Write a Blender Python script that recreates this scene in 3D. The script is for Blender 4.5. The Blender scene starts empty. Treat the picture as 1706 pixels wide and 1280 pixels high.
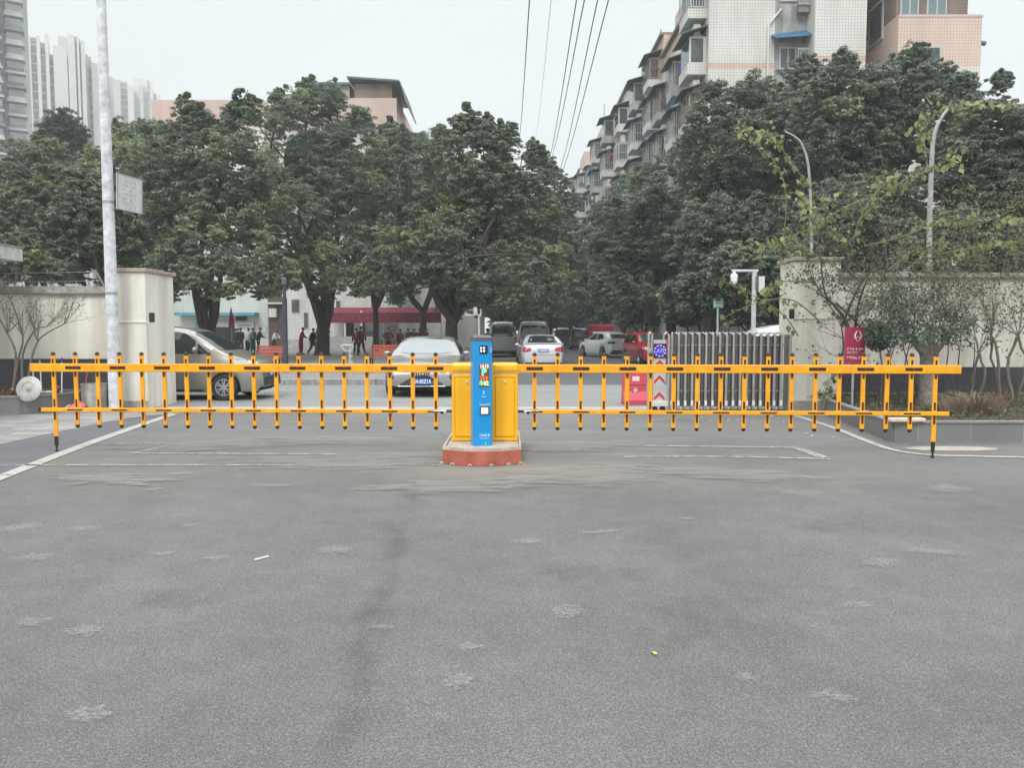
import bpy, bmesh, math, random
import numpy as np
from mathutils import Vector, Matrix, Quaternion
from mathutils.bvhtree import BVHTree
PI = math.pi; R = math.radians
rnd = random.Random(7)
scene = bpy.context.scene
COL = scene.collection

# ------------------------------------------------------------------ camera
CAM_H = 1.56; FPX = 1282.0; PITCH = math.atan(87 / FPX)
cam_d = bpy.data.cameras.new('camera'); cam = bpy.data.objects.new('camera', cam_d); COL.objects.link(cam)
cam_d.sensor_fit = 'HORIZONTAL'; cam_d.sensor_width = 36; cam_d.lens = 36 * FPX / 1706
cam_d.clip_start = 0.1; cam_d.clip_end = 3000
cam.location = (0, 0, CAM_H); cam.rotation_euler = (PI / 2 - PITCH, 0, 0)
scene.camera = cam
_fw = Vector((0, math.cos(PITCH), -math.sin(PITCH))); _up = Vector((0, math.sin(PITCH), math.cos(PITCH)))
def ray(px, py): return _fw * FPX + Vector((1, 0, 0)) * (px - 853) + _up * (640 - py)
def W(px, py, Y):
    d = ray(px, py); return Vector((0, 0, CAM_H)) + d * (Y / d.y)
def G(px, py, z=0.0):
    d = ray(px, py); return Vector((0, 0, CAM_H)) + d * ((z - CAM_H) / d.z)

# ------------------------------------------------------------------ materials
MATS = {}
def mat(name, col, rough=.6, metal=0., var=None, bump=None, emit=None, coat=0., spec=.5, streak=None, col2=None, trans=None):
    if name in MATS: return MATS[name]
    m = bpy.data.materials.new(name); m.use_nodes = True; MATS[name] = m
    nt = m.node_tree; N = nt.nodes; L = nt.links; b = N['Principled BSDF']
    b.inputs['Base Color'].default_value = (*col, 1); b.inputs['Roughness'].default_value = rough
    b.inputs['Metallic'].default_value = metal; b.inputs['Coat Weight'].default_value = coat
    b.inputs['Coat Roughness'].default_value = .05
    b.inputs['Specular IOR Level'].default_value = spec
    tc = N.new('ShaderNodeTexCoord')
    src = None
    if var:
        sc, am = var
        n = N.new('ShaderNodeTexNoise'); n.inputs['Scale'].default_value = sc; n.inputs['Detail'].default_value = 5
        n.inputs['Roughness'].default_value = .65
        L.new(tc.outputs['Object'], n.inputs['Vector'])
        rp = N.new('ShaderNodeValToRGB')
        c2 = col2 if col2 else tuple(c * (1 - am) for c in col); c1 = col if col2 else tuple(min(1, c * (1 + am)) for c in col)
        rp.color_ramp.elements[0].position = .3; rp.color_ramp.elements[1].position = .7
        rp.color_ramp.elements[0].color = (*c2, 1); rp.color_ramp.elements[1].color = (*c1, 1)
        L.new(n.outputs['Fac'], rp.inputs['Fac']); src = rp.outputs['Color']
    if streak:
        am, sx = streak
        mp = N.new('ShaderNodeMapping'); mp.inputs['Scale'].default_value = (sx, sx, sx * .12)
        L.new(tc.outputs['Object'], mp.inputs['Vector'])
        n = N.new('ShaderNodeTexNoise'); n.inputs['Scale'].default_value = 1; n.inputs['Detail'].default_value = 6
        L.new(mp.outputs['Vector'], n.inputs['Vector'])
        rp = N.new('ShaderNodeValToRGB'); rp.color_ramp.elements[0].position = .35; rp.color_ramp.elements[1].position = .62
        k = 1 - am
        rp.color_ramp.elements[0].color = (k, k * .98, k * .94, 1); rp.color_ramp.elements[1].color = (1, 1, 1, 1)
        L.new(n.outputs['Fac'], rp.inputs['Fac'])
        mx = N.new('ShaderNodeMix'); mx.data_type = 'RGBA'; mx.blend_type = 'MULTIPLY'; mx.inputs[0].default_value = 1
        if src: L.new(src, mx.inputs[6])
        else: mx.inputs[6].default_value = (*col, 1)
        L.new(rp.outputs['Color'], mx.inputs[7]); src = mx.outputs[2]
    if src: L.new(src, b.inputs['Base Color'])
    if bump:
        n = N.new('ShaderNodeTexNoise'); n.inputs['Scale'].default_value = bump[0]; n.inputs['Detail'].default_value = 4
        L.new(tc.outputs['Object'], n.inputs['Vector'])
        bp = N.new('ShaderNodeBump'); bp.inputs['Strength'].default_value = bump[1]; bp.inputs['Distance'].default_value = .02
        L.new(n.outputs['Fac'], bp.inputs['Height']); L.new(bp.outputs['Normal'], b.inputs['Normal'])
    if emit:
        b.inputs['Emission Color'].default_value = (*emit[:3], 1); b.inputs['Emission Strength'].default_value = emit[3]
    return m

def tile_mat(name, c1, c2, mortar, bw, bh, msize=.006, rough=.5, offset=0., var=.12, axis='XZ', bands=None, dirt=.15):
    """tiles / bricks in metres; bands = [(z0,z1,colour)] painted courses of another tile colour"""
    if name in MATS: return MATS[name]
    m = bpy.data.materials.new(name); m.use_nodes = True; MATS[name] = m
    nt = m.node_tree; N = nt.nodes; L = nt.links; b = N['Principled BSDF']; b.inputs['Roughness'].default_value = rough
    geo = N.new('ShaderNodeNewGeometry'); sp = N.new('ShaderNodeSeparateXYZ'); L.new(geo.outputs['Position'], sp.inputs[0])
    ad = N.new('ShaderNodeMath'); ad.operation = 'ADD'; L.new(sp.outputs['X'], ad.inputs[0]); L.new(sp.outputs['Y'], ad.inputs[1])
    cb = N.new('ShaderNodeCombineXYZ')
    if axis == 'XZ':
        L.new(ad.outputs[0], cb.inputs[0]); L.new(sp.outputs['Z'], cb.inputs[1])
    else:
        L.new(sp.outputs['X'], cb.inputs[0]); L.new(sp.outputs['Y'], cb.inputs[1])
    br = N.new('ShaderNodeTexBrick'); br.offset = offset; br.inputs['Scale'].default_value = 1
    br.inputs['Brick Width'].default_value = bw; br.inputs['Row Height'].default_value = bh
    br.inputs['Mortar Size'].default_value = msize; br.inputs['Mortar Smooth'].default_value = .3
    L.new(cb.outputs[0], br.inputs['Vector'])
    br.inputs['Color1'].default_value = (*c1, 1); br.inputs['Color2'].default_value = (*c2, 1); br.inputs['Mortar'].default_value = (*mortar, 1)
    src = br.outputs['Color']
    if bands:
        for (z0, z1, bc) in bands:
            g1 = N.new('ShaderNodeMath'); g1.operation = 'GREATER_THAN'; g1.inputs[1].default_value = z0; L.new(sp.outputs['Z'], g1.inputs[0])
            g2 = N.new('ShaderNodeMath'); g2.operation = 'LESS_THAN'; g2.inputs[1].default_value = z1; L.new(sp.outputs['Z'], g2.inputs[0])
            mu = N.new('ShaderNodeMath'); mu.operation = 'MULTIPLY'; L.new(g1.outputs[0], mu.inputs[0]); L.new(g2.outputs[0], mu.inputs[1])
            mx = N.new('ShaderNodeMix'); mx.data_type = 'RGBA'; mx.blend_type = 'MULTIPLY'; L.new(mu.outputs[0], mx.inputs[0])
            L.new(src, mx.inputs[6]); mx.inputs[7].default_value = (*bc, 1); src = mx.outputs[2]
    n = N.new('ShaderNodeTexNoise'); n.inputs['Scale'].default_value = .9; n.inputs['Detail'].default_value = 6
    mp = N.new('ShaderNodeMapping'); mp.inputs['Scale'].default_value = (1, 1, .25); L.new(geo.outputs['Position'], mp.inputs['Vector']); L.new(mp.outputs[0], n.inputs['Vector'])
    rp = N.new('ShaderNodeValToRGB'); rp.color_ramp.elements[0].position = .3; rp.color_ramp.elements[1].position = .65
    k = 1 - dirt; rp.color_ramp.elements[0].color = (k, k, k * .97, 1); rp.color_ramp.elements[1].color = (1, 1, 1, 1)
    L.new(n.outputs['Fac'], rp.inputs['Fac'])
    mx = N.new('ShaderNodeMix'); mx.data_type = 'RGBA'; mx.blend_type = 'MULTIPLY'; mx.inputs[0].default_value = 1
    L.new(src, mx.inputs[6]); L.new(rp.outputs['Color'], mx.inputs[7]); L.new(mx.outputs[2], b.inputs['Base Color'])
    return m

def leaf_mat(name, dark, light, young, rough=.45, sheen=.5):
    if name in MATS: return MATS[name]
    m = bpy.data.materials.new(name); m.use_nodes = True; MATS[name] = m
    nt = m.node_tree; N = nt.nodes; L = nt.links; b = N['Principled BSDF']; b.inputs['Roughness'].default_value = rough
    b.inputs['Specular IOR Level'].default_value = sheen
    a = N.new('ShaderNodeAttribute'); a.attribute_name = 'tint'
    rp = N.new('ShaderNodeValToRGB'); e = rp.color_ramp.elements
    e[0].position = 0; e[0].color = (*dark, 1); e[1].position = .6; e[1].color = (*light, 1)
    q = e.new(1.0); q.color = (*young, 1)
    L.new(a.outputs['Fac'], rp.inputs['Fac']); L.new(rp.outputs['Color'], b.inputs['Base Color'])
    tr = N.new('ShaderNodeBsdfTranslucent'); L.new(rp.outputs['Color'], tr.inputs['Color'])
    mx = N.new('ShaderNodeMixShader'); mx.inputs[0].default_value = .36
    L.new(b.outputs[0], mx.inputs[1]); L.new(tr.outputs[0], mx.inputs[2])
    L.new(mx.outputs[0], N['Material Output'].inputs['Surface'])
    return m

# ------------------------------------------------------------------ mesh builder
class MB:
    def __init__(s): s.v = []; s.f = []; s.m = []; s.mi = 0
    def add(s, vs, fs):
        o = len(s.v); s.v += [tuple(v) for v in vs]
        for f in fs: s.f.append([i + o for i in f]); s.m.append(s.mi)
        return s
    def box(s, c, d, rz=0, M=None):
        x, y, z = d[0] / 2, d[1] / 2, d[2] / 2
        vs = [Vector((a * x, b * y, e * z)) for e in (-1, 1) for b in (-1, 1) for a in (-1, 1)]
        T = Matrix.Translation(c) @ Matrix.Rotation(rz, 4, 'Z')
        if M is not None: T = M @ T
        return s.add([T @ v for v in vs], [(0, 2, 3, 1), (4, 5, 7, 6), (0, 1, 5, 4), (2, 6, 7, 3), (0, 4, 6, 2), (1, 3, 7, 5)])
    def box2(s, a, b):
        return s.box([(a[i] + b[i]) / 2 for i in range(3)], [abs(b[i] - a[i]) for i in range(3)])
    def tube(s, pts, rad, seg=8, cap=True):
        pts = [Vector(p) for p in pts]; n = len(pts)
        if not hasattr(rad, '__len__'): rad = [rad] * n
        vs = []; ref = None
        for i, p in enumerate(pts):
            t = (pts[min(i + 1, n - 1)] - pts[max(i - 1, 0)]).normalized()
            if ref is None:
                ref = t.orthogonal().normalized()
            else:
                ref = (ref - t * ref.dot(t))
                ref = ref.normalized() if ref.length > 1e-6 else t.orthogonal().normalized()
            bi = t.cross(ref)
            for k in range(seg):
                a = 2 * PI * k / seg; vs.append(p + (ref * math.cos(a) + bi * math.sin(a)) * rad[i])
        fs = []
        for i in range(n - 1):
            for k in range(seg):
                a = i * seg + k; b = i * seg + (k + 1) % seg
                fs.append((a, b, b + seg, a + seg))
        if cap:
            fs.append(tuple(range(seg))[::-1]); fs.append(tuple(range((n - 1) * seg, n * seg)))
        return s.add(vs, fs)
    def lathe(s, prof, seg=24, T=None, cap=True):
        vs = []; n = len(prof)
        for r, z in prof:
            for k in range(seg):
                a = 2 * PI * k / seg; v = Vector((r * math.cos(a), r * math.sin(a), z)); vs.append(T @ v if T is not None else v)
        fs = []
        for i in range(n - 1):
            for k in range(seg):
                a = i * seg + k; b = i * seg + (k + 1) % seg; fs.append((a, b, b + seg, a + seg))
        if cap: fs.append(tuple(range(seg))[::-1]); fs.append(tuple(range((n - 1) * seg, n * seg)))
        return s.add(vs, fs)
    def prism(s, poly, z0, z1, T=None):
        n = len(poly); vs = [Vector((x, y, z0)) for x, y in poly] + [Vector((x, y, z1)) for x, y in poly]
        if T is not None: vs = [T @ v for v in vs]
        fs = [tuple(range(n))[::-1], tuple(range(n, 2 * n))] + [(i, (i + 1) % n, n + (i + 1) % n, n + i) for i in range(n)]
        return s.add(vs, fs)
    def ball(s, c, r, seg=10, rings=7):
        prof = [(max(1e-4, math.sin(PI * i / rings)), -math.cos(PI * i / rings)) for i in range(rings + 1)]
        rr = r if hasattr(r, '__len__') else (r, r, r)
        return s.lathe(prof, seg, Matrix.Translation(c) @ Matrix.Diagonal((*rr, 1)), cap=False)
    def poly(s, pts): return s.add(pts, [tuple(range(len(pts)))])
    def build(s, name, mats, parent=None, smooth=False, bevel=None, loc=None, angle=35):
        me = bpy.data.meshes.new(name); me.from_pydata(s.v, [], s.f)
        if not isinstance(mats, (list, tuple)): mats = [mats]
        for m in mats: me.materials.append(m)
        if len(mats) > 1: me.polygons.foreach_set('material_index', s.m)
        bm = bmesh.new(); bm.from_mesh(me); bmesh.ops.recalc_face_normals(bm, faces=bm.faces); bm.to_mesh(me); bm.free()
        if smooth:
            me.shade_smooth(); me.set_sharp_from_angle(angle=R(angle))
        o = bpy.data.objects.new(name, me); COL.objects.link(o)
        if parent: o.parent = parent
        if loc: o.location = loc
        if bevel:
            b = o.modifiers.new('bevel', 'BEVEL'); b.width = bevel; b.segments = 2; b.limit_method = 'ANGLE'; b.angle_limit = R(40)
        return o

def tag(o, label=None, cat=None, group=None, kind=None):
    if label: o['label'] = label
    if cat: o['category'] = cat
    if group: o['group'] = group
    if kind: o['kind'] = kind
    return o
def thing(name, label, cat, loc=(0, 0, 0), rz=0, group=None):
    o = bpy.data.objects.new(name, None); COL.objects.link(o); o.location = loc; o.rotation_euler = (0, 0, rz)
    o.empty_display_size = .3
    return tag(o, label, cat, group)
def kids(o): return [c for c in bpy.data.objects if c.parent == o]
def copy_tree(o, parent=None):
    c = o.copy(); COL.objects.link(c)
    if parent: c.parent = parent
    for k in kids(o): copy_tree(k, c)
    return c
def text_mesh(body, name, size, m, parent=None, M=None, align='CENTER', thick=.002, bold=0):
    cu = bpy.data.curves.new('txt', 'FONT'); cu.body = body; cu.size = size; cu.align_x = align; cu.align_y = 'CENTER'
    cu.extrude = thick; cu.offset = bold; cu.resolution_u = 2
    t = bpy.data.objects.new('txt', cu); COL.objects.link(t)
    dg = bpy.context.evaluated_depsgraph_get(); me = bpy.data.meshes.new_from_object(t.evaluated_get(dg))
    bpy.data.objects.remove(t); bpy.data.curves.remove(cu)
    if M is not None: me.transform(M)
    me.materials.clear(); me.materials.append(m); me.name = name
    o = bpy.data.objects.new(name, me); COL.objects.link(o)
    if parent: o.parent = parent
    return o
FACE = Matrix.Rotation(PI / 2, 4, 'X')      # text lying in XZ facing -Y
def glyphs(mb, x, z, s, y, rg, th=.002, n=6):
    """an unreadable small character: a few strokes in a square s, facing -Y"""
    for _ in range(n):
        if rg.random() < .55:
            w = s * rg.uniform(.5, .95); zz = z + s * rg.uniform(-.45, .45); xx = x + rg.uniform(-.2, .2) * (s - w)
            mb.box((xx, y, zz), (w, th, s * .09))
        else:
            h = s * rg.uniform(.4, .95); xx = x + s * rg.uniform(-.42, .42); mb.box((xx, y - .0004, z + rg.uniform(-.2, .2) * (s - h)), (s * .09, th, h))
def smooth_path(pts, n=4):
    pts = [Vector(p) for p in pts]; out = []
    for i in range(len(pts) - 1):
        p0 = pts[max(i - 1, 0)]; p1 = pts[i]; p2 = pts[i + 1]; p3 = pts[min(i + 2, len(pts) - 1)]
        for k in range(n):
            t = k / n
            out.append(.5 * ((2 * p1) + (p2 - p0) * t + (2 * p0 - 5 * p1 + 4 * p2 - p3) * t * t + (3 * p1 - p0 - 3 * p2 + p3) * t ** 3))
    out.append(pts[-1]); return out

# common materials
M_YEL = mat('yellow_paint', (.95, .40, .005), .38, var=(5, .12), streak=(.12, 9), coat=.15)
M_YELBOX = mat('yellow_cabinet_paint', (1.0, .47, .003), .4, var=(2.5, .08), coat=.15, streak=(.10, 7))
M_BLK = mat('black_rubber', (.018, .017, .018), .6, var=(20, .2))
M_MAROON = mat('dark_reflective_film', (.05, .012, .014), .35)
M_BLUE = mat('blue_powder_coat', (.001, .27, .63), .35, var=(4, .08), coat=.2)
M_GRYCAP = mat('grey_plastic_cap', (.10, .10, .115), .4, var=(6, .1))
M_STEEL = mat('brushed_steel', (.50, .50, .50), .32, .85, var=(8, .12))
M_WHITE = mat('white_plastic', (.75, .75, .74), .4, var=(5, .05))
M_CHROME = mat('chrome', (.8, .8, .8), .12, 1.)
M_DARK = mat('dark_void', (.012, .012, .014), .7)
M_GLASS = mat('tinted_window_glass', (.018, .022, .026), .06, spec=.9, var=(1.5, .4))
M_RUB = mat('tyre_rubber', (.022, .022, .022), .75, var=(30, .2))
M_RIM = mat('alloy_rim', (.48, .48, .47), .3, .8)
M_RED = mat('red_lamp_glass', (.32, .012, .02), .15, coat=.5)
M_LAMP = mat('clear_lamp_glass', (.55, .57, .58), .08, .3, coat=.6)
M_PLATE = mat('blue_plate', (.02, .10, .42), .4)
M_PLTXT = mat('plate_white', (.8, .82, .85), .4)
M_CREAM = mat('cream_render', (.80, .765, .69), .85, var=(1.3, .05), streak=(.27, 2.6), bump=(40, .15))
M_COPE = mat('weathered_cement', (.30, .285, .27), .9, var=(5, .3), bump=(30, .5), streak=(.3, 6))
M_BARK = mat('dark_bark', (.045, .038, .032), .9, var=(8, .4), bump=(14, .9))
M_TWIG = mat('pale_twig_bark', (.17, .14, .12), .85, var=(14, .3))
# ------------------------------------------------------------------ world, sun
wd = bpy.data.worlds.new('World'); scene.world = wd; wd.use_nodes = True
nt = wd.node_tree; N = nt.nodes; L = nt.links; bg = N['Background']; bg.inputs['Strength'].default_value = .1
SUN_EL = R(48); SUN_AZ = R(195)   # azimuth from +Y, clockwise: behind the camera, a little left
sky = N.new('ShaderNodeTexSky'); sky.sky_type = 'NISHITA'; sky.sun_disc = False; sky.sun_elevation = SUN_EL; sky.sun_rotation = SUN_AZ
tc = N.new('ShaderNodeTexCoord'); sp = N.new('ShaderNodeSeparateXYZ'); L.new(tc.outputs['Generated'], sp.inputs[0])
rp = N.new('ShaderNodeValToRGB'); e = rp.color_ramp.elements
e[0].position = 0; e[0].color = (.83, .865, .865, 1); e[1].position = .42; e[1].color = (.72, .79, .795, 1)
q = e.new(1.0); q.color = (2.6, 2.65, 2.65, 1); q = e.new(.15); q.color = (.80, .85, .85, 1)
L.new(sp.outputs['Z'], rp.inputs['Fac'])
mpn = N.new('ShaderNodeMapping'); mpn.inputs['Scale'].default_value = (1.2, 1.2, 3); L.new(tc.outputs['Generated'], mpn.inputs['Vector'])
ns = N.new('ShaderNodeTexNoise'); ns.inputs['Scale'].default_value = 1.6; ns.inputs['Detail'].default_value = 4; L.new(mpn.outputs[0], ns.inputs['Vector'])
r2 = N.new('ShaderNodeValToRGB'); r2.color_ramp.elements[0].position = .3; r2.color_ramp.elements[0].color = (9.4, 9.5, 9.55, 1)
r2.color_ramp.elements[1].position = .7; r2.color_ramp.elements[1].color = (10.6, 10.55, 10.5, 1)
L.new(ns.outputs['Fac'], r2.inputs['Fac'])
mu = N.new('ShaderNodeMix'); mu.data_type = 'RGBA'; mu.blend_type = 'MULTIPLY'; mu.inputs[0].default_value = 1
L.new(rp.outputs['Color'], mu.inputs[6]); L.new(r2.outputs['Color'], mu.inputs[7])
mx = N.new('ShaderNodeMix'); mx.data_type = 'RGBA'; mx.inputs[0].default_value = .94
L.new(sky.outputs['Color'], mx.inputs[6]); L.new(mu.outputs[2], mx.inputs[7]); L.new(mx.outputs[2], bg.inputs['Color'])
sd = bpy.data.lights.new('sun', 'SUN'); sd.energy = 1.5; sd.angle = R(22); sd.color = (1, .97, .93)
so = bpy.data.objects.new('sun', sd); COL.objects.link(so)
sdir = Vector((math.sin(SUN_AZ) * math.cos(SUN_EL), math.cos(SUN_AZ) * math.cos(SUN_EL), math.sin(SUN_EL)))
so.rotation_euler = sdir.to_track_quat('Z', 'Y').to_euler()
scene.view_settings.view_transform = 'Standard'; scene.view_settings.look = 'None'
scene.view_settings.exposure = 0.38; scene.view_settings.gamma = 1
scene.cycles.max_bounces = 6; scene.cycles.diffuse_bounces = 3; scene.cycles.glossy_bounces = 3; scene.cycles.transmission_bounces = 3; scene.cycles.transparent_max_bounces = 10

# ------------------------------------------------------------------ ground
def asphalt(name, lo, hi, dust=None, track=False, dustamt=.6):
    m = bpy.data.materials.new(name); m.use_nodes = True; nt = m.node_tree; N = nt.nodes; L = nt.links; b = N['Principled BSDF']
    b.inputs['Roughness'].default_value = .85; b.inputs['Specular IOR Level'].default_value = .3
    geo = N.new('ShaderNodeNewGeometry')
    def noise(sc, det=3, rough=.6, vec=None):
        n = N.new('ShaderNodeTexNoise'); n.inputs['Scale'].default_value = sc; n.inputs['Detail'].default_value = det; n.inputs['Roughness'].default_value = rough
        L.new(vec or geo.outputs['Position'], n.inputs['Vector']); return n
    def math_(op, a, b_=None, clamp=False):
        n = N.new('ShaderNodeMath'); n.operation = op; n.use_clamp = clamp
        for i, x in enumerate((a, b_)):
            if x is None: continue
            if isinstance(x, (int, float)): n.inputs[i].default_value = x
            else: L.new(x, n.inputs[i])
        return n.outputs[0]
    def ramp(src, p0, p1, c0, c1):
        r = N.new('ShaderNodeValToRGB'); r.color_ramp.elements[0].position = p0; r.color_ramp.elements[1].position = p1
        r.color_ramp.elements[0].color = (*c0, 1); r.color_ramp.elements[1].color = (*c1, 1); L.new(src, r.inputs['Fac']); return r.outputs['Color']
    fine = noise(170, 4, .85)
    vo = N.new('ShaderNodeTexVoronoi'); vo.inputs['Scale'].default_value = 130; L.new(geo.outputs['Position'], vo.inputs['Vector'])
    gr2 = noise(85, 3, .7); f2 = math_('ADD', math_('ADD', math_('MULTIPLY', fine.outputs['Fac'], .40), math_('MULTIPLY', gr2.outputs['Fac'], .42)), math_('MULTIPLY', vo.outputs['Distance'], .30))
    base = ramp(f2, .42, .78, lo, hi)
    big = noise(.55, 4, .6)
    k = ramp(big.outputs['Fac'], .3, .7, (.86, .86, .86), (1.12, 1.12, 1.11))
    mx = N.new('ShaderNodeMix'); mx.data_type = 'RGBA'; mx.blend_type = 'MULTIPLY'; mx.inputs[0].default_value = 1; L.new(base, mx.inputs[6]); L.new(k, mx.inputs[7])
    src = mx.outputs[2]
    sp = N.new('ShaderNodeSeparateXYZ'); L.new(geo.outputs['Position'], sp.inputs[0])
    mid = noise(3.5, 5, .65); k2 = ramp(mid.outputs['Fac'], .35, .65, (.93, .93, .93), (1.07, 1.07, 1.07))
    mx = N.new('ShaderNodeMix'); mx.data_type = 'RGBA'; mx.blend_type = 'MULTIPLY'; mx.inputs[0].default_value = 1; L.new(src, mx.inputs[6]); L.new(k2, mx.inputs[7]); src = mx.outputs[2]
    if dust:
        # pale trampled dust: streaky along X, starts about the traffic island and goes on to the gate
        mp = N.new('ShaderNodeMapping'); mp.inputs['Scale'].default_value = (.55, 3.2, 1); L.new(geo.outputs['Position'], mp.inputs['Vector'])
        sn = noise(1.0, 7, .7, mp.outputs[0])
        yy = math_('ADD', sp.outputs['Y'], math_('MULTIPLY', big.outputs['Fac'], 2.2))
        r = N.new('ShaderNodeMapRange'); r.inputs['From Min'].default_value = 8.6; r.inputs['From Max'].default_value = 10.3; L.new(yy, r.inputs['Value'])
        am = math_('MULTIPLY', r.outputs[0], ramp_fac(N, L, sn.outputs['Fac'], .33, .66), True)
        dx = math_('ABSOLUTE', math_('ADD', sp.outputs['X'], .3)); nx = N.new('ShaderNodeMapRange'); nx.inputs['From Min'].default_value = 5.5; nx.inputs['From Max'].default_value = 1.0; nx.inputs['To Min'].default_value = .45
        L.new(dx, nx.inputs['Value'])
        am = math_('MULTIPLY', math_('MULTIPLY', am, nx.outputs[0]), dustamt, True)
        mx = N.new('ShaderNodeMix'); mx.data_type = 'RGBA'; L.new(am, mx.inputs[0]); L.new(src, mx.inputs[6]); mx.inputs[7].default_value = (*dust, 1); src = mx.outputs[2]
        # warm mud spill by the island
        ex = math_('MULTIPLY', math_('ADD', sp.outputs['X'], -.2), .45); ey = math_('MULTIPLY', math_('ADD', sp.outputs['Y'], -8.6), 1.3)
        dd = math_('SQRT', math_('ADD', math_('MULTIPLY', ex, ex), math_('MULTIPLY', ey, ey)))
        dd = math_('ADD', dd, math_('MULTIPLY', mid.outputs['Fac'], .7))
        r = N.new('ShaderNodeMapRange'); r.inputs['From Min'].default_value = 1.35; r.inputs['From Max'].default_value = .5; r.inputs['To Max'].default_value = .6; L.new(dd, r.inputs['Value'])
        mx = N.new('ShaderNodeMix'); mx.data_type = 'RGBA'; L.new(r.outputs[0], mx.inputs[0]); L.new(src, mx.inputs[6]); mx.inputs[7].default_value = (.24, .21, .165, 1); src = mx.outputs[2]
    if track:
        for (x0, x1, wdt, am_) in ((-.98, -.66, .13, .09), (1.0, 1.5, .3, .06), (-3.4, -2.2, .35, .07)):
            ln = math_('SUBTRACT', sp.outputs['X'], math_('ADD', x1, math_('MULTIPLY', math_('SUBTRACT', sp.outputs['Y'], 2.9), (x0 - x1) / 4.3)))
            dn = math_('ADD', math_('ABSOLUTE', ln), math_('MULTIPLY', math_('SUBTRACT', mid.outputs['Fac'], .5), .35))
            r = N.new('ShaderNodeMapRange'); r.interpolation_type = 'SMOOTHSTEP'; r.inputs['From Min'].default_value = wdt; r.inputs['From Max'].default_value = 0; r.inputs['To Max'].default_value = am_; L.new(dn, r.inputs['Value'])
            r2 = N.new('ShaderNodeMapRange'); r2.inputs['From Min'].default_value = 9; r2.inputs['From Max'].default_value = 7; L.new(sp.outputs['Y'], r2.inputs['Value'])
            a = math_('MULTIPLY', r.outputs[0], r2.outputs[0])
            mx = N.new('ShaderNodeMix'); mx.data_type = 'RGBA'; L.new(a, mx.inputs[0]); L.new(src, mx.inputs[6]); mx.inputs[7].default_value = (.03, .03, .032, 1); src = mx.outputs[2]
    L.new(src, b.inputs['Base Color'])
    bp = N.new('ShaderNodeBump'); bp.inputs['Strength'].default_value = .35; bp.inputs['Distance'].default_value = .006; L.new(f2, bp.inputs['Height']); L.new(bp.outputs[0], b.inputs['Normal'])
    return m
def ramp_fac(N, L, src, a, b):
    r = N.new('ShaderNodeMapRange'); r.inputs['From Min'].default_value = a; r.inputs['From Max'].default_value = b; L.new(src, r.inputs['Value']); return r.outputs[0]

M_ASPH = asphalt('asphalt', (.068, .067, .066), (.228, .225, .218), dust=(.22, .218, .21), track=True)
M_ROAD2 = asphalt('lane_concrete', (.16, .165, .165), (.27, .275, .27), dust=(.28, .285, .28), dustamt=.8)
M_LANE = asphalt('dark_lane', (.07, .072, .078), (.15, .152, .16))
M_GRND = mat('bare_ground', (.10, .095, .085), .95, var=(.4, .25), bump=(5, .4))
gr = MB().poly([(-900, -200, -.012), (900, -200, -.012), (900, 1600, -.012), (-900, 1600, -.012)]).build('ground', M_GRND); tag(gr, kind='structure')
o = MB().poly([(-30, -12, 0), (30, -12, 0), (30, 15.3, 0), (-30, 15.3, 0)]).build('road', M_ASPH); tag(o, kind='structure')
o = MB().poly([(-45, 15.3, 0), (45, 15.3, 0), (45, 22.6, 0), (-45, 22.6, 0)]).build('cross_road', M_ROAD2); tag(o, kind='structure')
o = MB().poly([(-1.5, 22.6, 0), (16, 22.6, 0), (16, 140, 0), (-1.5, 140, 0)]).build('lane', M_LANE); tag(o, kind='structure')
# raised plaza behind the cross road
M_PLZ = mat('plaza_paving', (.20, .195, .19), .85, var=(.8, .25), bump=(20, .2))
o = MB().box2((-60, 22.86, -.01), (-1.5, 78, .165)).build('plaza', M_PLZ); tag(o, kind='structure')
kb = MB(); x = -40.
while x < -1.5:
    kb.box2((x + .006, 22.6, -.01), (min(x + .9, -1.5) - .006, 22.855, .17)); x += .9
y = 22.86
o = kb.build('kerb', mat('kerb_stone', (.30, .29, .28), .85, var=(2.5, .3), bump=(25, .3)), bevel=.015); tag(o, kind='structure')

# paved corner on the left
M_FLAG = tile_mat('crazy_paving', (.36, .355, .345), (.24, .24, .24), (.13, .13, .13), .62, .20, .012, .8, offset=.37, axis='XY', dirt=.35)
pts = [G(-260, 800), G(0, 741), G(120, 716), G(215, 697), G(292, 689)]
pl = [(p.x, p.y, .006) for p in pts] + [(-7.4, 16.1, .006), (-22, 16.1, .006), (-22, pts[0].y, .006)]
o = MB().poly(pl).build('pavement', M_FLAG); tag(o, kind='structure')
# darker patch of tar between pavement and white line
pd = [G(-260, 802), G(0, 743), G(120, 718), G(215, 699), G(280, 691), G(262, 700), G(160, 738), G(0, 793), G(-260, 882)]
o = MB().poly([(p.x, p.y, .004) for p in pd]).build('tar_strip', asphalt('tar', (.07, .07, .078), (.19, .19, .20))); tag(o, kind='structure')

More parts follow.
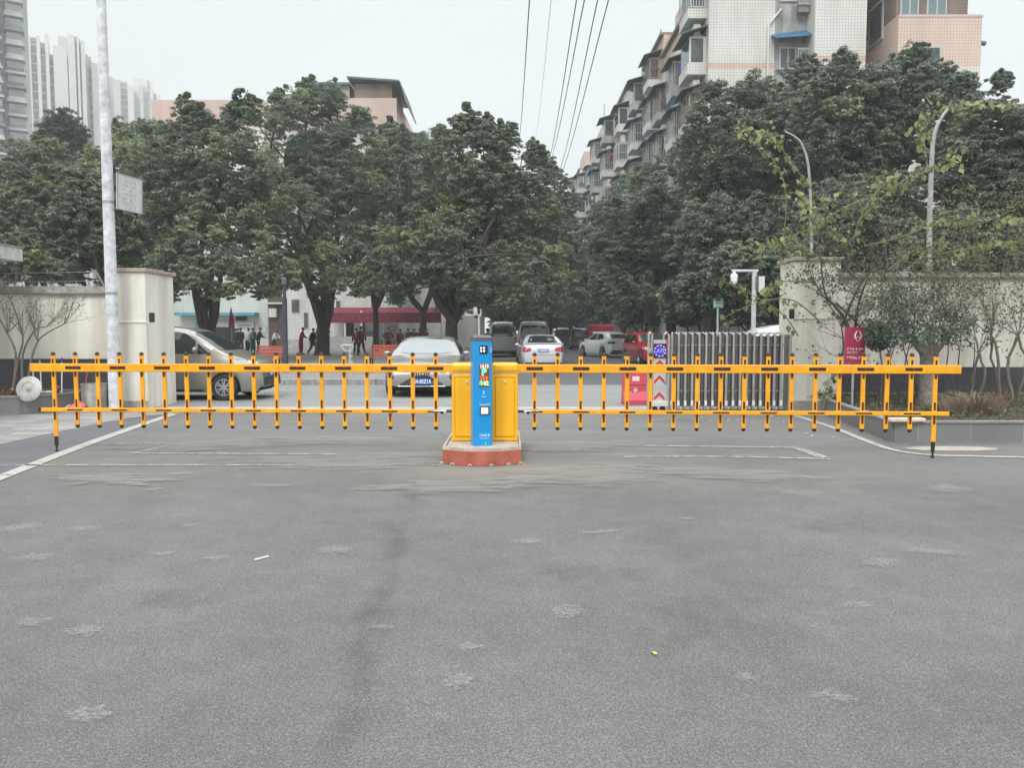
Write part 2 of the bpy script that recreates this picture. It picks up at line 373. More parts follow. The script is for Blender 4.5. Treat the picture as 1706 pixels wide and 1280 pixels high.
# worn painted lines
def worn(name, col, base, lo, hi, sc=9):
    m = bpy.data.materials.new(name); m.use_nodes = True; nt = m.node_tree; N = nt.nodes; L = nt.links; b = N['Principled BSDF']; b.inputs['Roughness'].default_value = .8
    geo = N.new('ShaderNodeNewGeometry'); n = N.new('ShaderNodeTexNoise'); n.inputs['Scale'].default_value = sc; n.inputs['Detail'].default_value = 8; n.inputs['Roughness'].default_value = .75
    L.new(geo.outputs['Position'], n.inputs['Vector']); r = N.new('ShaderNodeValToRGB'); r.color_ramp.elements[0].position = lo; r.color_ramp.elements[1].position = hi
    r.color_ramp.elements[0].color = (*base, 1); r.color_ramp.elements[1].color = (*col, 1); L.new(n.outputs['Fac'], r.inputs['Fac']); L.new(r.outputs['Color'], b.inputs['Base Color'])
    mr = N.new('ShaderNodeMapRange'); mr.inputs['From Min'].default_value = lo - .04; mr.inputs['From Max'].default_value = hi; L.new(n.outputs['Fac'], mr.inputs['Value'])
    L.new(mr.outputs[0], b.inputs['Alpha']); return m
M_LINE = worn('road_paint', (.38, .37, .345), (.30, .30, .285), .33, .47)
M_LINE2 = worn('worn_road_paint', (.38, .38, .37), (.32, .32, .31), .38, .58, 7)
M_LINE3 = worn('faint_road_paint', (.38, .38, .37), (.32, .32, .31), .40, .62, 6)
def line(name, px, w, m, z=.008):
    c = [G(*p) for p in px]; c = smooth_path(c, 5) if len(c) > 2 else c
    mb = MB(); vs = []
    for i, p in enumerate(c):
        t = (c[min(i + 1, len(c) - 1)] - c[max(i - 1, 0)]).normalized(); nrm = Vector((-t.y, t.x, 0)) * w / 2
        vs += [(p.x + nrm.x, p.y + nrm.y, z), (p.x - nrm.x, p.y - nrm.y, z)]
    mb.add(vs, [(2 * i, 2 * i + 1, 2 * i + 3, 2 * i + 2) for i in range(len(c) - 1)])
    return tag(mb.build(name, m), kind='structure')
line('road_marking', [(-200, 875), (0, 797), (150, 739), (290, 690)], .17, M_LINE)
line('road_marking', [(1322, 692), (1390, 714), (1440, 734), (1490, 751), (1550, 759), (1620, 761), (1706, 763), (1900, 766)], .11, M_LINE)
line('road_marking', [(1018, 743), (1180, 745), (1330, 747)], .09, M_LINE2)
line('road_marking', [(1040, 762), (1210, 762), (1384, 766)], .09, M_LINE2)
line('road_marking', [(1330, 748), (1372, 764)], .16, M_LINE2, .0095)
line('road_marking', [(0, 776), (240, 776), (520, 776), (735, 776)], .075, M_LINE3)
line('road_marking', [(220, 756), (400, 757), (560, 758)], .085, M_LINE2)
line('road_marking', [(290, 740), (440, 742), (640, 746)], .05, M_LINE3)
line('road_marking', [(300, 740), (222, 756)], .09, M_LINE3, .0095)
line('road_marking', [(880, 752), (1010, 745)], .07, M_LINE3, .0095)
# groove of the sliding gate
o = MB().box2((-7.2, 15.27, 0), (5.6, 15.33, .012)).build('gate_track', mat('track_steel', (.42, .41, .39), .6, .3, var=(3, .3))); tag(o, kind='structure')
o = MB().box2((-7.3, 15.45, 0), (5.6, 15.9, .005)).build('concrete_strip', mat('pale_concrete', (.38, .37, .34), .9, var=(3, .2))); tag(o, kind='structure')
# scuffs scraped across the asphalt
def patches(name, col, spec, seed, nscale=30, lo=.56, hi=.76, amax=.6, z0=.010, stretch=(1, 3.5), rough=.9):
    """soft-edged worn patches: discs whose alpha fades outward and breaks up with noise"""
    rg = random.Random(seed); mb = MB(); fall = []
    for i, (px_, py_, w, h) in enumerate(spec):
        c = G(px_, py_); rx = w * c.y / FPX / 2; ry = h * c.y / (py_ - 553) / 2; an = rg.uniform(-.3, .3); o_ = len(mb.v); z = z0 + i * .00005
        vs = [(c.x, c.y, z)]; n = 18
        for k in range(n):
            a = 2 * PI * k / n; r_ = 1 + rg.uniform(-.25, .25); x, y = rx * math.cos(a) * r_, ry * math.sin(a) * r_; vs.append((c.x + x * math.cos(an) - y * math.sin(an), c.y + x * math.sin(an) + y * math.cos(an), z))
        c0 = Vector(vs[0]); vs = [vs[0]] + [tuple(c0.lerp(Vector(v), .55)) for v in vs[1:]] + vs[1:]; mb.add(vs, [(0, k + 1, (k + 1) % n + 1) for k in range(n)] + [(k + 1, n + k + 1, n + (k + 1) % n + 1, (k + 1) % n + 1) for k in range(n)]); fall += [1] + [.8] * n + [0] * n
    m = bpy.data.materials.new(name); m.use_nodes = True; nt = m.node_tree; N = nt.nodes; L = nt.links; b = N['Principled BSDF']; b.inputs['Base Color'].default_value = (*col, 1); b.inputs['Roughness'].default_value = rough
    geo = N.new('ShaderNodeNewGeometry'); mp = N.new('ShaderNodeMapping'); mp.inputs['Rotation'].default_value = (0, 0, .6); mp.inputs['Scale'].default_value = (stretch[0], stretch[1], 1); L.new(geo.outputs['Position'], mp.inputs['Vector'])
    n1 = N.new('ShaderNodeTexNoise'); n1.inputs['Scale'].default_value = nscale; n1.inputs['Detail'].default_value = 5; n1.inputs['Roughness'].default_value = .7; L.new(mp.outputs[0], n1.inputs['Vector'])
    at = N.new('ShaderNodeAttribute'); at.attribute_name = 'fall'
    ad = N.new('ShaderNodeMath'); ad.operation = 'MULTIPLY_ADD'; L.new(at.outputs['Fac'], ad.inputs[0]); ad.inputs[1].default_value = .30; L.new(n1.outputs['Fac'], ad.inputs[2])
    mr = N.new('ShaderNodeMapRange'); mr.inputs['From Min'].default_value = lo + .13; mr.inputs['From Max'].default_value = hi + .16; mr.inputs['To Max'].default_value = amax; L.new(ad.outputs[0], mr.inputs['Value'])
    m2 = N.new('ShaderNodeMath'); m2.operation = 'MULTIPLY'; L.new(mr.outputs[0], m2.inputs[0]); sm = N.new('ShaderNodeMapRange'); sm.inputs['From Max'].default_value = .35; L.new(at.outputs['Fac'], sm.inputs['Value']); L.new(sm.outputs[0], m2.inputs[1])
    L.new(m2.outputs[0], b.inputs['Alpha'])
    o = mb.build(name, m); a = o.data.attributes.new('fall', 'FLOAT', 'POINT'); a.data.foreach_set('value', np.array(fall, np.float32)); return tag(o, kind='structure')
patches('scuff_marks', (.36, .36, .355), [(148, 882, 70, 14), (62, 930, 90, 20), (40, 880, 90, 20), (255, 817, 60, 8), (318, 877, 60, 10), (270, 925, 60, 12), (362, 932, 70, 16), (140, 1055, 110, 30),
    (1140, 866, 60, 5), (1330, 822, 110, 16), (1240, 1132, 60, 28), (765, 1138, 90, 44), (782, 1082, 70, 24), (945, 1022, 90, 40), (635, 1048, 70, 12), (1005, 888, 110, 8), (1580, 815, 110, 22), (1390, 1165, 110, 40),
    (1470, 940, 110, 22), (150, 1195, 120, 44), (450, 810, 120, 8), (295, 791, 70, 8), (560, 918, 80, 24), (1560, 922, 140, 16), (1100, 700, 60, 5), (1430, 1010, 90, 18), (60, 1040, 90, 24), (880, 905, 80, 14), (1250, 760, 90, 6)], 3)
patches('dust_patches', (.27, .262, .245), [(600, 770, 520, 36), (980, 790, 420, 44), (340, 742, 420, 26), (1200, 790, 420, 24), (760, 812, 360, 30), (180, 800, 260, 22), (940, 745, 300, 24), (560, 735, 300, 18)], 5, nscale=3.0, lo=.42, hi=.62, amax=.55, z0=.0125, stretch=(.7, 2.6))
patches('dark_stains', (.035, .035, .036), [(655, 905, 60, 100), (628, 1000, 60, 120), (600, 1110, 70, 160), (575, 1220, 80, 160), (690, 830, 50, 60), (1180, 1050, 420, 140), (980, 960, 260, 50), (300, 1000, 260, 60), (1420, 880, 300, 40)], 6, nscale=5, lo=.47, hi=.75, amax=.12, z0=.0145, stretch=(1.6, .8))
st = MB(); p = G(436, 932); st.box((p.x, p.y, .008), (.11, .012, .008), rz=.9)
tag(st.build('paper_strip', M_WHITE), 'short white strip of litter lying alone on the left foreground asphalt', 'litter')
# leaves on the ground
def leaf(name, px, py, s, m, label, group=None):
    p = G(px, py); a = rnd.uniform(0, 6.28); mb = MB()
    pts = [(1, 0, .004), (.3, .38, .012), (-.6, .3, .006), (-1, 0, .01), (-.6, -.3, .012), (.3, -.38, .006)]
    mb.add([(p.x + s * (q[0] * math.cos(a) - q[1] * math.sin(a)), p.y + s * (q[0] * math.sin(a) + q[1] * math.cos(a)), .004 + q[2]) for q in pts] + [(p.x, p.y, .018)],
           [(i, (i + 1) % 6, 6) for i in range(6)])
    return tag(mb.build(name, m), label, 'leaf', group)
leaf('fallen_leaf', 1090, 1092, .022, mat('yellow_leaf', (.55, .50, .06), .6), 'small bright yellow leaf lying alone on the near asphalt')
M_PLF = mat('bleached_leaf', (.50, .48, .44), .7)
for (a, b) in [(1186, 701), (1200, 704), (1213, 703), (1192, 696), (1225, 700), (1257, 704), (1300, 700), (1303, 702), (1328, 700), (1240, 696), (1345, 722), (1352, 727), (1170, 694), (1385, 731), (1283, 694)]:
    leaf('fallen_leaf', a + rnd.uniform(-4, 4), b + rnd.uniform(-2, 2), rnd.uniform(.03, .05), M_PLF, 'pale dry leaf on the asphalt in front of the folded steel gate', 'pale fallen leaves')
# manhole-like mud patch near the right boom foot
mh = MB(); c = G(1585, 748); mh.add([(c.x + .62 * math.cos(t * PI / 12) * (1 + .08 * math.sin(3 * t)), c.y + .2 * math.sin(t * PI / 12), .004) for t in range(24)], [tuple(range(24))])
tag(mh.build('mud_patch', mat('dry_mud', (.36, .32, .27), .9, var=(8, .2))), kind='structure')

# ------------------------------------------------------------------ barrier gates on the island
isl = thing('traffic_island', 'low red painted concrete island with bowed front under the yellow cabinets and blue post', 'traffic island', (-.355, 9.5, 0))
def island_poly(off):
    w = .465 + off; pts = []
    for i in range(13):
        t = -1 + 2 * i / 12; pts.append((w * t, -.48 - off - .17 * (1 - t * t)))
    return pts + [(w - .01, 1.0 + off), (-w + .01, 1.0 + off)]
M_ISL = mat('red_island_paint', (.50, .145, .085), .75, var=(5, .16), col2=(.38, .10, .065), bump=(18, .35), streak=(.25, 5))
M_ISLTOP = mat('island_cement', (.40, .36, .31), .9, var=(6, .3), bump=(25, .5))
MB().prism(island_poly(0), 0, .175).build('kerb_side', M_ISL, isl, bevel=.008)
MB().prism(island_poly(-.028), .175, .187).build('top_slab', M_ISLTOP, isl)
rim = MB(); ip = island_poly(-.012); ipn = ip
for i in range(len(ip)):
    a = Vector((*ip[i], .19)); b = Vector((*ip[(i + 1) % len(ip)], .19)); d = b - a
    rim.box((a + b) / 2, (d.length + .02, .022, .034), rz=math.atan2(d.y, d.x))
rim.build('metal_rim', mat('rim_paint', (.48, .40, .34), .7, var=(7, .3)), isl)
anchor = MB()
for t in (-1, -.72, -.28, .25, .66, .97):
    x = .475 * t; y = -.5 - .17 * (1 - t * t)
    anchor.tube([(x + .02 * math.cos(a), y, .002 + .022 * math.sin(a)) for a in [k * PI / 6 for k in range(7)]], .006, 6)
anchor.build('anchor_loop', mat('galvanised', (.62, .60, .58), .5, .3), isl)

TH = -math.atan(.55 / 11.9)
def barrier(side):
    cx = -.592 if side < 0 else -.088
    lab = ('yellow barrier gate left of the blue post, its fence boom reaching the left wall' if side < 0 else
           'yellow barrier gate right of the blue post, its fence boom reaching the red sign')
    t = thing('barrier_gate', lab, 'barrier gate', (cx, 9.72, .187), 0, 'yellow boom barriers on the island')
    w, d, h = .325, .28, 1.0
    MB().box((0, 0, .43), (w, d, .86)).build('cabinet', M_YELBOX, t, bevel=.022)
    li = MB(); li.prism([(-w / 2 - .006, -d / 2 - .006), (w / 2 + .006, -d / 2 - .006), (w / 2 + .006, d / 2 + .006), (-w / 2 - .006, d / 2 + .006)], .868, .985)
    o = li.build('cabinet_lid', M_YELBOX, t, bevel=.035)
    MB().box((0, 0, .864), (w + .016, d + .016, .008)).build('lid_seam', mat('pale_yellow_edge', (.85, .62, .30), .4), t)
    MB().box((0, -d / 2 - .002, .43), (w * .72, .01, .72)).build('door', M_YELBOX, t, bevel=.003)
    sm = MB()
    for xx in (-w * .375, w * .375): sm.box((xx, -d / 2 - .0015, .43), (.004, .003, .75))
    for zz in (.055, .805): sm.box((0, -d / 2 - .0015, zz), (w * .75, .003, .004))
    sm.build('door_gap', mat('gap_brown', (.25, .09, .005), .8), t)
    k = MB().lathe([(.014, 0), (.014, .012), (.009, .016)], 14, Matrix.Translation((-.004 if side > 0 else .03, -d / 2 - .007, .745)) @ Matrix.Rotation(PI / 2, 4, 'X')).build('lock', M_CHROME, t, smooth=True)
    # boom along the slightly turned line
    u = Vector((math.cos(TH), math.sin(TH), 0)) * side
    zb = 1.10 - .187; s0 = w / 2 - .01
    def P(s, z=0, off=0): return u * s + Vector((0, 0, z)) + Vector((-u.y, u.x, 0)) * off * side
    rz = math.atan2(u.y, u.x)
    by = -.06
    base = Vector((0, by, 0))
    Lb = (5.47, 5.43)[side > 0]
    MB().box(base + P(s0 + Lb / 2, zb), (Lb, .045, .105), rz).build('boom', M_YEL, t, bevel=.007)
    zl = .555 - .187; l0 = s0 + .26; l1 = s0 + Lb - .14
    MB().box(base + P((l0 + l1) / 2 + .02, zl), (l1 - l0, .03, .05), rz).build('lower_rail', M_YEL, t, bevel=.005)
    MB().box(base + P(l1 + .035, zl), (.03, .032, .052), rz).build('rail_end_cap', M_BLK, t)
    rod = MB(); rod.tube([base + P(s0, zl + .005), base + P(l0 + .03, zl)], .011, 8)
    rod.build('link_rod', M_CHROME, t, smooth=True)
    rb = MB(); rb.tube([base + P(s0, zl + .005), base + P(s0 + .09, zl + .004)], .016, 8); rb.box(base + P(s0 + .14, zl - .02), (.035, .02, .02)); rb.build('rod_joint', M_BLK, t)
    pb = []
    n = 18; first = .22; last = (5.19, 5.15)[side > 0]
    for i in range(n):
        s_ = s0 + first + (last - first) * i / (n - 1); c = base + P(s_, 0, 0); end = i == n - 1
        zt = 1.262 - .187; zbm = (.355 if not end else .20) - .187
        yo = Vector((-u.y, u.x, 0)) * side * .0
        c = c + Vector((0, -.026 if False else .0, 0))
        cc = c + Vector((0, .036, 0))
        pk = MB().box(cc + Vector((0, 0, (zt + zbm) / 2)), (.052, .024, zt - zbm), rz).build('picket', M_YEL, t, bevel=.004)
        cp = MB(); cp.lathe([(.027, 0), (.027, .012), (.022, .028), (.010, .038), (.001, .040)], 12, Matrix.Translation(cc + Vector((0, 0, zt))))
        cp.build('end_cap', M_BLK, pk, smooth=True)
        if not end:
            cp = MB(); cp.lathe([(.027, 0), (.027, -.012), (.022, -.028), (.010, -.038), (.001, -.040)], 12, Matrix.Translation(cc + Vector((0, 0, zbm)))); cp.build('end_cap', M_BLK, pk, smooth=True)
        else:
            f = MB(); f.box(cc + Vector((0, 0, zbm - .06)), (.036, .03, .13), rz); f.tube([cc + Vector((0, 0, zbm - .12)), cc + Vector((0, 0, .022 - .187))], [.012, .012], 8)
            f.lathe([(.02, 0), (.02, .02)], 10, Matrix.Translation(cc + Vector((0, 0, .002 - .187)))); f.build('foot', M_BLK, pk)
        yy = cc + Vector((0, -.0130, 0))
        segs = [(zt - .13, zt - .048), (zb - .12, zb - .056), (zl + .034, zl + .135), (zl - .135, zl - .03)]
        for (a, b) in segs: MB().box(yy + Vector((0, 0, (a + b) / 2)), (.024, .003, b - a), rz).build('reflective_strip', M_MAROON, pk)
        if (i % 2 == (0)) and not end:
            bs = MB(); q = base + P(s_, zb) + Vector((0, -.0235, 0)); bs.box(q, (.205, .003, .040), rz)
            q2 = base + P(s_, zl) + Vector((0, -.0165, 0)); bs.box(q2, (.2, .003, .018), rz)
            pb.append(bs.build('reflective_film', M_MAROON, t))
            sc2 = MB(); sc2.lathe([(.007, 0), (.005, .004)], 8, Matrix.Translation(q + Vector((0, -.002, .006))) @ Matrix.Rotation(PI / 2, 4, 'X'))
            sc2.lathe([(.007, 0), (.005, .004)], 8, Matrix.Translation(q2 + Vector((0, -.002, 0))) @ Matrix.Rotation(PI / 2, 4, 'X')); sc2.build('bolt', M_CHROME, t)
    return t
barrier(-1); barrier(1)

# blue recognition post
post = thing('parking_terminal', 'slim bright blue camera post with LED display standing in front of the two yellow cabinets', 'parking terminal', (-.372, 9.31, .187), R(14))
pw, pdp, ph = .235, .22, 1.335
def rr(w, d, r, n=5):
    out = []
    for (cx, cy, a0) in ((w / 2 - r, -d / 2 + r, -90), (w / 2 - r, d / 2 - r, 0), (-w / 2 + r, d / 2 - r, 90), (-w / 2 + r, -d / 2 + r, 180)):
        for k in range(n): a = R(a0 + 90 * k / (n - 1)); out.append((cx + r * math.cos(a), cy + r * math.sin(a)))
    return out
MB().prism(rr(pw, pdp, .03), 0, ph - .075).build('casing', M_BLUE, post, smooth=True)
c = MB(); pr = rr(pw + .006, pdp + .006, .033); c.prism(pr, ph - .075, ph - .03)
top = rr(pw - .03, pdp - .05, .03)
n = len(pr); c.add([(x, y, ph - .03) for x, y in pr] + [(x, y + .01, ph) for x, y in top], [(i, (i + 1) % n, n + (i + 1) % n, n + i) for i in range(n)] + [tuple(range(n, 2 * n))])
c.build('cap', M_GRYCAP, post, smooth=True)
fy = -pdp / 2
cw = MB().box((.005, fy - .004, ph - .175), (.10, .012, .10)).build('camera_window', M_DARK, post, bevel=.004)
M_LED = mat('white_led', (.9, .9, .9), .3, emit=(1, 1, 1, 1.6))
for a in (-.029, .007):
    for b in (-.018, .018):
        MB().lathe([(.0105, 0), (.008, .005), (.001, .007)], 14, Matrix.Translation((a + .003, fy - .010, ph - .173 + b)) @ Matrix.Rotation(PI / 2, 4, 'X')).build('led_lamp', M_LED, cw, smooth=True)
MB().box((.098, fy - .0015, ph - .18), (.006, .003, .07)).build('white_mark', M_WHITE, post)
dsp = MB().box((.012, fy - .003, ph - .485), (.125, .008, .275)).build('display', mat('led_panel', (.20, .065, .045), .35, var=(60, .2)), post, bevel=.003)
M_R = mat('led_red', (.8, .05, .03), .4, emit=(1, .10, .06, 1.6)); M_Gn = mat('led_green', (.05, .7, .3), .4, emit=(.10, .95, .40, 1.2)); M_Gy = mat('led_lime', (.5, .8, .3), .4, emit=(.62, .95, .35, 1.0))
M_Pk = mat('led_pink', (.9, .45, .35), .4, emit=(1, .45, .38, 1.3))
text_mesh('14:10', 'clock_digits', .06, M_Pk, dsp, Matrix.Translation((.012, fy - .0085, ph - .376)) @ FACE @ Matrix.Diagonal((.80, 1.15, 1, 1)), thick=.001, bold=.001)
text_mesh('P', 'parking_letter', .115, M_Gn, dsp, Matrix.Translation((.008, fy - .0085, ph - .447)) @ FACE, thick=.001, bold=.004)
ch = MB()
for x in (-.036, -.002, .032):
    for s_ in (-1, 1):
        T = Matrix.Translation((x + .012, fy - .0085, ph - .517)) @ FACE
        ch.add([T @ Vector(v) for v in [(-.016, s_ * .024, 0), (-.004, s_ * .024, 0), (.014, 0, 0), (.002, 0, 0)]], [(0, 1, 2, 3)])
ch.build('arrow_row', M_R, dsp)
text_mesh('车', 'display_character', .06, M_Gn, dsp, Matrix.Translation((-.022, fy - .0085, ph - .580)) @ FACE, thick=.001, bold=.001)
text_mesh('02', 'display_digits', .068, M_Gy, dsp, Matrix.Translation((.036, fy - .0085, ph - .580)) @ FACE @ Matrix.Diagonal((.9, 1.05, 1, 1)), thick=.001, bold=.0015)
mk = MB(); rg = random.Random(5)
mk.add([(.002, fy - .002, ph - .66), (.012, fy - .002, ph - .675), (.012, fy - .002, ph - .70), (.006, fy - .002, ph - .715), (-.001, fy - .002, ph - .69)], [(0, 1, 2, 3, 4)])
mk.box((.008, fy - .0015, ph - .74), (.05, .002, .007))
mk.box((.02, fy - .0015, ph - .835), (.125, .002, .008)); mk.box((-.05, fy - .0015, ph - .805), (.012, .002, .004)); mk.box((.075, fy - .0015, ph - .805), (.012, .002, .004))
for i in range(4): glyphs(mk, -.032 + .033 * i, ph - 1.205, .030, fy - .0015, rg, n=9)
for i in range(9): glyphs(mk, -.041 + .0135 * i, ph - 1.243, .014, fy - .0015, rg, n=6)
mk.box((.03, fy - .0015, ph - 1.31), (.008, .002, .02))
mk.build('lettering', mat('white_print', (.62, .80, .90), .5), post)
ib = MB().box((.020, fy - .006, ph - .905), (.125, .018, .105)).build('floodlight', M_GRYCAP, post, bevel=.006)
M_FL = mat('lit_panel', (.95, .95, .93), .3, emit=(1, .99, .95, 2.0))
for i in range(3):
    for j in range(2): MB().box((-.012 + .026 * i, fy - .0165, ph - .925 + .036 * j), (.023, .004, .032)).build('led_lamp', M_FL, ib)
# ------------------------------------------------------------------ walls and pillars
M_DTILE = tile_mat('dark_wall_tiles', (.062, .062, .078), (.05, .05, .064), (.035, .035, .04), .6, .16, .007, .6, offset=.5, dirt=.3)
WY = 16.0
def garden_wall(name, label, x0, x1, ztile, zcream, zcope, glass):
    t = thing(name, label, 'wall', ((x0 + x1) / 2, WY, 0)); hx = (x1 - x0) / 2
    MB().box2((-hx, 0, ztile), (hx, .24, zcream)).build('wall_face', M_CREAM, t)
    MB().box2((-hx, -.03, -.02), (hx, .25, ztile)).build('tiled_base', M_DTILE, t)
    MB().box2((-hx, -.07, zcream), (hx, .31, zcream + .03)).build('ledge', mat('red_brown_edge', (.22, .14, .11), .8, var=(6, .3)), t)
    c = MB(); c.add([(a * hx, y, z) for a in (-1, 1) for (y, z) in ((-.055, zcream + .03), (-.02, zcope), (.26, zcope), (.295, zcream + .03))], [(0, 1, 2, 3), (7, 6, 5, 4), (0, 4, 5, 1), (1, 5, 6, 2), (2, 6, 7, 3), (3, 7, 4, 0)])
    c.build('coping', M_COPE, t)
    if glass:
        g = MB(); x = -hx; r = random.Random(9)
        while x < hx:
            x += r.uniform(.05, .16); y = r.uniform(.02, .2); h = r.uniform(.03, .13); w = r.uniform(.015, .045); a = r.uniform(0, 3)
            c_, s_ = math.cos(a) * w, math.sin(a) * w
            g.add([(x - c_, y - s_, zcope - .005), (x + c_, y + s_, zcope - .005), (x + s_ * .2, y + .012, zcope - .005), (x + r.uniform(-1, 1) * w, y, zcope + h)], [(0, 1, 3), (1, 2, 3), (2, 0, 3)])
        g.build('glass_shards', mat('broken_glass', (.42, .45, .44), .25), t)
    return t
garden_wall('garden_wall', 'cream rendered wall left of the gate with dark tiled base and glass shards along its grey coping', -24, -8.05, 1.0, 2.33, 2.50, True)
garden_wall('garden_wall', 'cream rendered wall right of the gate behind the planter shrubs and red sign', 6.62, 24, .83, 2.66, 2.78, False)
def pillar(label, x0, x1, y0, y1, h, side):
    t = thing('gate_pillar', label, 'pillar', ((x0 + x1) / 2, (y0 + y1) / 2, 0), group='gate pillars'); hx, hy = (x1 - x0) / 2, (y1 - y0) / 2
    MB().box2((-hx, -hy, -.02), (hx, hy, h)).build('shaft', M_CREAM, t, bevel=.015)
    MB().box2((-hx - .05, -hy - .05, h), (hx + .05, hy + .05, h + .075)).build('cap_slab', mat('pinkish_slab', (.42, .33, .29), .85, var=(7, .2), bump=(30, .3)), t, bevel=.01)
    MB().box2((-hx - .004, -hy - .006, 0), (hx + .004, -hy - .001, .16)).build('dirty_skirting', mat('mud_splash', (.34, .31, .265), .95, var=(9, .25)), t)
    return t
pillar('cream gate pillar beside the whitewashed concrete pole, with a small black sensor on it', -8.02, -7.37, 15.55, 16.85, 2.76, -1)
pillar('cream gate pillar at the right end of the folded steel gate, half covered by bare vines', 5.67, 6.60, 15.55, 16.4, 2.98, 1)
def sensor(label, p, q):
    t = thing('sensor_box', label, 'sensor', p, group='black gate sensors')
    MB().box((0, 0, 0), (.10, .07, .20)).build('housing', mat('black_plastic', (.025, .022, .02), .4), t, bevel=.02)
    c = MB(); d = Vector(q) - Vector(p); c.box(Vector((d.x / 2, .03, -.09)), (abs(d.x), .022, .022)); c.build('conduit', M_WHITE, t)
sensor('small black sensor with white conduit on the left gate pillar', W(253, 529, 15.51), (-8.0, 15.51, 0))
sensor('small black sensor with white conduit on the right gate pillar', W(1311 + 8, 523, 15.51), (6.55, 15.51, 0))

# fence wire on the left wall
ef = thing('electric_fence', 'two thin fence wires on a slanting bracket above the left wall', 'fence wire', (-9, WY, 2.5))
o_ = Vector((-9, WY, 2.5))
b0 = W(181, 489, 16.0) - o_; b1 = W(158, 450, 15.9) - o_
MB().tube([b0, b1], .018, 6).build('bracket', mat('galv', (.33, .33, .33), .5, .4), ef)
wr = MB()
for k, f in enumerate((.93, .55)):
    a = b0.lerp(b1, f); wr.tube(smooth_path([a, a + Vector((-3, 0, -.03)), a + Vector((-14, 0, 0))], 4), .0055, 4)
    for dx in (.05, .14): wr.tube([a + Vector((-dx - .05, 0, 0)), a + Vector((-dx, 0, 0))], .014, 6)
wr.build('wire', mat('wire_grey', (.35, .36, .37), .5, .3), ef)

# whitewashed concrete pole with blank panel
M_WASH = mat('whitewashed_concrete', (.80, .81, .84), .85, var=(7, .5), col2=(.42, .43, .46), bump=(20, .3))
up = thing('utility_pole', 'tall whitewashed concrete pole with peeling paint in front of the left gate pillar', 'pole', (-7.80, 15.2, 0))
base = W(192, 684, 15.2); ptop = W(171, -40, 15.2)
MB().lathe([(.118, 0), (.114, 1.5), (.104, 4), (.088, 7), (.075, 11)], 20).build('pole_shaft', M_WASH, up, smooth=True)
for z in (2.28, 4.05): MB().lathe([(.119 - .003 * z, z), (.119 - .003 * z, z + .06)], 20).build('steel_band', mat('band_grey', (.38, .38, .38), .5, .5), up)
up.location = (W(191, 640, 15.2).x, 15.2, 0)
pn = thing('hanging_panel', 'square grey-white metal panel with faded writing fixed to the side of the tall pole', 'panel', W(196, 322, 15.15))
c = [W(195, 287, 15.15), W(237, 299, 15.9), W(237, 357, 15.9), W(195, 348, 15.15)]; c = [v - pn.location for v in c]
n_ = Vector((.02, -.0, 0)); d = (c[1] - c[0]).normalized(); nn = Vector((d.y, -d.x, 0)) * .02
b = MB(); b.add([v for v in c] + [v - nn for v in c], [(0, 1, 2, 3), (7, 6, 5, 4), (0, 4, 5, 1), (1, 5, 6, 2), (2, 6, 7, 3), (3, 7, 4, 0)])
b.build('sheet', mat('faded_sheet', (.66, .69, .68), .6, var=(6, .16), streak=(.18, 9)), pn)
fr = MB(); cc_ = [v + nn * .3 for v in c]
for i in range(4): fr.tube([cc_[i], cc_[(i + 1) % 4]], .010, 4)
fr.build('frame', mat('old_frame', (.22, .24, .23), .6), pn)
fw = MB(); rg = random.Random(8)
for r_ in range(6):
    for k in range(4):
        s_ = .25 + .14 * k + rg.uniform(-.02, .02); q = c[0].lerp(c[1], s_).lerp(c[3].lerp(c[2], s_), .18 + .12 * r_) + nn * .25
        if rg.random() < .75: fw.box(q, (.05, .004, .012), rz=math.atan2(d.y, d.x))
fw.build('faded_writing', mat('faded_print', (.36, .39, .385), .7), pn)

# booth canopy corner at the far left
cn = thing('booth_canopy', 'pale flat canopy corner sticking in at the left edge below the trees', 'canopy', W(-60, 420, 13))
q = cn.location
a = Vector((W(38, 424, 15.9).x, 0, 0)); zb_ = W(38, 436, 15.9).z - q.z; zt_ = W(38, 414, 15.9).z - q.z
MB().box2((-9, .3, zb_), (a.x - q.x, 2.9, zt_)).build('roof_slab', mat('canopy_white', (.58, .62, .60), .6, streak=(.2, 6)), cn, bevel=.01)
MB().box2((-9, .28, zt_), (a.x - q.x + .02, 2.92, zt_ + .03)).build('roof_trim', mat('canopy_trim', (.25, .30, .28), .6), cn)
MB().box2((-8.4, .6, -q.z), (-4.5, 2.7, zb_)).build('booth_wall', M_CREAM, cn)

# ------------------------------------------------------------------ left planter
M_PLT = tile_mat('planter_tiles', (.20, .205, .205), (.175, .18, .18), (.30, .30, .30), .75, .6, .006, .5, dirt=.25)
def planter(name, label, outline, h, soil):
    cx = sum(p[0] for p in outline) / len(outline); cy = sum(p[1] for p in outline) / len(outline)
    t = thing(name, label, 'planter', (cx, cy, 0)); ol = [Vector((p[0] - cx, p[1] - cy, 0)) for p in outline]; n = len(ol)
    w = MB(); cp = MB()
    for i in range(n):
        a, b = ol[i], ol[(i + 1) % n]; d = (b - a); L_ = d.length; an = math.atan2(d.y, d.x); m = (a + b) / 2
        w.box(m + Vector((0, 0, h / 2 - .02)), (L_ + .04, .08, h), an); cp.box(m + Vector((0, 0, h - .01)), (L_ + .09, .12, .028), an)
    w.build('rim_wall', M_PLT, t); cp.build('rim_cap', mat('rim_cap_stone', (.21, .22, .215), .6, var=(4, .15)), t)
    MB().poly([v + Vector((0, 0, h - .05)) for v in ol]).build('soil', soil, t)
    return t
M_SOIL = mat('planter_soil', (.05, .040, .028), .95, var=(9, .6), bump=(12, 1.0))
g0 = G(-220, 697); g1 = G(32, 692); g2 = G(96, 687)
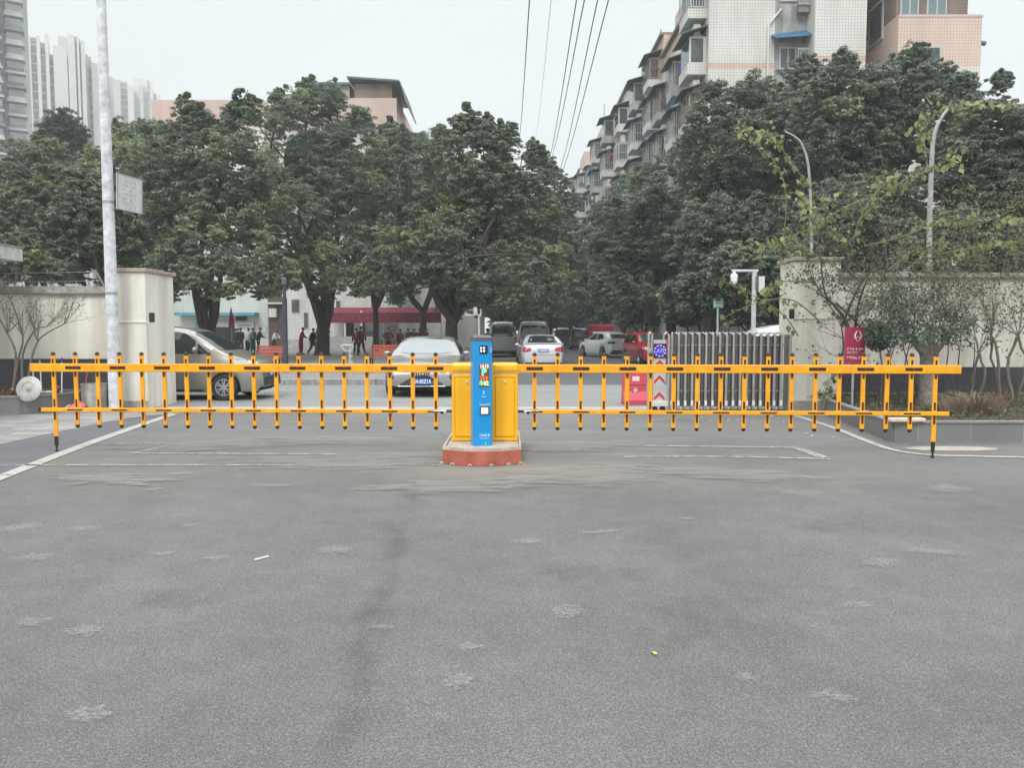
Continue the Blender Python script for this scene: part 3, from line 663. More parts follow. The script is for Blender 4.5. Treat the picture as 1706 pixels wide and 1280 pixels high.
planter('planter', 'grey tiled planter at the far left holding a bare shrub and red leaves', [(g0.x, g0.y), (g1.x, g1.y), (g2.x, g2.y), (g2.x + .25, WY - .06), (g0.x - .6, WY - .06)], .36, M_SOIL)
h1 = G(1374, 690); h2 = G(1489, 737)
planter('planter', 'long grey tiled planter on the right full of dry grass, shrubs and a stout trunk', [(h1.x, h1.y - .1), (h2.x, h2.y), (16, h2.y + .05), (16, WY - .06), (6.72, WY - .06)], .30, M_SOIL)
# stone lying on the rim
sb = G(1515, 704, .3); MB().box((0, 0, 0), (.50, .14, .05), rz=.05).build('stone_slab', mat('pale_pink_stone', (.62, .50, .42), .8, var=(5, .15)), None, bevel=.01, loc=(sb.x, sb.y + .1, .327))
tag(bpy.data.objects['stone_slab'], 'pale pinkish stone slab lying on the rim of the right planter', 'stone slab')

# ---- vegetation helpers
def tint_attr(me, vals):
    a = me.attributes.new('tint', 'FLOAT', 'POINT'); a.data.foreach_set('value', vals.astype(np.float32))
def leaf_mesh(name, P, Nrm, T, size, tint, mat_, parent=None, fold=.18, aspect=.5):
    """P,Nrm,T (n,3); pointed leaves of 4 verts (2 tris folded)"""
    n = len(P); B = np.cross(Nrm, T); B /= np.linalg.norm(B, axis=1, keepdims=True) + 1e-9
    s = size[:, None]
    v = np.empty((n, 4, 3), np.float32)
    v[:, 0] = P - T * s * .5; v[:, 2] = P + T * s * .5 - Nrm * s * fold * .5
    v[:, 1] = P + B * s * aspect * .5 + Nrm * s * fold * .5 - T * s * .06; v[:, 3] = P - B * s * aspect * .5 + Nrm * s * fold * .5 - T * s * .06
    me = bpy.data.meshes.new(name); me.vertices.add(n * 4); me.vertices.foreach_set('co', v.ravel())
    tri = np.array([[0, 1, 2], [0, 2, 3]])[None] + (np.arange(n) * 4)[:, None, None]
    me.loops.add(n * 6); me.loops.foreach_set('vertex_index', tri.ravel().astype(np.int32))
    me.polygons.add(n * 2); me.polygons.foreach_set('loop_start', (np.arange(n * 2) * 3).astype(np.int32))
    me.update(); me.validate(); me.materials.append(mat_); tint_attr(me, np.repeat(tint, 4))
    o = bpy.data.objects.new(name, me); COL.objects.link(o)
    if parent: o.parent = parent
    return o
def norm(a): return a / (np.linalg.norm(a, axis=-1, keepdims=True) + 1e-9)
def rdir(rs, n): return norm(rs.normal(size=(n, 3)))
M_LEAF = leaf_mat('ficus_leaf', (.092, .120, .085), (.22, .27, .185), (.30, .35, .15), .42, .6)
M_LEAFB = leaf_mat('camphor_leaf', (.100, .126, .105), (.22, .265, .205), (.26, .30, .16), .42, .6)
M_LEAFD = leaf_mat('dark_conifer', (.04, .055, .045), (.08, .11, .08), (.10, .13, .07), .6, .3)
M_LIME = leaf_mat('lime_vine_leaf', (.13, .15, .07), (.22, .26, .11), (.34, .35, .15), .5, .4)
M_SHRUB = leaf_mat('shrub_leaf', (.055, .080, .062), (.12, .16, .12), (.18, .22, .15), .45, .5)
M_DEADL = leaf_mat('brown_leaf', (.06, .05, .035), (.13, .12, .07), (.20, .19, .08), .7, .3)
M_REDL = leaf_mat('red_ground_leaf', (.12, .03, .02), (.35, .10, .06), (.30, .30, .08), .6, .3)

def twigs(name, starts, rs, depth, length, rad, m, parent, spread=.5, up=.4, leafinfo=None, droop=0, nb=(2, 4), seg=4):
    """branching twigs; returns object, tip list"""
    mb = MB(); tips = []
    def grow(p, d, l, r, k):
        pts = [p]; rr_ = [r]; q = Vector(p); dd = Vector(d)
        for i in range(4):
            dd = (dd + Vector(rs.normal(size=3)) * .13 + Vector((0, 0, up * .10 - droop * .12 * (depth - k)))).normalized(); q = q + dd * l / 4; pts.append(Vector(q)); rr_.append(r * (1 - .13 * (i + 1)))
        mb.tube(pts, rr_, seg if k == depth else 3, cap=False)
        tips.extend(pts[2:])
        if k > 0:
            for _ in range(rs.integers(*nb)):
                t = rs.integers(1, 5); nd = (dd + Vector(rs.normal(size=3)) * spread + Vector((0, 0, up * .3))).normalized(); grow(pts[t], nd, l * rs.uniform(.6, .9), rr_[t] * .62, k - 1)
    for (p, d) in starts: grow(Vector(p), Vector(d).normalized(), length, rad, depth)
    o = mb.build(name, m, parent, smooth=True, angle=80); return o, tips

# bare shrub at far left
rs = np.random.default_rng(4)
bs = thing('bare_shrub', 'leafless multi-stemmed shrub with dark buds in the left planter', 'shrub', (G(78, 690).x - .25, 15.1, .3))
def rel(o, px, py, Y): return W(px, py, Y) - o.location
st = MB(); hubs = []
for path in ([(76, 652), (84, 600), (92, 560), (72, 500)], [(76, 650), (80, 590), (66, 555), (36, 500)], [(100, 655), (104, 610), (112, 580), (125, 560), (160, 540)], [(92, 640), (92, 590), (112, 550), (130, 545)]):
    pts = smooth_path([rel(bs, x - 55 if x < 0 else x - 54 + 0, y, 15.1) for x, y in path], 4); st.tube(pts, [.026 - .015 * i / len(pts) for i in range(len(pts))], 7)
    hubs.append((pts[-1], pts[-1] - pts[-4])); hubs.append((pts[len(pts) // 2 + 2], Vector((rs.normal() * .5, rs.normal() * .3, 1))))
st.build('stem', M_TWIG, bs, smooth=True)
sts = []
for h_, d in hubs:
    for _ in range(6): sts.append((h_, d.normalized() + Vector(rs.normal(size=3)) * .5 + Vector((.15, 0, .45))))
o, tips = twigs('twig', sts, rs, 2, .58, .007, M_TWIG, bs, .45, .55)
tp = np.array([list(t) for t in tips]); idx = rs.choice(len(tp), min(900, len(tp)))
P_ = tp[idx] + rs.normal(size=(len(idx), 3)) * .03
leaf_mesh('dry_foliage', P_, rdir(rs, len(idx)), rdir(rs, len(idx)), rs.uniform(.02, .05, len(idx)), rs.random(len(idx)), M_DEADL, bs)
# low plants in left planter
lp = thing('ground_cover', None, None, (-9.6, 15, .32)); bpy.data.objects.remove(lp)
def cover(name, label, cat, x0, x1, y0, y1, z, n, size, m, seed, stuff=True):
    rs = np.random.default_rng(seed); P = np.stack([rs.uniform(x0, x1, n), rs.uniform(y0, y1, n), z + rs.random(n) ** 2 * .14], 1)
    o = leaf_mesh(name, P, norm(rs.normal(size=(n, 3)) * .6 + [0, 0, 1]), rdir(rs, n), rs.uniform(*size, n), rs.random(n), m)
    if stuff: tag(o, label, cat, kind='stuff')
    return o
cover('ground_cover', 'low green weeds in the left planter', 'ground cover', -12.5, -9.3, 14.75, 15.8, .31, 1500, (.03, .08), leaf_mat('weed_leaf', (.05, .07, .03), (.10, .13, .05), (.2, .16, .06)), 12)
cover('fallen_leaves', 'red and brown fallen leaves on the soil of the left planter', 'fallen leaves', -10.2, -9.0, 14.7, 15.3, .32, 420, (.04, .09), M_REDL, 13)
rb = thing('red_bag', 'crumpled dark red bag under the bare shrub in the left planter', 'bag', (W(88, 660, 14.95).x, 15.0, .31))
m_ = MB()
for i in range(5): m_.ball((rnd.uniform(-.08, .08), rnd.uniform(-.05, .05), .05 + .03 * i), (.09 - .01 * i, .07, .06), 8, 6)
m_.build('cloth', mat('crimson_cloth', (.22, .03, .04), .8, var=(12, .4)), rb, smooth=True)

# round lid leaning on planter
M_GALV = mat('galvanised_steel', (.50, .49, .46), .42, .55, var=(6, .25), streak=(.25, 8))
ld = thing('pot_lid', 'large round dented steel lid with a centre knob leaning against the left planter rim', 'lid', W(48, 648, 14.35))
T = Matrix.Rotation(R(90), 4, 'X') @ Matrix.Rotation(R(-12), 4, 'X')
MB().lathe([(.235, -.01), (.24, 0), (.232, .008), (.205, .012), (.2, .02), (.13, .028), (.12, .018), (.075, .02), (.07, .034), (.001, .036)], 40, T, cap=False).build('disc', M_GALV, ld, smooth=True, angle=25)
MB().lathe([(.05, .034), (.048, .05), (.03, .052), (.028, .066), (.001, .068)], 24, T).build('knob', mat('worn_steel', (.38, .37, .35), .4, .6), ld, smooth=True)
# steel drum
dr = thing('steel_drum', 'open dull steel drum standing beside the whitewashed pole', 'drum', (G(163, 682).x, 15.35, 0))
MB().lathe([(.235, 0), (.235, .02), (.228, .03), (.232, .50), (.242, .51), (.242, .53), (.222, .53), (.222, .48), (.215, .05), (.001, .04)], 36, cap=False).build('barrel', M_GALV, dr, smooth=True, angle=30)
# brooms and dustpans
def broom(label, px, pt, pb, Y, hm, headm, headw=.2):
    a = W(*pt, Y + .12); b = W(*pb, Y); t = thing('broom', label, 'broom', b, group='cleaning tools against the tiled wall')
    MB().tube([b - t.location, a - t.location], .011, 8).build('handle', hm, t, smooth=True)
    MB().tube([(a - t.location).lerp(b - t.location, .0), (a - t.location).lerp(b - t.location, .1)], .014, 8).build('grip', headm, t, smooth=True)
    mb = MB(); mb.box((0, 0, .0), (headw, .06, .05)); mb.prism([(-headw * .45, -.025), (headw * .45, -.025), (headw * .6, .03), (-headw * .6, .03)], -.12, 0); mb.build('broom_head', headm, t, bevel=.01)
MW = mat('white_handle', (.72, .72, .72), .4); MBL = mat('blue_grip', (.03, .06, .35), .4); MPK = mat('pink_plastic', (.50, .06, .10), .45)
broom('white handled broom with a blue grip upright against the dark tiles', 103, (103, 596), (103, 678), 15.3, MW, MBL, .18)
broom('pink handled broom leaning left of the steel drum', 140, (148, 606), (137, 670), 15.3, MPK, MPK, .16)
broom('white handled stick leaning beside the round lid', 66, (66, 600), (70, 662), 15.35, MW, mat('grey_grip', (.4, .4, .42), .5), .1)
broom('thin pink and white stick behind the round lid', 52, (52, 603), (60, 655), 15.4, MW, mat('rose_grip', (.5, .2, .25), .5), .08)
def bag(name, label, px, py, Y, r, cols):
    t = thing(name, label, 'bag', (W(px, py, Y).x, Y, 0)); m1 = MB(); rg = random.Random(px)
    for i in range(7): m1.ball((rg.uniform(-.5, .5) * r, rg.uniform(-.3, .3) * r, r * rg.uniform(.35, .6)), (r * rg.uniform(.5, .8), r * .6, r * rg.uniform(.4, .62)), 10, 7)
    m1.build('sack', cols[0], t, smooth=True); m2 = MB(); m2.lathe([(r * .9, 0), (r * 1.05, r * .15), (r * .9, r * .3)], 16); m2.build('rim', cols[1], t, smooth=True)
bag('rubbish_bag', 'bright pink rubbish bag on the paving left of the steel drum', 131, 677, 15.05, .17, (mat('pink_bag', (.62, .16, .14), .5, var=(9, .4)), mat('magenta_pan', (.22, .03, .16), .5)))
bag('rubbish_bag', 'white and purple rubbish bag beside the planter corner', 104, 677, 15.1, .15, (mat('white_bag', (.65, .62, .66), .5, var=(9, .2)), mat('purple_pan', (.16, .03, .14), .5)))
tr_ = thing('plastic_tray', 'pale green plastic tray left on the planter rim behind the first picket', 'tray', (W(84, 664, 15.0).x, 15.0, .37))
MB().prism([(-.14, -.08), (.14, -.08), (.17, .08), (-.17, .08)], 0, .035).build('tray_body', mat('mint_plastic', (.42, .58, .52), .5), tr_, bevel=.01)

# ------------------------------------------------------------------ folded electric gate
eg = thing('sliding_gate', 'folded stainless steel accordion gate with chevron panel and round blue display', 'gate', (W(1210, 640, 15.2).x, 15.2, 0))
X = lambda px: W(px, 640, 15.2).x - eg.location.x
M_PIPE = mat('gate_pipe', (.40, .385, .37), .45, .35, var=(3, .2)); M_PIPE2 = mat('gate_pipe_dark', (.36, .35, .34), .45, .35)
npipe = 34
for i in range(npipe):
    x = X(1116) + (X(1302) - X(1116)) * i / (npipe - 1); fr_ = i % 2 == 0
    y = -.16 if fr_ else .10
    p_ = MB(); p_.tube([(x, y, .09), (x, y, 1.50)], .026, 8); o = p_.build('gate_tube', M_PIPE if fr_ else M_PIPE2, eg, smooth=True)
    if fr_:
        f = MB(); f.box((x, y - .012, .165), (.044, .03, .10)); f.build('reflector', M_WHITE, o)
        f = MB(); f.tube([(x - .035, y, .05), (x + .035, y, .05)], .05, 10); f.box((x, y, .10), (.10, .05, .03)); f.build('castor', mat('castor_grey', (.22, .21, .2), .5, .4), o)
cp = MB()
for i in range(npipe - 1):
    xa = X(1116) + (X(1302) - X(1116)) * i / (npipe - 1); xb = X(1116) + (X(1302) - X(1116)) * (i + 1) / (npipe - 1); ya, yb = (-.16, .10) if i % 2 == 0 else (.10, -.16)
    cp.tube([(xa, ya, 1.50), ((xa + xb) / 2, 0, 1.545), (xb, yb, 1.50)], .018, 6)
cp.build('top_bow', M_PIPE, eg, smooth=True)
lk = MB(); bk = MB()
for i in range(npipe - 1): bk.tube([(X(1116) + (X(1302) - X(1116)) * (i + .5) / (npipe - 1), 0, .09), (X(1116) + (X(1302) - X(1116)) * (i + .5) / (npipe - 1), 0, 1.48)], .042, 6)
bk.build('gap_shade_tubes', mat('tube_shadowed_brown', (.17, .155, .15), .5, .5), eg, smooth=True)  # added dark row; shade in the gate's gaps is put into its brown
for i in range(npipe - 2):
    xa = X(1116) + (X(1302) - X(1116)) * i / (npipe - 1)
    for z in (.4, .85, 1.3): lk.box((xa + .06, -.03, z), (.012, .34, .03), rz=.4 if i % 2 else -.4)
lk.build('scissor_link', M_PIPE2, eg)
# head unit
for px in (1077, 1083.5, 1103, 1110):
    MB().tube([(X(px), -.2 if px in (1077, 1110) else -.12, .06), (X(px), -.2 if px in (1077, 1110) else -.12, 1.52)], .024, 10).build('head_post', M_PIPE, eg, smooth=True)
tb = MB()
for px in (1080, 1106.5): tb.tube([(X(px) - .05, -.2, 1.5), (X(px), -.16, 1.55), (X(px) + .05, -.12, 1.5)], .024, 8)
tb.build('top_bow', M_PIPE, eg, smooth=True)
xc = X(1096); pwid = .245
MB().box((xc, -.10, .78), (pwid, .12, 1.24)).build('head_panel', mat('reflective_grey', (.48, .48, .47), .45, var=(3, .08)), eg)
MB().box((xc, -.165, 1.365), (pwid, .02, .065)).build('top_trim', mat('lilac_trim', (.50, .42, .46), .4), eg)
dp = MB().box((xc, -.167, 1.19), (pwid, .02, .28)).build('display', mat('display_black', (.035, .03, .045), .3), eg)
TT = Matrix.Translation((xc, -.179, 1.19)) @ Matrix.Rotation(PI / 2, 4, 'X')
MB().lathe([(.10, -.002), (.10, .002), (.001, .003)], 32, TT).build('blue_disc', mat('display_blue', (.06, .03, .45), .3, emit=(.08, .04, .7, .25)), dp)
rg_ = MB()
for k in range(10):
    a0 = 2 * PI * k / 10; pts = []
    rg_.tube([Vector((xc + .108 * math.cos(a0 + j * .09), -.182, 1.19 + .108 * math.sin(a0 + j * .09))) for j in range(5)], .0055, 5)
rg_.build('light_ring', mat('ring_light', (.6, .6, .95), .3, emit=(.62, .6, 1, .8)), dp)
text_mesh('人行', 'display_text', .085, M_WHITE, dp, Matrix.Translation((xc + .005, -.184, 1.185)) @ FACE, thick=.001)
cv = MB()
for z in (.96, .66, .33):
    for s_ in (-1, 1): cv.add([(xc + s_ * 0, -.163, z + .055), (xc + s_ * .105, -.163, z - .06), (xc + s_ * .105, -.163, z - .125), (xc + s_ * 0, -.163, z - .012)], [(0, 1, 2, 3)])
cv.build('chevron', mat('reflective_red', (.55, .02, .035), .4), eg)
MB().box((xc - .01, -.15, .155), (.33, .2, .10)).build('bumper', mat('offwhite_box', (.62, .60, .54), .5), eg, bevel=.01)
for dx in (-.09, .07): MB().tube([(xc + dx, -.2, .055), (xc + dx, -.1, .055)], .052, 14).build('wheel', M_RUB, eg, smooth=True)
MB().box((X(1308) + .02, -.05, .76), (.05, .3, 1.5)).build('end_frame', M_PIPE2, eg)
# red water-filled barrier
wb = thing('water_barrier', 'pink-red plastic road barrier block left of the folded gate', 'road barrier', (W(1056, 670, 16.6).x, 16.6, 0))
M_PR = mat('sunfaded_red_plastic', (.62, .075, .11), .45, var=(4, .12))
pf = [(-.14, .03), (-.22, 0), (-.22, .10), (-.13, .28), (-.10, .70), (.10, .70), (.13, .28), (.22, .10), (.22, 0), (.14, .03)]
b = MB(); hw = .25
b.add([(s_ * hw, y, z) for s_ in (-1, 1) for (y, z) in pf], [tuple(range(10))[::-1], tuple(range(10, 20))] + [(i, (i + 1) % 10, 10 + (i + 1) % 10, 10 + i) for i in range(10)])
b.build('shell', M_PR, wb, bevel=.015)
MB().lathe([(.055, -.02), (.075, .0), (.06, .012), (.055, -.02)], 24, Matrix.Translation((.01, -.135, .31)) @ Matrix.Rotation(PI / 2, 4, 'X'), cap=False).build('hole_rim', M_PR, wb, smooth=True)
MB().lathe([(.05, -.004), (.05, .006)], 24, Matrix.Translation((.01, -.138, .31)) @ Matrix.Rotation(PI / 2, 4, 'X')).build('hole_disc', mat('pale_disc', (.60, .50, .48), .5), wb)
MB().box((.02, -.118, .555), (.15, .006, .10)).build('label_plate', M_WHITE, wb)
rb_ = MB(); rb_.box((0, -.125, .44), (.5, .02, .03)); rb_.build('rib', M_PR, wb, bevel=.008)

# ------------------------------------------------------------------ signs behind and beside the gate
def sign_red():
    p = W(1424, 575, 13.6); t = thing('warning_sign', 'dark red notice board with white emblem on a steel post behind the right pickets', 'sign', (p.x, 13.6, 0))
    zt = W(1424, 545, 13.6).z; zb = W(1424, 607, 13.6).z; h = zt - zb; w = .36
    MB().box((0, 0, (zt + zb) / 2), (w, .02, h)).build('board', mat('sign_red', (.33, .028, .065), .5, var=(4, .1)), t, bevel=.004)
    MB().tube([(0, .035, 0), (0, .035, zt - .05)], .022, 10).build('post', M_PIPE, t, smooth=True)
    g = MB(); rg = random.Random(21)
    cz = zt - .16
    for k in range(2):     # emblem: two raised hands round a ring
        s_ = 1 if k else -1
        g.tube([(.05 + s_ * .05, -.013, cz - .05), (.05 + s_ * .055, -.013, cz + .02), (.05 + s_ * .02, -.013, cz + .10)], [.010, .014, .006], 6)
    g.tube([(.05 + .03 * math.cos(a), -.013, cz - .05 + .04 * math.sin(a)) for a in [i * PI / 6 for i in range(13)]], .005, 5)
    for i in range(4):
        glyphs(g, -.125 + .05 * i, zt - .385, .042, -.0115, rg); glyphs(g, -.125 + .05 * i, zt - .445, .042, -.0115, rg)
        glyphs(g, -.125 + .05 * i, zt - .54, .045, -.0115, rg)
    for i in range(2):
        glyphs(g, .085 + .05 * i, zt - .385, .042, -.0115, rg); glyphs(g, .085 + .05 * i, zt - .54, .045, -.0115, rg)
    g.build('lettering', M_WHITE, t)
sign_red()
def sign_blue():
    p = W(1196, 520, 27); t = thing('street_sign', 'small square blue and yellow notice on a thin post behind the steel gate', 'sign', (p.x, 27, 0)); z = W(1196, 505, 27).z
    MB().tube([(0, 0, 0), (0, 0, z)], .035, 8).build('post', mat('post_grey', (.45, .5, .48), .5), t, smooth=True)
    MB().box((0, -.04, z), (.36, .02, .34)).build('board', mat('sign_blue', (.06, .38, .52), .5), t)
    g = MB(); rg = random.Random(31)
    for i in range(3):
        for j in range(2): g.box((-.11 + .11 * i, -.052, z + .06 - .13 * j + rg.uniform(-.02, .02)), (.09, .003, .09))
    g.build('yellow_blocks', mat('sign_yellow', (.60, .60, .12), .5), t)
sign_blue()
cp_ = thing('camera_pole', 'grey steel pole with a white dome camera and control box behind the gate', 'surveillance pole', (W(1256, 500, 21).x, 21, 0))
zt = W(1256, 450, 21).z; q = cp_.location
MB().tube([(0, 0, 0), (0, 0, zt)], .065, 12).build('post', mat('galvanised_pole', (.50, .51, .52), .5, .3, var=(6, .15)), cp_, smooth=True)
MB().tube([(.10, 0, zt - .02), (-.62, 0, zt - .02)], .035, 10).build('arm', mat('galvanised_pole', (.5, .5, .5)), cp_, smooth=True)
cm = MB(); cm.ball((-.55, 0, zt - .27), (.095, .095, .13), 14, 10); cm.lathe([(.10, zt - .22), (.10, zt - .13), (.04, zt - .08), (.03, zt - .02)], 16, Matrix.Translation((-.55, 0, 0))); cm.build('dome_camera', M_WHITE, cp_, smooth=True)
MB().box((.17, -.04, W(1262, 474, 21).z), (.16, .14, .42)).build('control_box', mat('pale_box', (.55, .56, .58), .5), cp_, bevel=.01)
MB().box((.05, -.08, W(1262, 472, 21).z), (.07, .05, .34)).build('cable_tray', M_GRYCAP, cp_)
# ------------------------------------------------------------------ vehicles
def smooth1(y, v, s):
    k = np.exp(-.5 * (np.arange(-12, 13) * (y[1] - y[0]) / s) ** 2); k /= k.sum(); return np.convolve(np.pad(v, 12, 'edge'), k, 'valid')
def decal(bvh, poly, axis, off=.004, cuts=4):
    bm = bmesh.new(); vs = []
    for a, b in poly: vs.append(bm.verts.new((a, b, 0)))
    f = bm.faces.new(vs); bmesh.ops.triangulate(bm, faces=[f])
    for _ in range(cuts):
        es = [e for e in bm.edges if e.calc_length() > .09]
        if not es: break
        bmesh.ops.subdivide_edges(bm, edges=es, cuts=1)
        bmesh.ops.triangulate(bm, faces=[f for f in bm.faces if len(f.verts) > 3])
    out = []
    for v in bm.verts:
        a, b = v.co.x, v.co.y
        o, d = {'front': (Vector((a, -9, b)), Vector((0, 1, 0))), 'rear': (Vector((a, 9, b)), Vector((0, -1, 0))), 'right': (Vector((9, a, b)), Vector((-1, 0, 0))), 'left': (Vector((-9, a, b)), Vector((1, 0, 0))), 'top': (Vector((a, b, 9)), Vector((0, 0, -1)))}[axis]
        h = bvh.ray_cast(o, d)
        if h[0] is None: h = bvh.find_nearest(o + d * 8)
        nrm = h[1] if h[1].dot(d) < 0 else -h[1]
        out.append(h[0] + nrm * off - d * off * .5)
    mb = MB(); mb.add(out, [tuple(v.index for v in f.verts) for f in bm.faces]); bm.free(); return mb
def hit(bvh, o, d):
    h = bvh.ray_cast(Vector(o), Vector(d)); return h[0] if h[0] is not None else bvh.find_nearest(Vector(o) + Vector(d) * 8)[0]
def mirr(poly): return [(-a, b) for a, b in poly][::-1]
def car(name, label, cat, loc, rz, paint, top, L, Wd, wheels, R_w=.31, clear=.2, belt=None, tumble=.38, plan=None, feats=(), group=None, plate=None, nose=None, mirrors=None, glassm=None, rimstyle=5, crown=.04):
    """local frame: nose toward -Y (y=0) tail at y=L; feats: (part, material, axis, polygon[, mirrored])"""
    t = thing(name, label, cat, loc, rz, group)
    y = np.linspace(0, L, 131); dy = y[1]
    zt = smooth1(y, np.interp(y, [p[0] for p in top], [p[1] for p in top]), .055)
    zt[0] = top[0][1]; zt[-1] = top[-1][1]
    hb = smooth1(y, np.interp(y, [p[0] for p in belt], [p[1] for p in belt]), .08)
    plan = plan or [(0, .80), (.12, .90), (.45, .975), (1.0, 1), (L - 1.0, 1), (L - .4, .97), (L - .1, .90), (L, .84)]
    w = smooth1(y, np.interp(y, [p[0] for p in plan], [p[1] for p in plan]), .07) * Wd / 2
    vs = []; NS = 12
    for i, yy in enumerate(y):
        zb = clear + (.10 if (i < 3 or i > 127) else 0)
        for yw in wheels:
            d = abs(yy - yw); ra = R_w * 1.16
            if d < ra: zb = max(zb, R_w + math.sqrt(ra * ra - d * d) - .02)
        ztp = max(zt[i], zb + .06); bl = min(hb[i], ztp - .02); bl = max(bl, zb + .03); g = ztp - bl; W_ = w[i]
        hsec = bl - zb; wr = W_ * .955 - tumble * max(0, g - .02)
        sec = [(W_ * .93, zb), (W_ * .985, zb + .18 * hsec), (W_ * 1.0, zb + .48 * hsec), (W_ * .992, zb + .78 * hsec), (W_ * .955, bl), (W_ * .955 * .5 + wr * .5, bl + .5 * g), (wr + .0, bl + .80 * g), (wr * .93, ztp - .10 * min(g, .5) * .6 - crown * .5), (wr * .75, ztp - crown * .3), (wr * .4, ztp - crown * .08), (0, ztp)]
        for (a, b) in sec: vs.append((a, yy, b))
        for (a, b) in sec[-2::-1]: vs.append((-a, yy, b))
    n = 21; fs = []
    for i in range(130):
        for k in range(n - 1): fs.append((i * n + k, i * n + k + 1, (i + 1) * n + k + 1, (i + 1) * n + k))
    fs.append(tuple(range(n))[::-1]); fs.append(tuple(range(130 * n, 131 * n)))
    b = MB(); b.add(vs, fs); body = b.build('body', paint, t, smooth=True, angle=50)
    bvh = BVHTree.FromPolygons([Vector(v) for v in vs], fs)
    ub = MB(); ub.box2((-Wd * .40, .25, clear - .02), (Wd * .40, L - .25, R_w * 1.9)); ub.build('underbody', M_DARK, t)
    for ft in feats:
        part, m, ax, poly = ft[:4]; mi = len(ft) > 4 and ft[4]
        off = ft[5] if len(ft) > 5 else .005
        if ax == 'side':
            decal(bvh, poly, 'left', off).build(part, m, t, smooth=True, angle=60); decal(bvh, poly, 'right', off).build(part, m, t, smooth=True, angle=60)
        else:
            decal(bvh, poly, ax, off).build(part, m, t, smooth=True, angle=60)
            if mi: decal(bvh, mirr(poly), ax, off).build(part, m, t, smooth=True, angle=60)
    for yw in wheels:
        for sx in (-1, 1):
            T = Matrix.Translation((sx * (Wd / 2 - .10), yw, R_w)) @ Matrix.Rotation(sx * PI / 2, 4, 'Y')
            wh = MB(); wh.lathe([(R_w * .62, -.10), (R_w * .95, -.10), (R_w, -.07), (R_w, .07), (R_w * .95, .10), (R_w * .68, .10), (R_w * .64, .08)], 28, T, cap=True)
            wo = wh.build('wheel', M_RUB, t, smooth=True)
            rm = MB(); rm.lathe([(R_w * .66, .085), (R_w * .66, .104), (R_w * .60, .104), (R_w * .58, .085)], 28, T, cap=False)
            rm.lathe([(.055, .085), (.05, .105), (.001, .107)], 14, T, cap=False)
            for k in range(rimstyle):
                a = 2 * PI * k / rimstyle
                for da in (-.13, .13):
                    c_, s_ = math.cos(a + da), math.sin(a + da); q = Vector((-s_, c_, 0)) * .014
                    i0 = Vector((c_, s_, 0)) * .04; i1 = Vector((math.cos(a + da * 1.5), math.sin(a + da * 1.5), 0)) * R_w * .62
                    rm.add([T @ (i0 + q + Vector((0, 0, .104))), T @ (i0 - q + Vector((0, 0, .104))), T @ (i1 - q + Vector((0, 0, .099))), T @ (i1 + q + Vector((0, 0, .099)))], [(0, 1, 2, 3)])
            rm.build('rim', M_RIM, wo, smooth=True)
    if mirrors:
        my, mz = mirrors
        for sx in (-1, 1):
            m_ = MB(); m_.ball((sx * (Wd / 2 + .09), my, mz), (.10, .055, .07), 12, 8); m_.tube([(sx * (Wd / 2 - .06), my + .03, mz - .07), (sx * (Wd / 2 + .05), my, mz - .02)], .02, 6); m_.build('wing_mirror', paint, t, smooth=True)
    if plate:
        ax, px_, pz, txt, tone = plate
        s_ = -1 if ax == 'front' else 1
        h = bvh.ray_cast(Vector((px_, s_ * 9 + (0 if s_ < 0 else 0), pz)), Vector((0, -s_, 0))); yy = h[0].y + s_ * .025
        rot = Matrix.Identity(4) if s_ < 0 else Matrix.Rotation(PI, 4, 'Z')
        pl = MB(); pl.box((px_, yy, pz), (.44, .012, .14)); po = pl.build('number_plate', tone, t)
        text_mesh(txt, 'plate_text', .125, M_PLTXT, po, Matrix.Translation((px_, yy + s_ * .009, pz - .002)) @ rot @ FACE @ Matrix.Diagonal((.78, 1, 1, 1)), thick=.001, bold=.002)
    return t, bvh, body
def paint(name, c, metal=.5, rough=.28, coat=.8): return mat(name, c, rough, metal, coat=coat, var=(1.2, .04))
P_SIL = paint('silver_paint', (.26, .257, .25), .35); P_CHAMP = paint('champagne_paint', (.33, .31, .275), .6); P_GREY = paint('pale_silver_paint', (.52, .52, .54), .35)
P_WH = paint('white_paint', (.72, .73, .74), 0); P_BK = paint('black_paint', (.012, .012, .014), .2); P_RD = paint('red_paint', (.42, .012, .03), .1); P_DG = paint('graphite_paint', (.05, .05, .055), .4)
M_BUMP = mat('black_bumper', (.02, .02, .022), .55)
M_GRILL = mat('grille_black', (.025, .025, .027), .3, .3)
GL = M_GLASS
M_WS = mat('bright_windscreen', (.24, .27, .285), .05, .7, coat=.6)   # mirror-like glass facing the sky
M_STRIP = mat('satin_trim', (.6, .6, .6), .25, .9)
SEDTOP = [(0, .50), (.03, .66), (.15, .74), (.5, .83), (1.1, .93), (1.42, .99), (1.75, 1.17), (2.1, 1.34), (2.5, 1.43), (3.0, 1.45), (3.5, 1.41), (4.0, 1.22), (4.35, 1.05), (4.55, 1.02), (4.82, .98), (4.9, .62)]
SEDBELT = [(0, .45), (.1, .66), (.6, .78), (1.3, .92), (2, .95), (3.8, .99), (4.6, 1.0), (4.9, .6)]
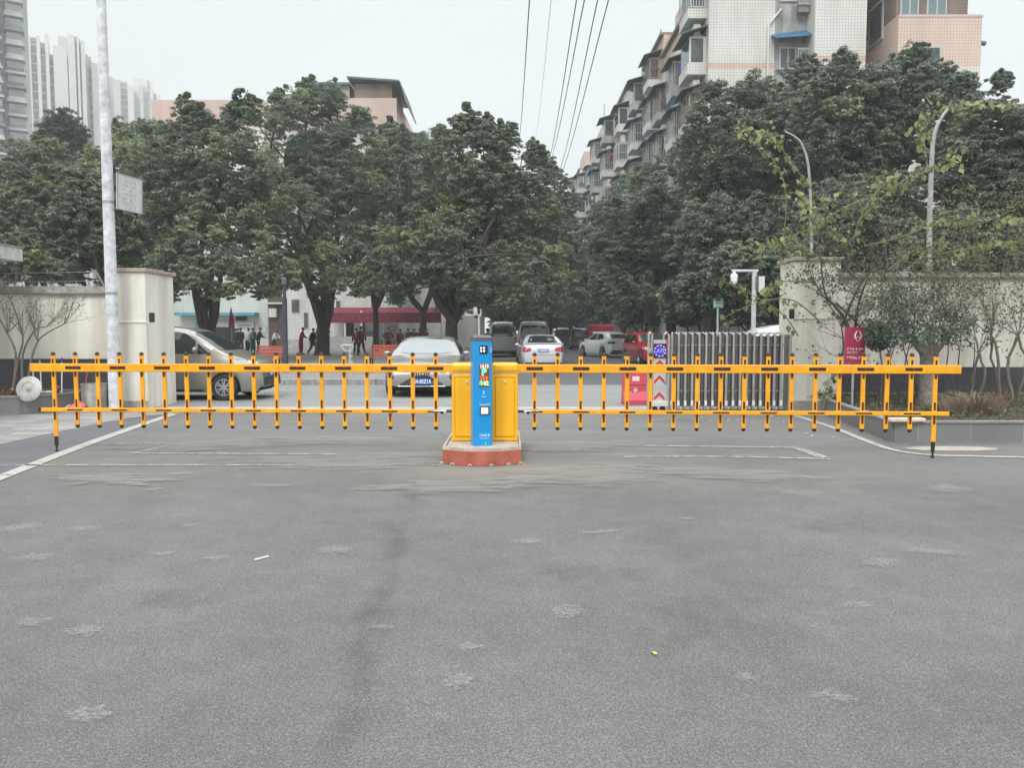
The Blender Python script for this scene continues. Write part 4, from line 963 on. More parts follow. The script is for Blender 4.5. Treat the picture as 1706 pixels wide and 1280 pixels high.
# silver saloon facing the camera
cx = W(704, 640, 18.4).x
t, bvh, _ = car('silver_saloon', 'silver saloon with lit headlight and spindle shaped grille driving toward the left barrier', 'car', (cx, 18.2, 0), R(2), P_SIL, SEDTOP, 4.9, 1.86, (.95, 3.85), .33, .17, SEDBELT, .42,
  plan=[(0, .72), (.08, .86), (.3, .94), (.9, 1), (4.2, 1), (4.7, .95), (4.9, .86)],
  feats=[('windscreen', M_WS, 'front', [(-.66, 1.035), (-.54, 1.36), (-.35, 1.40), (.35, 1.40), (.54, 1.36), (.66, 1.035), (.4, 1.005), (-.4, 1.005)], False, .006),
         ('side_window', GL, 'side', [(1.75, 1.0), (2.35, 1.33), (2.62, 1.36), (2.62, 1.0)]), ('side_window', GL, 'side', [(2.70, 1.0), (2.70, 1.36), (3.3, 1.34), (3.75, 1.1), (3.75, 1.02)]),
         ('front_grille', M_GRILL, 'front', [(-.25, .665), (-.17, .52), (-.50, .33), (-.52, .27), (.52, .27), (.50, .33), (.17, .52), (.25, .665)], False, .006),
         ('lower_bumper', M_BUMP, 'front', [(-.84, .26), (-.84, .15), (.84, .15), (.84, .26)], False, .01),
         ('headlight', M_LAMP, 'front', [(.36, .60), (.60, .665), (.90, .70), (.86, .60), (.62, .575)], True, .008),
         ('fog_vent', M_GRILL, 'front', [(.64, .52), (.86, .49), (.86, .44), (.70, .42)], True, .006)],
  plate=('front', 0, .385, '渝A·85Z1A', M_PLATE), mirrors=(1.75, 1.0), rimstyle=10)
# grille bars and emblem
gb = MB()
for k in range(9):
    x = .04 + k * .05
    for s_ in (-1, 1):
        for (z0, z1, dx) in ((.53, .655, .03), (.30, .45, .06)):
            if z0 > .5 and x > .20: continue
            pts = []
            for j in range(4):
                z = z0 + (z1 - z0) * j / 3; xx = s_ * (x + (dx * (j / 3) if z0 > .5 else dx * (1 - j / 3)) * .8)
                h = bvh.ray_cast(Vector((xx, -9, z)), Vector((0, 1, 0)))
                if h[0]: pts.append(h[0] + Vector((0, -.012, 0)))
            if len(pts) > 2: gb.tube(pts, .005, 4)
gb.build('grille_bars', M_CHROME, t)
h = hit(bvh, (0, -9, .60), (0, 1, 0))
em = MB(); em.tube([h + Vector((.065 * math.cos(a), -.03, .045 * math.sin(a))) for a in [k * PI / 10 for k in range(21)]], .008, 6)
em.tube([h + Vector((.03, -.03, -.03)), h + Vector((-.025, -.03, -.03)), h + Vector((.01, -.03, .035))], .007, 5); em.build('emblem', M_CHROME, t)
lipp = [];
for k in range(25):
    x = -.56 + 1.12 * k / 24; hh = hit(bvh, (x, -9, .265), (0, 1, 0)); lipp.append(hh + Vector((0, -.02, 0)))
MB().tube(lipp, .013, 6).build('chrome_lip', M_CHROME, t, smooth=True)
for s_ in (-1, 1):
    hh = hit(bvh, (s_ * .66, -9, .635), (0, 1, 0)); 
    MB().ball(hh + Vector((0, -.015, 0)), (.05 if s_ < 0 else .03, .02, .028 if s_ < 0 else .016), 12, 8).build('headlight_bulb', mat('headlamp_lit', (1, 1, 1), .2, emit=(1, .97, .92, 9 if 1 else 1)), t, smooth=True)
VTOP = [(0, .48), (.03, .72), (.12, .86), (.40, .99), (.70, 1.06), (.88, 1.13), (1.25, 1.38), (1.55, 1.56), (1.85, 1.65), (2.3, 1.69), (3.6, 1.71), (4.25, 1.68), (4.45, 1.5), (4.5, .7)]
# champagne people carrier, nose to the right (+X)
MPVTOP = [(0, .48), (.03, .70), (.12, .82), (.45, .96), (.85, 1.06), (1.05, 1.12), (1.4, 1.36), (1.75, 1.55), (2.1, 1.64), (2.6, 1.68), (3.6, 1.69), (4.2, 1.66), (4.45, 1.45), (4.5, .7)]
MPVBELT = [(0, .45), (.15, .78), (.6, .93), (1.2, 1.02), (2, 1.04), (4.3, 1.08), (4.5, .7)]
t, bvh, _ = car('champagne_minivan', 'champagne coloured minivan facing right, half hidden behind the left gate pillar', 'minivan', (-5.68, 18.2, 0), R(90 - 2), P_CHAMP, VTOP, 4.5, 1.70, (.82, 3.6), .30, .20, MPVBELT, .26,
  plan=[(0, .66), (.08, .82), (.3, .93), (.8, 1), (4.0, 1), (4.5, .9)],
  feats=[('side_window', GL, 'side', [(1.14, 1.06), (1.42, 1.29), (1.42, 1.06)]), ('side_window', GL, 'side', [(1.49, 1.06), (1.49, 1.35), (1.72, 1.51), (1.95, 1.56), (2.55, 1.57), (2.55, 1.06)]), ('side_window', GL, 'side', [(2.64, 1.07), (2.64, 1.57), (3.6, 1.56), (3.6, 1.07)]),
         ('windscreen', GL, 'front', [(-.70, 1.14), (-.62, 1.50), (-.5, 1.56), (.5, 1.56), (.62, 1.50), (.70, 1.14)], False, .006),
         ('headlight', M_LAMP, 'front', [(.34, .74), (.62, .90), (.80, .92), (.82, .80), (.6, .73)], True, .008),
         ('headlight', M_LAMP, 'side', [(.10, .78), (.22, .84), (.62, .93), (.70, .915), (.5, .84)], False, .008),
         ('front_grille', M_GRILL, 'front', [(-.32, .70), (-.28, .78), (.28, .78), (.32, .70)], False, .008), ('bumper_intake', M_GRILL, 'front', [(-.56, .32), (-.5, .52), (.5, .52), (.56, .32)], False, .008),
         ('sill_trim', M_BUMP, 'side', [(1.3, .205), (1.3, .25), (3.15, .25), (3.15, .205)]), ('lower_bumper', mat('satin_grey', (.4, .39, .37), .4, .5), 'side', [(.04, .27), (.04, .31), (.42, .31), (.42, .27)])],
  plate=('front', 0, .60, '渝B·M3', M_PLATE), mirrors=(1.42, 1.15), rimstyle=6)
dg_ = MB()
for yy in (1.46, 2.60):
    pts = []
    for z in np.linspace(.3, 1.02, 7):
        hh = hit(bvh, (9, yy, z), (-1, 0, 0)); pts.append(hh + Vector((.002, 0, 0)))
    dg_.tube(pts, .004, 4)
dg_.build('door_gap', M_DARK, t)
hn = MB()
for yy in (2.36, 2.86): hh = hit(bvh, (9, yy, .93), (-1, 0, 0)); hn.box(hh + Vector((.015, 0, 0)), (.03, .18, .035))
hn.build('door_handle', M_STRIP, t)
# parked saloon seen from behind
SED2 = [(0, .50), (.05, .68), (.3, .78), (1.0, .92), (1.3, .98), (1.9, 1.33), (2.3, 1.44), (2.9, 1.46), (3.4, 1.38), (3.85, 1.14), (4.05, 1.08), (4.45, 1.04), (4.52, .90), (4.56, .45)]
BEL2 = [(0, .45), (.1, .64), (.6, .78), (1.3, .93), (3.9, 1.0), (4.4, .98), (4.56, .6)]
def rear_saloon(name, label, x, Y, rz, pt, plate_, L=4.56, Wd=1.78, group='cars parked along the lane'):
    a = rz + PI; loc = Vector((x, Y, 0)) - Matrix.Rotation(a, 3, 'Z') @ Vector((0, L, 0))
    return car(name, label, 'car', loc, a, pt, SED2, L, Wd, (.9, 3.55), .31, .22, BEL2, .40,
      plan=[(0, .75), (.3, .94), (.9, 1), (3.9, 1), (4.3, .96), (4.48, .88), (4.56, .82)],
      feats=[('rear_window', GL, 'rear', [(-.63, 1.12), (-.5, 1.36), (-.3, 1.39), (.3, 1.39), (.5, 1.36), (.63, 1.12)], False, .006),
             ('side_window', GL, 'side', [(1.55, 1.0), (2.1, 1.32), (2.5, 1.36), (2.5, 1.0)]), ('side_window', GL, 'side', [(2.58, 1.0), (2.58, 1.36), (3.1, 1.33), (3.6, 1.08), (3.6, 1.03)]),
             ('tail_light', M_RED, 'rear', [(.46, .80), (.50, .92), (.70, .96), (.86, .90), (.86, .76), (.66, .74)], True, .008),
             ('boot_gap', M_DARK, 'rear', [(-.50, .62), (-.50, .632), (.50, .632), (.50, .62)], False, .004),
             ('rear_valance', M_BUMP, 'rear', [(-.74, .30), (-.74, .20), (.74, .20), (.74, .30)], False, .01)],
      plate=('rear', 0, .80, plate_, mat('faded_plate', (.10, .26, .42), .5)), mirrors=(1.55, 1.0), group=group)
rear_saloon('parked_saloon', 'pale silver saloon parked tail on behind the blue post with red tail lights', W(905, 600, 31).x, 31, R(1), P_GREY, 'A·488Z2')
# light van behind it
VANTOP = [(0, .6), (.04, .95), (.2, 1.1), (.9, 1.35), (1.3, 1.75), (1.7, 1.98), (2.2, 2.08), (4.3, 2.10), (4.62, 2.06), (4.70, 1.9), (4.74, .5)]
VANBELT = [(0, .5), (.2, .95), (1, 1.15), (4.4, 1.2), (4.74, .6)]
def rear_van(name, label, cat, x, Y, rz, pt, sc_=1., Wd=1.75, plate_=None, L=4.74, hscale=1., win=GL):
    top = [(a, b * hscale) for a, b in VANTOP]; bel = [(a, b * hscale) for a, b in VANBELT]
    a = rz + PI; loc = Vector((x, Y, 0)) - Matrix.Rotation(a, 3, 'Z') @ Vector((0, L, 0)); hs = hscale
    return car(name, label, cat, loc, a, pt, top, L, Wd, (.9, 3.7), .31, .22, bel, .16,
      plan=[(0, .8), (.3, .95), (.9, 1), (4.2, 1), (4.6, .98), (4.74, .93)],
      feats=[('rear_window', win, 'rear', [(-.68, 1.22 * hs), (-.66, 1.78 * hs), (-.55, 1.88 * hs), (.55, 1.88 * hs), (.66, 1.78 * hs), (.68, 1.22 * hs)], False, .006),
             ('side_window', win, 'side', [(1.3, 1.22 * hs), (1.75, 1.75 * hs), (2.3, 1.82 * hs), (2.3, 1.22 * hs)]), ('side_window', win, 'side', [(2.4, 1.22 * hs), (2.4, 1.82 * hs), (4.2, 1.82 * hs), (4.2, 1.22 * hs)]),
             ('tail_light', M_RED, 'rear', [(.70, .85 * hs), (.72, 1.25 * hs), (.82, 1.25 * hs), (.82, .85 * hs)], True, .008),
             ('rear_bumper', M_BUMP, 'rear', [(-.8, .42), (-.8, .24), (.8, .24), (.8, .42)], False, .012)],
      plate=('rear', 0, .86 * hs, plate_, M_PLATE) if plate_ else None, mirrors=(1.2, 1.3 * hs), group='cars parked along the lane')
P_VAN = paint('grey_white_van_paint', (.26, .265, .265), .1)
rear_van('parked_van', 'tall grey-white van parked tail on directly behind the pale silver saloon', 'van', W(890, 560, 38.5).x, 38.5, 0, P_VAN)
rear_van('parked_van', 'white van, tree shade put into its grey paint, left of the taller grey-white van', 'van', W(838, 560, 47).x, 47, R(3), paint('shaded_white_paint', (.15, .155, .16), .1), hscale=1.05, Wd=1.8)  # a white van; the tree shade on it is put into the grey
rear_van('parked_van', 'black people carrier parked tail on with chrome bar and blue plate', 'people carrier', W(967, 560, 66).x, 66, R(-5), P_BK, hscale=.92, Wd=1.88, plate_='A·3X86')
rear_van('parked_van', 'dark grey van partly hidden left of the black people carrier', 'van', W(938, 560, 73).x, 73, R(-8), P_DG, hscale=.95, Wd=1.85)
# red three-wheeled cargo truck seen from behind
tk = thing('cargo_truck', 'small red box-bodied truck parked tail on between the black people carrier and the white hatchback', 'truck', (W(1003, 560, 60).x, 60, 0), R(-4), group='cars parked along the lane')
P_TR = mat('truck_red', (.30, .02, .035), .5, var=(3, .2))
MB().box2((-1.0, .2, .62), (1.0, 3.6, 1.62)).build('cargo_bed', P_TR, tk, bevel=.03)
MB().box2((-.97, .3, 1.62), (.97, 3.5, 2.12)).build('canvas_cover', mat('red_canvas', (.33, .03, .05), .8, var=(5, .2)), tk, bevel=.12)
MB().box2((-.9, 3.65, .5), (.9, 5.0, 2.2)).build('cab', P_TR, tk, bevel=.12)
MB().box2((-.72, .16, 1.42), (.98, .21, 1.58)).build('white_band', M_WHITE, tk)
g = MB(); rg = random.Random(2)
for i in range(5): glyphs(g, -.55 + .22 * i, 1.30, .19, .185, rg, th=.01)
g.build('lettering', M_WHITE, tk)
rbs = MB()
for i in range(7): rbs.box((-.9 + .3 * i, .18, .95), (.04, .04, .5))
rbs.build('tailgate_rib', P_TR, tk)
for sx in (-1, 1):
    for yy in (1.0, 4.4): MB().lathe([(.2, -.1), (.36, -.1), (.38, 0), (.36, .1), (.2, .1)], 20, Matrix.Translation((sx * .85, yy, .38)) @ Matrix.Rotation(PI / 2, 4, 'Y')).build('wheel', M_RUB, tk, smooth=True)
MB().box2((-.85, .3, .4), (.85, 4.9, .62)).build('chassis', M_DARK, tk)
# white hatchback, rear three-quarter
rear_hatch_top = [(0, .5), (.05, .7), (.3, .82), (1.0, .98), (1.3, 1.05), (1.9, 1.42), (2.4, 1.55), (3.2, 1.57), (3.7, 1.48), (4.15, 1.18), (4.28, 1.08), (4.34, .5)]
a = R(22) + PI; L_ = 4.34; p = Vector((W(1031, 560, 46.5).x + .2, 46.5, 0)) - Matrix.Rotation(a, 3, 'Z') @ Vector((0, L_, 0))
car('parked_hatchback', 'white hatchback parked at an angle, its tail toward the red car', 'car', p, a, P_WH, rear_hatch_top, L_, 1.80, (.85, 3.45), .32, .22, [(0, .45), (.1, .66), (.6, .84), (1.3, .98), (4.1, 1.06), (4.34, .6)], .38,
  plan=[(0, .75), (.3, .94), (.9, 1), (3.7, 1), (4.1, .95), (4.34, .82)],
  feats=[('rear_window', GL, 'rear', [(-.60, 1.16), (-.5, 1.42), (.5, 1.42), (.60, 1.16)], False, .006), ('side_window', GL, 'side', [(1.55, 1.06), (2.15, 1.42), (2.6, 1.46), (2.6, 1.06)]), ('side_window', GL, 'side', [(2.68, 1.06), (2.68, 1.46), (3.3, 1.40), (3.6, 1.14)]),
         ('tail_light', mat('dark_tail', (.05, .012, .015), .15, coat=.5), 'rear', [(.42, .84), (.46, .96), (.84, .98), (.84, .84)], True, .008), ('rear_bumper', M_BUMP, 'rear', [(-.76, .45), (-.76, .24), (.76, .24), (.76, .45)], False, .01),
         ('boot_gap', M_DARK, 'rear', [(-.6, .60), (-.6, .612), (.6, .612), (.6, .60)], False, .004)], mirrors=(1.5, 1.05), group='cars parked along the lane')
# red people carrier facing the camera
car('parked_red_car', 'bright red people carrier facing the camera, partly behind the gate posts', 'car', (7.05, 36.2, 0), R(6), P_RD, [(a_, b_ * .93) for a_, b_ in MPVTOP], 4.4, 1.74, (.85, 3.55), .31, .2, [(a_, b_ * .93) for a_, b_ in MPVBELT], .34,
  plan=[(0, .66), (.08, .82), (.3, .93), (.8, 1), (4.0, 1), (4.5, .9)],
  feats=[('windscreen', mat('greenish_glass', (.05, .10, .10), .06, .3, coat=1), 'front', [(-.70, 1.06), (-.58, 1.40), (-.45, 1.45), (.45, 1.45), (.58, 1.40), (.70, 1.06)], False, .006), ('side_window', GL, 'side', [(1.45, 1.0), (1.9, 1.36), (2.7, 1.42), (2.7, 1.0)]), ('side_window', GL, 'side', [(2.8, 1.0), (2.8, 1.42), (3.7, 1.40), (3.9, 1.05)]),
         ('headlight', M_LAMP, 'front', [(.36, .68), (.52, .80), (.80, .86), (.80, .74), (.6, .66)], True, .008), ('front_grille', M_GRILL, 'front', [(-.3, .62), (-.28, .72), (.28, .72), (.3, .62)], False, .008), ('bumper_intake', M_GRILL, 'front', [(-.55, .28), (-.5, .44), (.5, .44), (.55, .28)], False, .008)],
  plate=('front', 0, .50, 'A·6K72', M_PLATE), mirrors=(1.5, 1.04), group='cars parked along the lane')
# white SUV side-on behind the folded gate
car('parked_white_suv', 'white roofed people carrier showing its roof above the folded steel gate', 'car', (4.35, 19.3, 0), R(-90), P_WH, [(a_, b_ * 1.05) for a_, b_ in MPVTOP], 4.6, 1.78, (.9, 3.6), .32, .2, MPVBELT, .30,
  feats=[('side_window', GL, 'side', [(1.5, 1.06), (1.95, 1.46), (2.7, 1.54), (2.7, 1.06)]), ('side_window', GL, 'side', [(2.8, 1.07), (2.8, 1.54), (4.0, 1.50), (4.1, 1.10)]), ('windscreen', GL, 'front', [(-.68, 1.14), (-.58, 1.5), (.58, 1.5), (.68, 1.14)], False, .006)], mirrors=(1.6, 1.1))
bpy.data.objects['parked_white_suv'].name = 'parked_people_carrier'
# ------------------------------------------------------------------ buildings
PINK = (1.0, .60, .50)
TW = tile_mat('white_tiles', (.74, .73, .68), (.71, .70, .65), (.40, .41, .40), .155, .155, .011, .45, dirt=.22,
              bands=[(19.3, 22, (1, .70, .60)), (15.55, 15.85, (1, .70, .62)), (12.6, 12.9, (1, .7, .62)), (9.6, 9.9, (1, .7, .62))])
TG = tile_mat('grey_white_tiles', (.68, .67, .63), (.65, .64, .60), (.40, .41, .39), .155, .155, .012, .5, dirt=.35)
TPK = tile_mat('pink_tiles', (.66, .48, .43), (.63, .45, .40), (.48, .38, .35), .155, .155, .011, .5, dirt=.18)
TBR = tile_mat('old_brick', (.27, .17, .13), (.20, .13, .105), (.30, .28, .25), .26, .085, .012, .9, offset=.5, dirt=.45)
TWP = tile_mat('white_over_pink_tiles', (.72, .69, .64), (.69, .66, .61), (.40, .39, .37), .155, .155, .009, .5, dirt=.15, bands=[(15.0, 19.4, (1, .80, .74))])
M_AWN = mat('awning_sheet_grey', (.13, .14, .15), .7, var=(3, .35)); M_AWB = mat('awning_sheet_blue', (.035, .13, .26), .6, var=(3, .25)); M_AWG = mat('awning_sheet_green', (.10, .16, .14), .7, var=(3, .3))
M_RUSTC = mat('rusty_cage', (.20, .15, .12), .8, var=(3, .3)); M_BAR = mat('window_cage', (.42, .44, .44), .5, .3); M_PANE = mat('pane', (.07, .085, .09), .12, var=(2, .5)); M_CONC = mat('stained_concrete', (.44, .43, .41), .9, var=(2, .25), streak=(.35, 3))
M_AC = mat('ac_white', (.56, .56, .53), .5, var=(3, .15)); M_ROOF = mat('roof_slab', (.22, .215, .205), .85, var=(2, .2)); M_WFR = mat('window_frame', (.48, .50, .49), .5)
def vec(o, x, y, z): return Vector((x, y, z)) - o.location
def bay(b, x, y, z, w, rg, depth=1.0, awn=None, ac=True, cage=True):
    """bay on the face looking -X at world (x, y, z of its floor); w along Y"""
    o = vec(b, x, y, z); dx = -depth
    s = MB(); s.box2((o.x + dx, o.y - w / 2, o.z - .12), (o.x, o.y + w / 2, o.z)); s.box2((o.x + dx, o.y - w / 2, o.z), (o.x, o.y + w / 2, o.z + .45)); s.box2((o.x + dx * .9, o.y - w / 2 + .08, o.z + .45), (o.x, o.y + w / 2 - .08, o.z + 1.9))
    bo = s.build('balcony', rg.choice((M_CONC, TG, M_AC)), b)
    p = MB(); p.box2((o.x + dx * .9 - .01, o.y - w / 2 + .15, o.z + .55), (o.x + dx * .9 + .01, o.y + w / 2 - .15, o.z + 1.8)); p.box2((o.x + dx * .8, o.y - w / 2 + .07, o.z + .55), (o.x - .15, o.y - w / 2 + .09, o.z + 1.8)); p.build('window', M_PANE, bo)
    if rg.random() < .78:
        c = MB()
        for k in range(6): c.box((o.x + dx * (.1 + .16 * k), o.y - w / 2 - .01, o.z + 1.15), (.045, .03, 1.5))
        for zz in (.45, 1.1, 1.85): c.box((o.x + dx / 2, o.y - w / 2 - .01, o.z + zz), (depth, .035, .05))
        for k in range(7): c.box((o.x + dx - .02, o.y - w / 2 + w * k / 6, o.z + 1.15), (.03, .045, 1.5))
        c.build('window_cage', rg.choice((M_BAR, M_BAR, M_RUSTC)), bo)
    if awn:
        a = MB(); z1 = o.z + 2.35; z0 = o.z + 1.9
        a.add([(o.x + .02, o.y - w / 2 - .25, z1), (o.x + dx - .35, o.y - w / 2 - .35, z0), (o.x + dx - .35, o.y + w / 2 + .3, z0), (o.x + .02, o.y + w / 2 + .25, z1),
               (o.x + .02, o.y - w / 2 - .25, z1 + .06), (o.x + dx - .35, o.y - w / 2 - .35, z0 + .06), (o.x + dx - .35, o.y + w / 2 + .3, z0 + .06), (o.x + .02, o.y + w / 2 + .25, z1 + .06)],
              [(0, 1, 2, 3), (7, 6, 5, 4), (0, 4, 5, 1), (1, 5, 6, 2), (2, 6, 7, 3), (3, 7, 4, 0)])
        a.build('awning', awn, bo)
    if rg.random() < .45:
        cols = [mat('laundry_%d' % i, c, .9) for i, c in enumerate(((.45, .08, .07), (.10, .16, .35), (.6, .58, .55), (.35, .33, .12), (.08, .09, .10)))]
        for k in range(rg.randint(2, 4)): hh = rg.uniform(.5, .9); MB().box((o.x + dx * (.3 + .18 * k), o.y - w / 2 - .08, o.z + 1.75 - hh / 2), (.14, .03, hh)).build('laundry', rg.choice(cols), bo)
    if ac:
        a = MB(); a.box((o.x + dx * .45, o.y - w * .2, o.z - .62), (.35, .85, .58)); a.box((o.x + dx * .4, o.y - w * .2, o.z - .95), (.6, .9, .04)); a.build('air_conditioner', M_AC, bo)
AW = [M_AWN, M_AWN, M_AWG, M_AWB, M_AWN]
def flats(label, y0, y1, x0, x1, h, wallm, bays, seed, steps=None):
    t = thing('apartment_building', label, 'apartment building', ((x0 + x1) / 2, (y0 + y1) / 2, 0), group='stepped apartment blocks along the lane')
    a = vec(t, x0, y0, 0); c = vec(t, x1, y1, 0); rg = random.Random(seed)
    for (sy0, sy1, sh) in (steps or [(y0, y1, h)]):
        q0 = sy0 - t.location.y; q1 = sy1 - t.location.y
        MB().box2((a.x, q0 + .001, -.1), (c.x, q1, sh)).build('wall', wallm, t)
        MB().box2((a.x - .25, q0 - .003, sh), (c.x + .2, q1, sh + .18)).build('roof', M_ROOF, t)
    for bb in bays:
        by, w, dep, xo = bb[:4]; zm = bb[4] if len(bb) > 4 else h - 2.1
        if xo: MB().box2((a.x - xo, by - t.location.y - w / 2 - .5, 0), (a.x - .002, by - t.location.y + w / 2 + .5, h - 1.0 - rg.random())).build('wall', TG, t)
        z = 3.6 + rg.random() * .6
        while z < zm:
            if z > 3: bay(t, x0 - xo, by, z, w, rg, dep, rg.choice(AW) if rg.random() < .8 else None, rg.random() < .75)
            z += 2.95
    return t
# A: near block, gable toward the camera
A = flats('nearest tiled apartment block whose white gable rises above the right trees', 42, 62, 10.45, 18.7, 22.3, TW, [(43.6, 2.2, 1.0, 0), (47.8, 2.0, .9, 0, 16.5), (52.2, 2.2, 1.0, 0, 17.4), (56.4, 2.0, .9, 0), (60.4, 2.2, 1.1, .3)], 4, steps=[(42, 46.2, 22.3), (46.2, 54.5, 20.4), (54.5, 62, 22.0)])
MB().box2(vec(A, 10.9, 48.4, 20.4), vec(A, 16, 53, 22.6)).build('stair_tower', TPK, A)
# recess with balconies on the gable
o = A.location
rc = MB(); rx0 = W(1291, 40, 42).x - o.x; rx1 = W(1345, 40, 42).x - o.x; fy = 42 - o.y
rc.box2((rx0, fy - .012, 4), (rx1, fy + .3, 22.28)); rc.build('recess', mat('recess_grey', (.36, .36, .35), .8, var=(1.2, .3), streak=(.4, 3)), A)
rr_ = MB(); rr_.box2((rx1 - .02, fy - 1.1, 0), (rx1 + 2.65, fy - .015, 22.31)); rr_.build('projecting_wall', TW, A)
for k, z in enumerate((19.9, 16.4, 13.5, 10.6)):
    wn = MB(); wn.box2((rx0 + .25, fy - .09, z - .9), (rx0 + 1.15, fy - .013, z + .25)); w_ = wn.build('window', M_WFR, A)
    wn = MB(); wn.box2((rx0 + .32, fy - .10, z - .82), (rx0 + .68, fy - .092, z + .17)); wn.box2((rx0 + .74, fy - .10, z - .82), (rx0 + 1.08, fy - .092, z + .17)); wn.build('pane', M_PANE, w_)
    a = MB(); z1 = z + .85; a.add([(rx0 - .2, fy - .75, z + .45), (rx1 - .03, fy - .75, z + .60), (rx1 - .03, fy - .02, z1 + .25), (rx0 - .2, fy - .02, z1), (rx0 - .2, fy - .75, z + .50), (rx1 - .03, fy - .75, z + .65), (rx1 - .03, fy - .02, z1 + .3), (rx0 - .2, fy - .02, z1 + .05)],
      [(0, 1, 2, 3), (7, 6, 5, 4), (0, 4, 5, 1), (1, 5, 6, 2), (2, 6, 7, 3), (3, 7, 4, 0)]); a.build('awning', M_AWB if k == 1 else M_AWN, w_)
    a = MB(); a.box((rx1 - .35, fy - .25, z - 1.35), (.55, .35, .45)); a.build('air_conditioner', mat('old_ac', (.22, .21, .20), .6), A)
    c = MB()
    for j in range(5): c.box((rx1 - .62 + .13 * j, fy - .5, z - .55), (.035, .03, 1.3))
    for zz in (-1.2, 0): c.box((rx1 - .36, fy - .5, z + zz), (.62, .035, .05))
    c.build('window_cage', M_BAR, w_)
dpi = MB(); dpi.tube([(rx0 - .35, fy - .1, 0), (rx0 - .35, fy - .1, 17.8), (rx0 + .3, fy - .1, 18.6)], .06, 8); dpi.build('drain_pipe', mat('pipe_white', (.6, .6, .58), .5), A, smooth=True)
flats('second apartment block along the lane with grey barred bays and blue awnings', 66, 84, 9.9, 17, 22.4, TG, [(67.5, 2.2, 1.0, 0), (71, 2, 1.1, .7), (75.2, 2.4, .9, 0), (79, 2, 1.1, .8), (82.6, 2.2, 1, 0)], 11)
Bk = flats('third block along the lane with a pink tiled roof tower', 90, 106, 9.8, 17, 21.8, TG, [(91.5, 2.4, 1.1, 0), (96, 2.4, 1.1, .8), (101, 2.2, 1.1, 0), (104.5, 2, 1, .5)], 17)
MB().box2(vec(Bk, 10.4, 91, 21.8), vec(Bk, 15, 99, 25.4)).build('stair_tower', TPK, Bk)
Bc = flats('farthest pale and pink block at the end of the lane', 114, 134, 9.9, 17, 25.2, TG, [(115.5, 2.6, 1.2, .6), (121, 2.6, 1.2, 0), (127, 2.6, 1.2, .9), (132, 2.4, 1.1, 0)], 23)
MB().box2(vec(Bc, 10.6, 115, 25.2), vec(Bc, 15, 122, 28.0)).build('stair_tower', TPK, Bc)
for (x, y, z, h) in ((10.9, 58, 22.2, 1.5), (11.2, 68, 22.5, 2.2), (10.9, 93, 25.5, 3)):
    an = thing('roof_aerial', 'thin rod aerial on the roof edge of the %s block along the lane' % {58: 'nearest', 68: 'second', 93: 'third'}[y], 'aerial', (x, y, z), group='roof aerials'); MB().tube([(0, 0, 0), (0, 0, h)], .04, 5).build('rod', M_AWN, an)
wt = thing('water_tank', 'small round water tank on the pink roof tower of the nearest block', 'water tank', (11.4, 49.2, 22.6))
MB().lathe([(.5, 0), (.55, .1), (.55, .8), (.3, 1.05), (.05, 1.1)], 18).build('tank_shell', mat('tank_grey', (.3, .31, .3), .4, .5), wt, smooth=True)
# D: brick-topped pink building upper right
x0 = W(1497, 40, 40).x; x1 = W(1636, 40, 40).x; zp = W(1560, 27, 40).z
D = thing('apartment_building', 'pink banded building at upper right with a brick top storey and two windows', 'apartment building', (x0, 40, 0))
MB().box2((0, 0, -.1), (x1 - x0, 9, zp)).build('wall', TWP, D)
MB().box2((.02, .35, zp), (x1 - x0 - .55, 8.9, zp + 2.5)).build('brick_storey', TBR, D)
MB().box2((.0, -.02, zp - .02), (x1 - x0 + .05, 9.02, zp + .10)).build('parapet_cap', mat('pink_cap', (.60, .46, .42), .7), D)
MB().box2((-.5, -.1, zp + 2.5), (x1 - x0, 9.2, zp + 2.7)).build('roof', M_ROOF, D)
for (a_, b_) in ((W(1503, 10, 40).x - x0 + .05, W(1535, 10, 40).x - x0), (W(1549, 10, 40).x - x0, W(1582, 10, 40).x - x0)):
    f = MB().box2((a_, .24, zp + .12), (b_, .349, zp + 1.9)).build('window', M_WFR, D)
    g = MB(); m_ = (a_ + b_) / 2
    g.box2((a_ + .07, .225, zp + .2), (m_ - .04, .239, zp + 1.8)); g.box2((m_ + .04, .225, zp + .2), (b_ - .07, .239, zp + 1.8)); g.build('pane', mat('greenish_pane', (.16, .24, .24), .15), f)
f = MB().box2((-.06, 1.6, zp - .5), (.0, 3.2, zp + 1.6)).build('window', M_WFR, D)
MB().box2((-.08, 1.75, zp - .35), (-.065, 3.05, zp + 1.45)).build('pane', M_PANE, f)
f = MB().box2((1.0, -.05, 14.6), (2.2, -.001, 16.0)).build('window', M_WFR, D); MB().box2((1.1, -.065, 14.7), (2.1, -.052, 15.9)).build('pane', M_PANE, f)
sc_ = MB(); sc_.tube([(x1 - x0, .5, 16.4), (x1 - x0 + .5, .5, 16.3)], .12, 8); sc_.build('vent_hood', M_AWN, D)

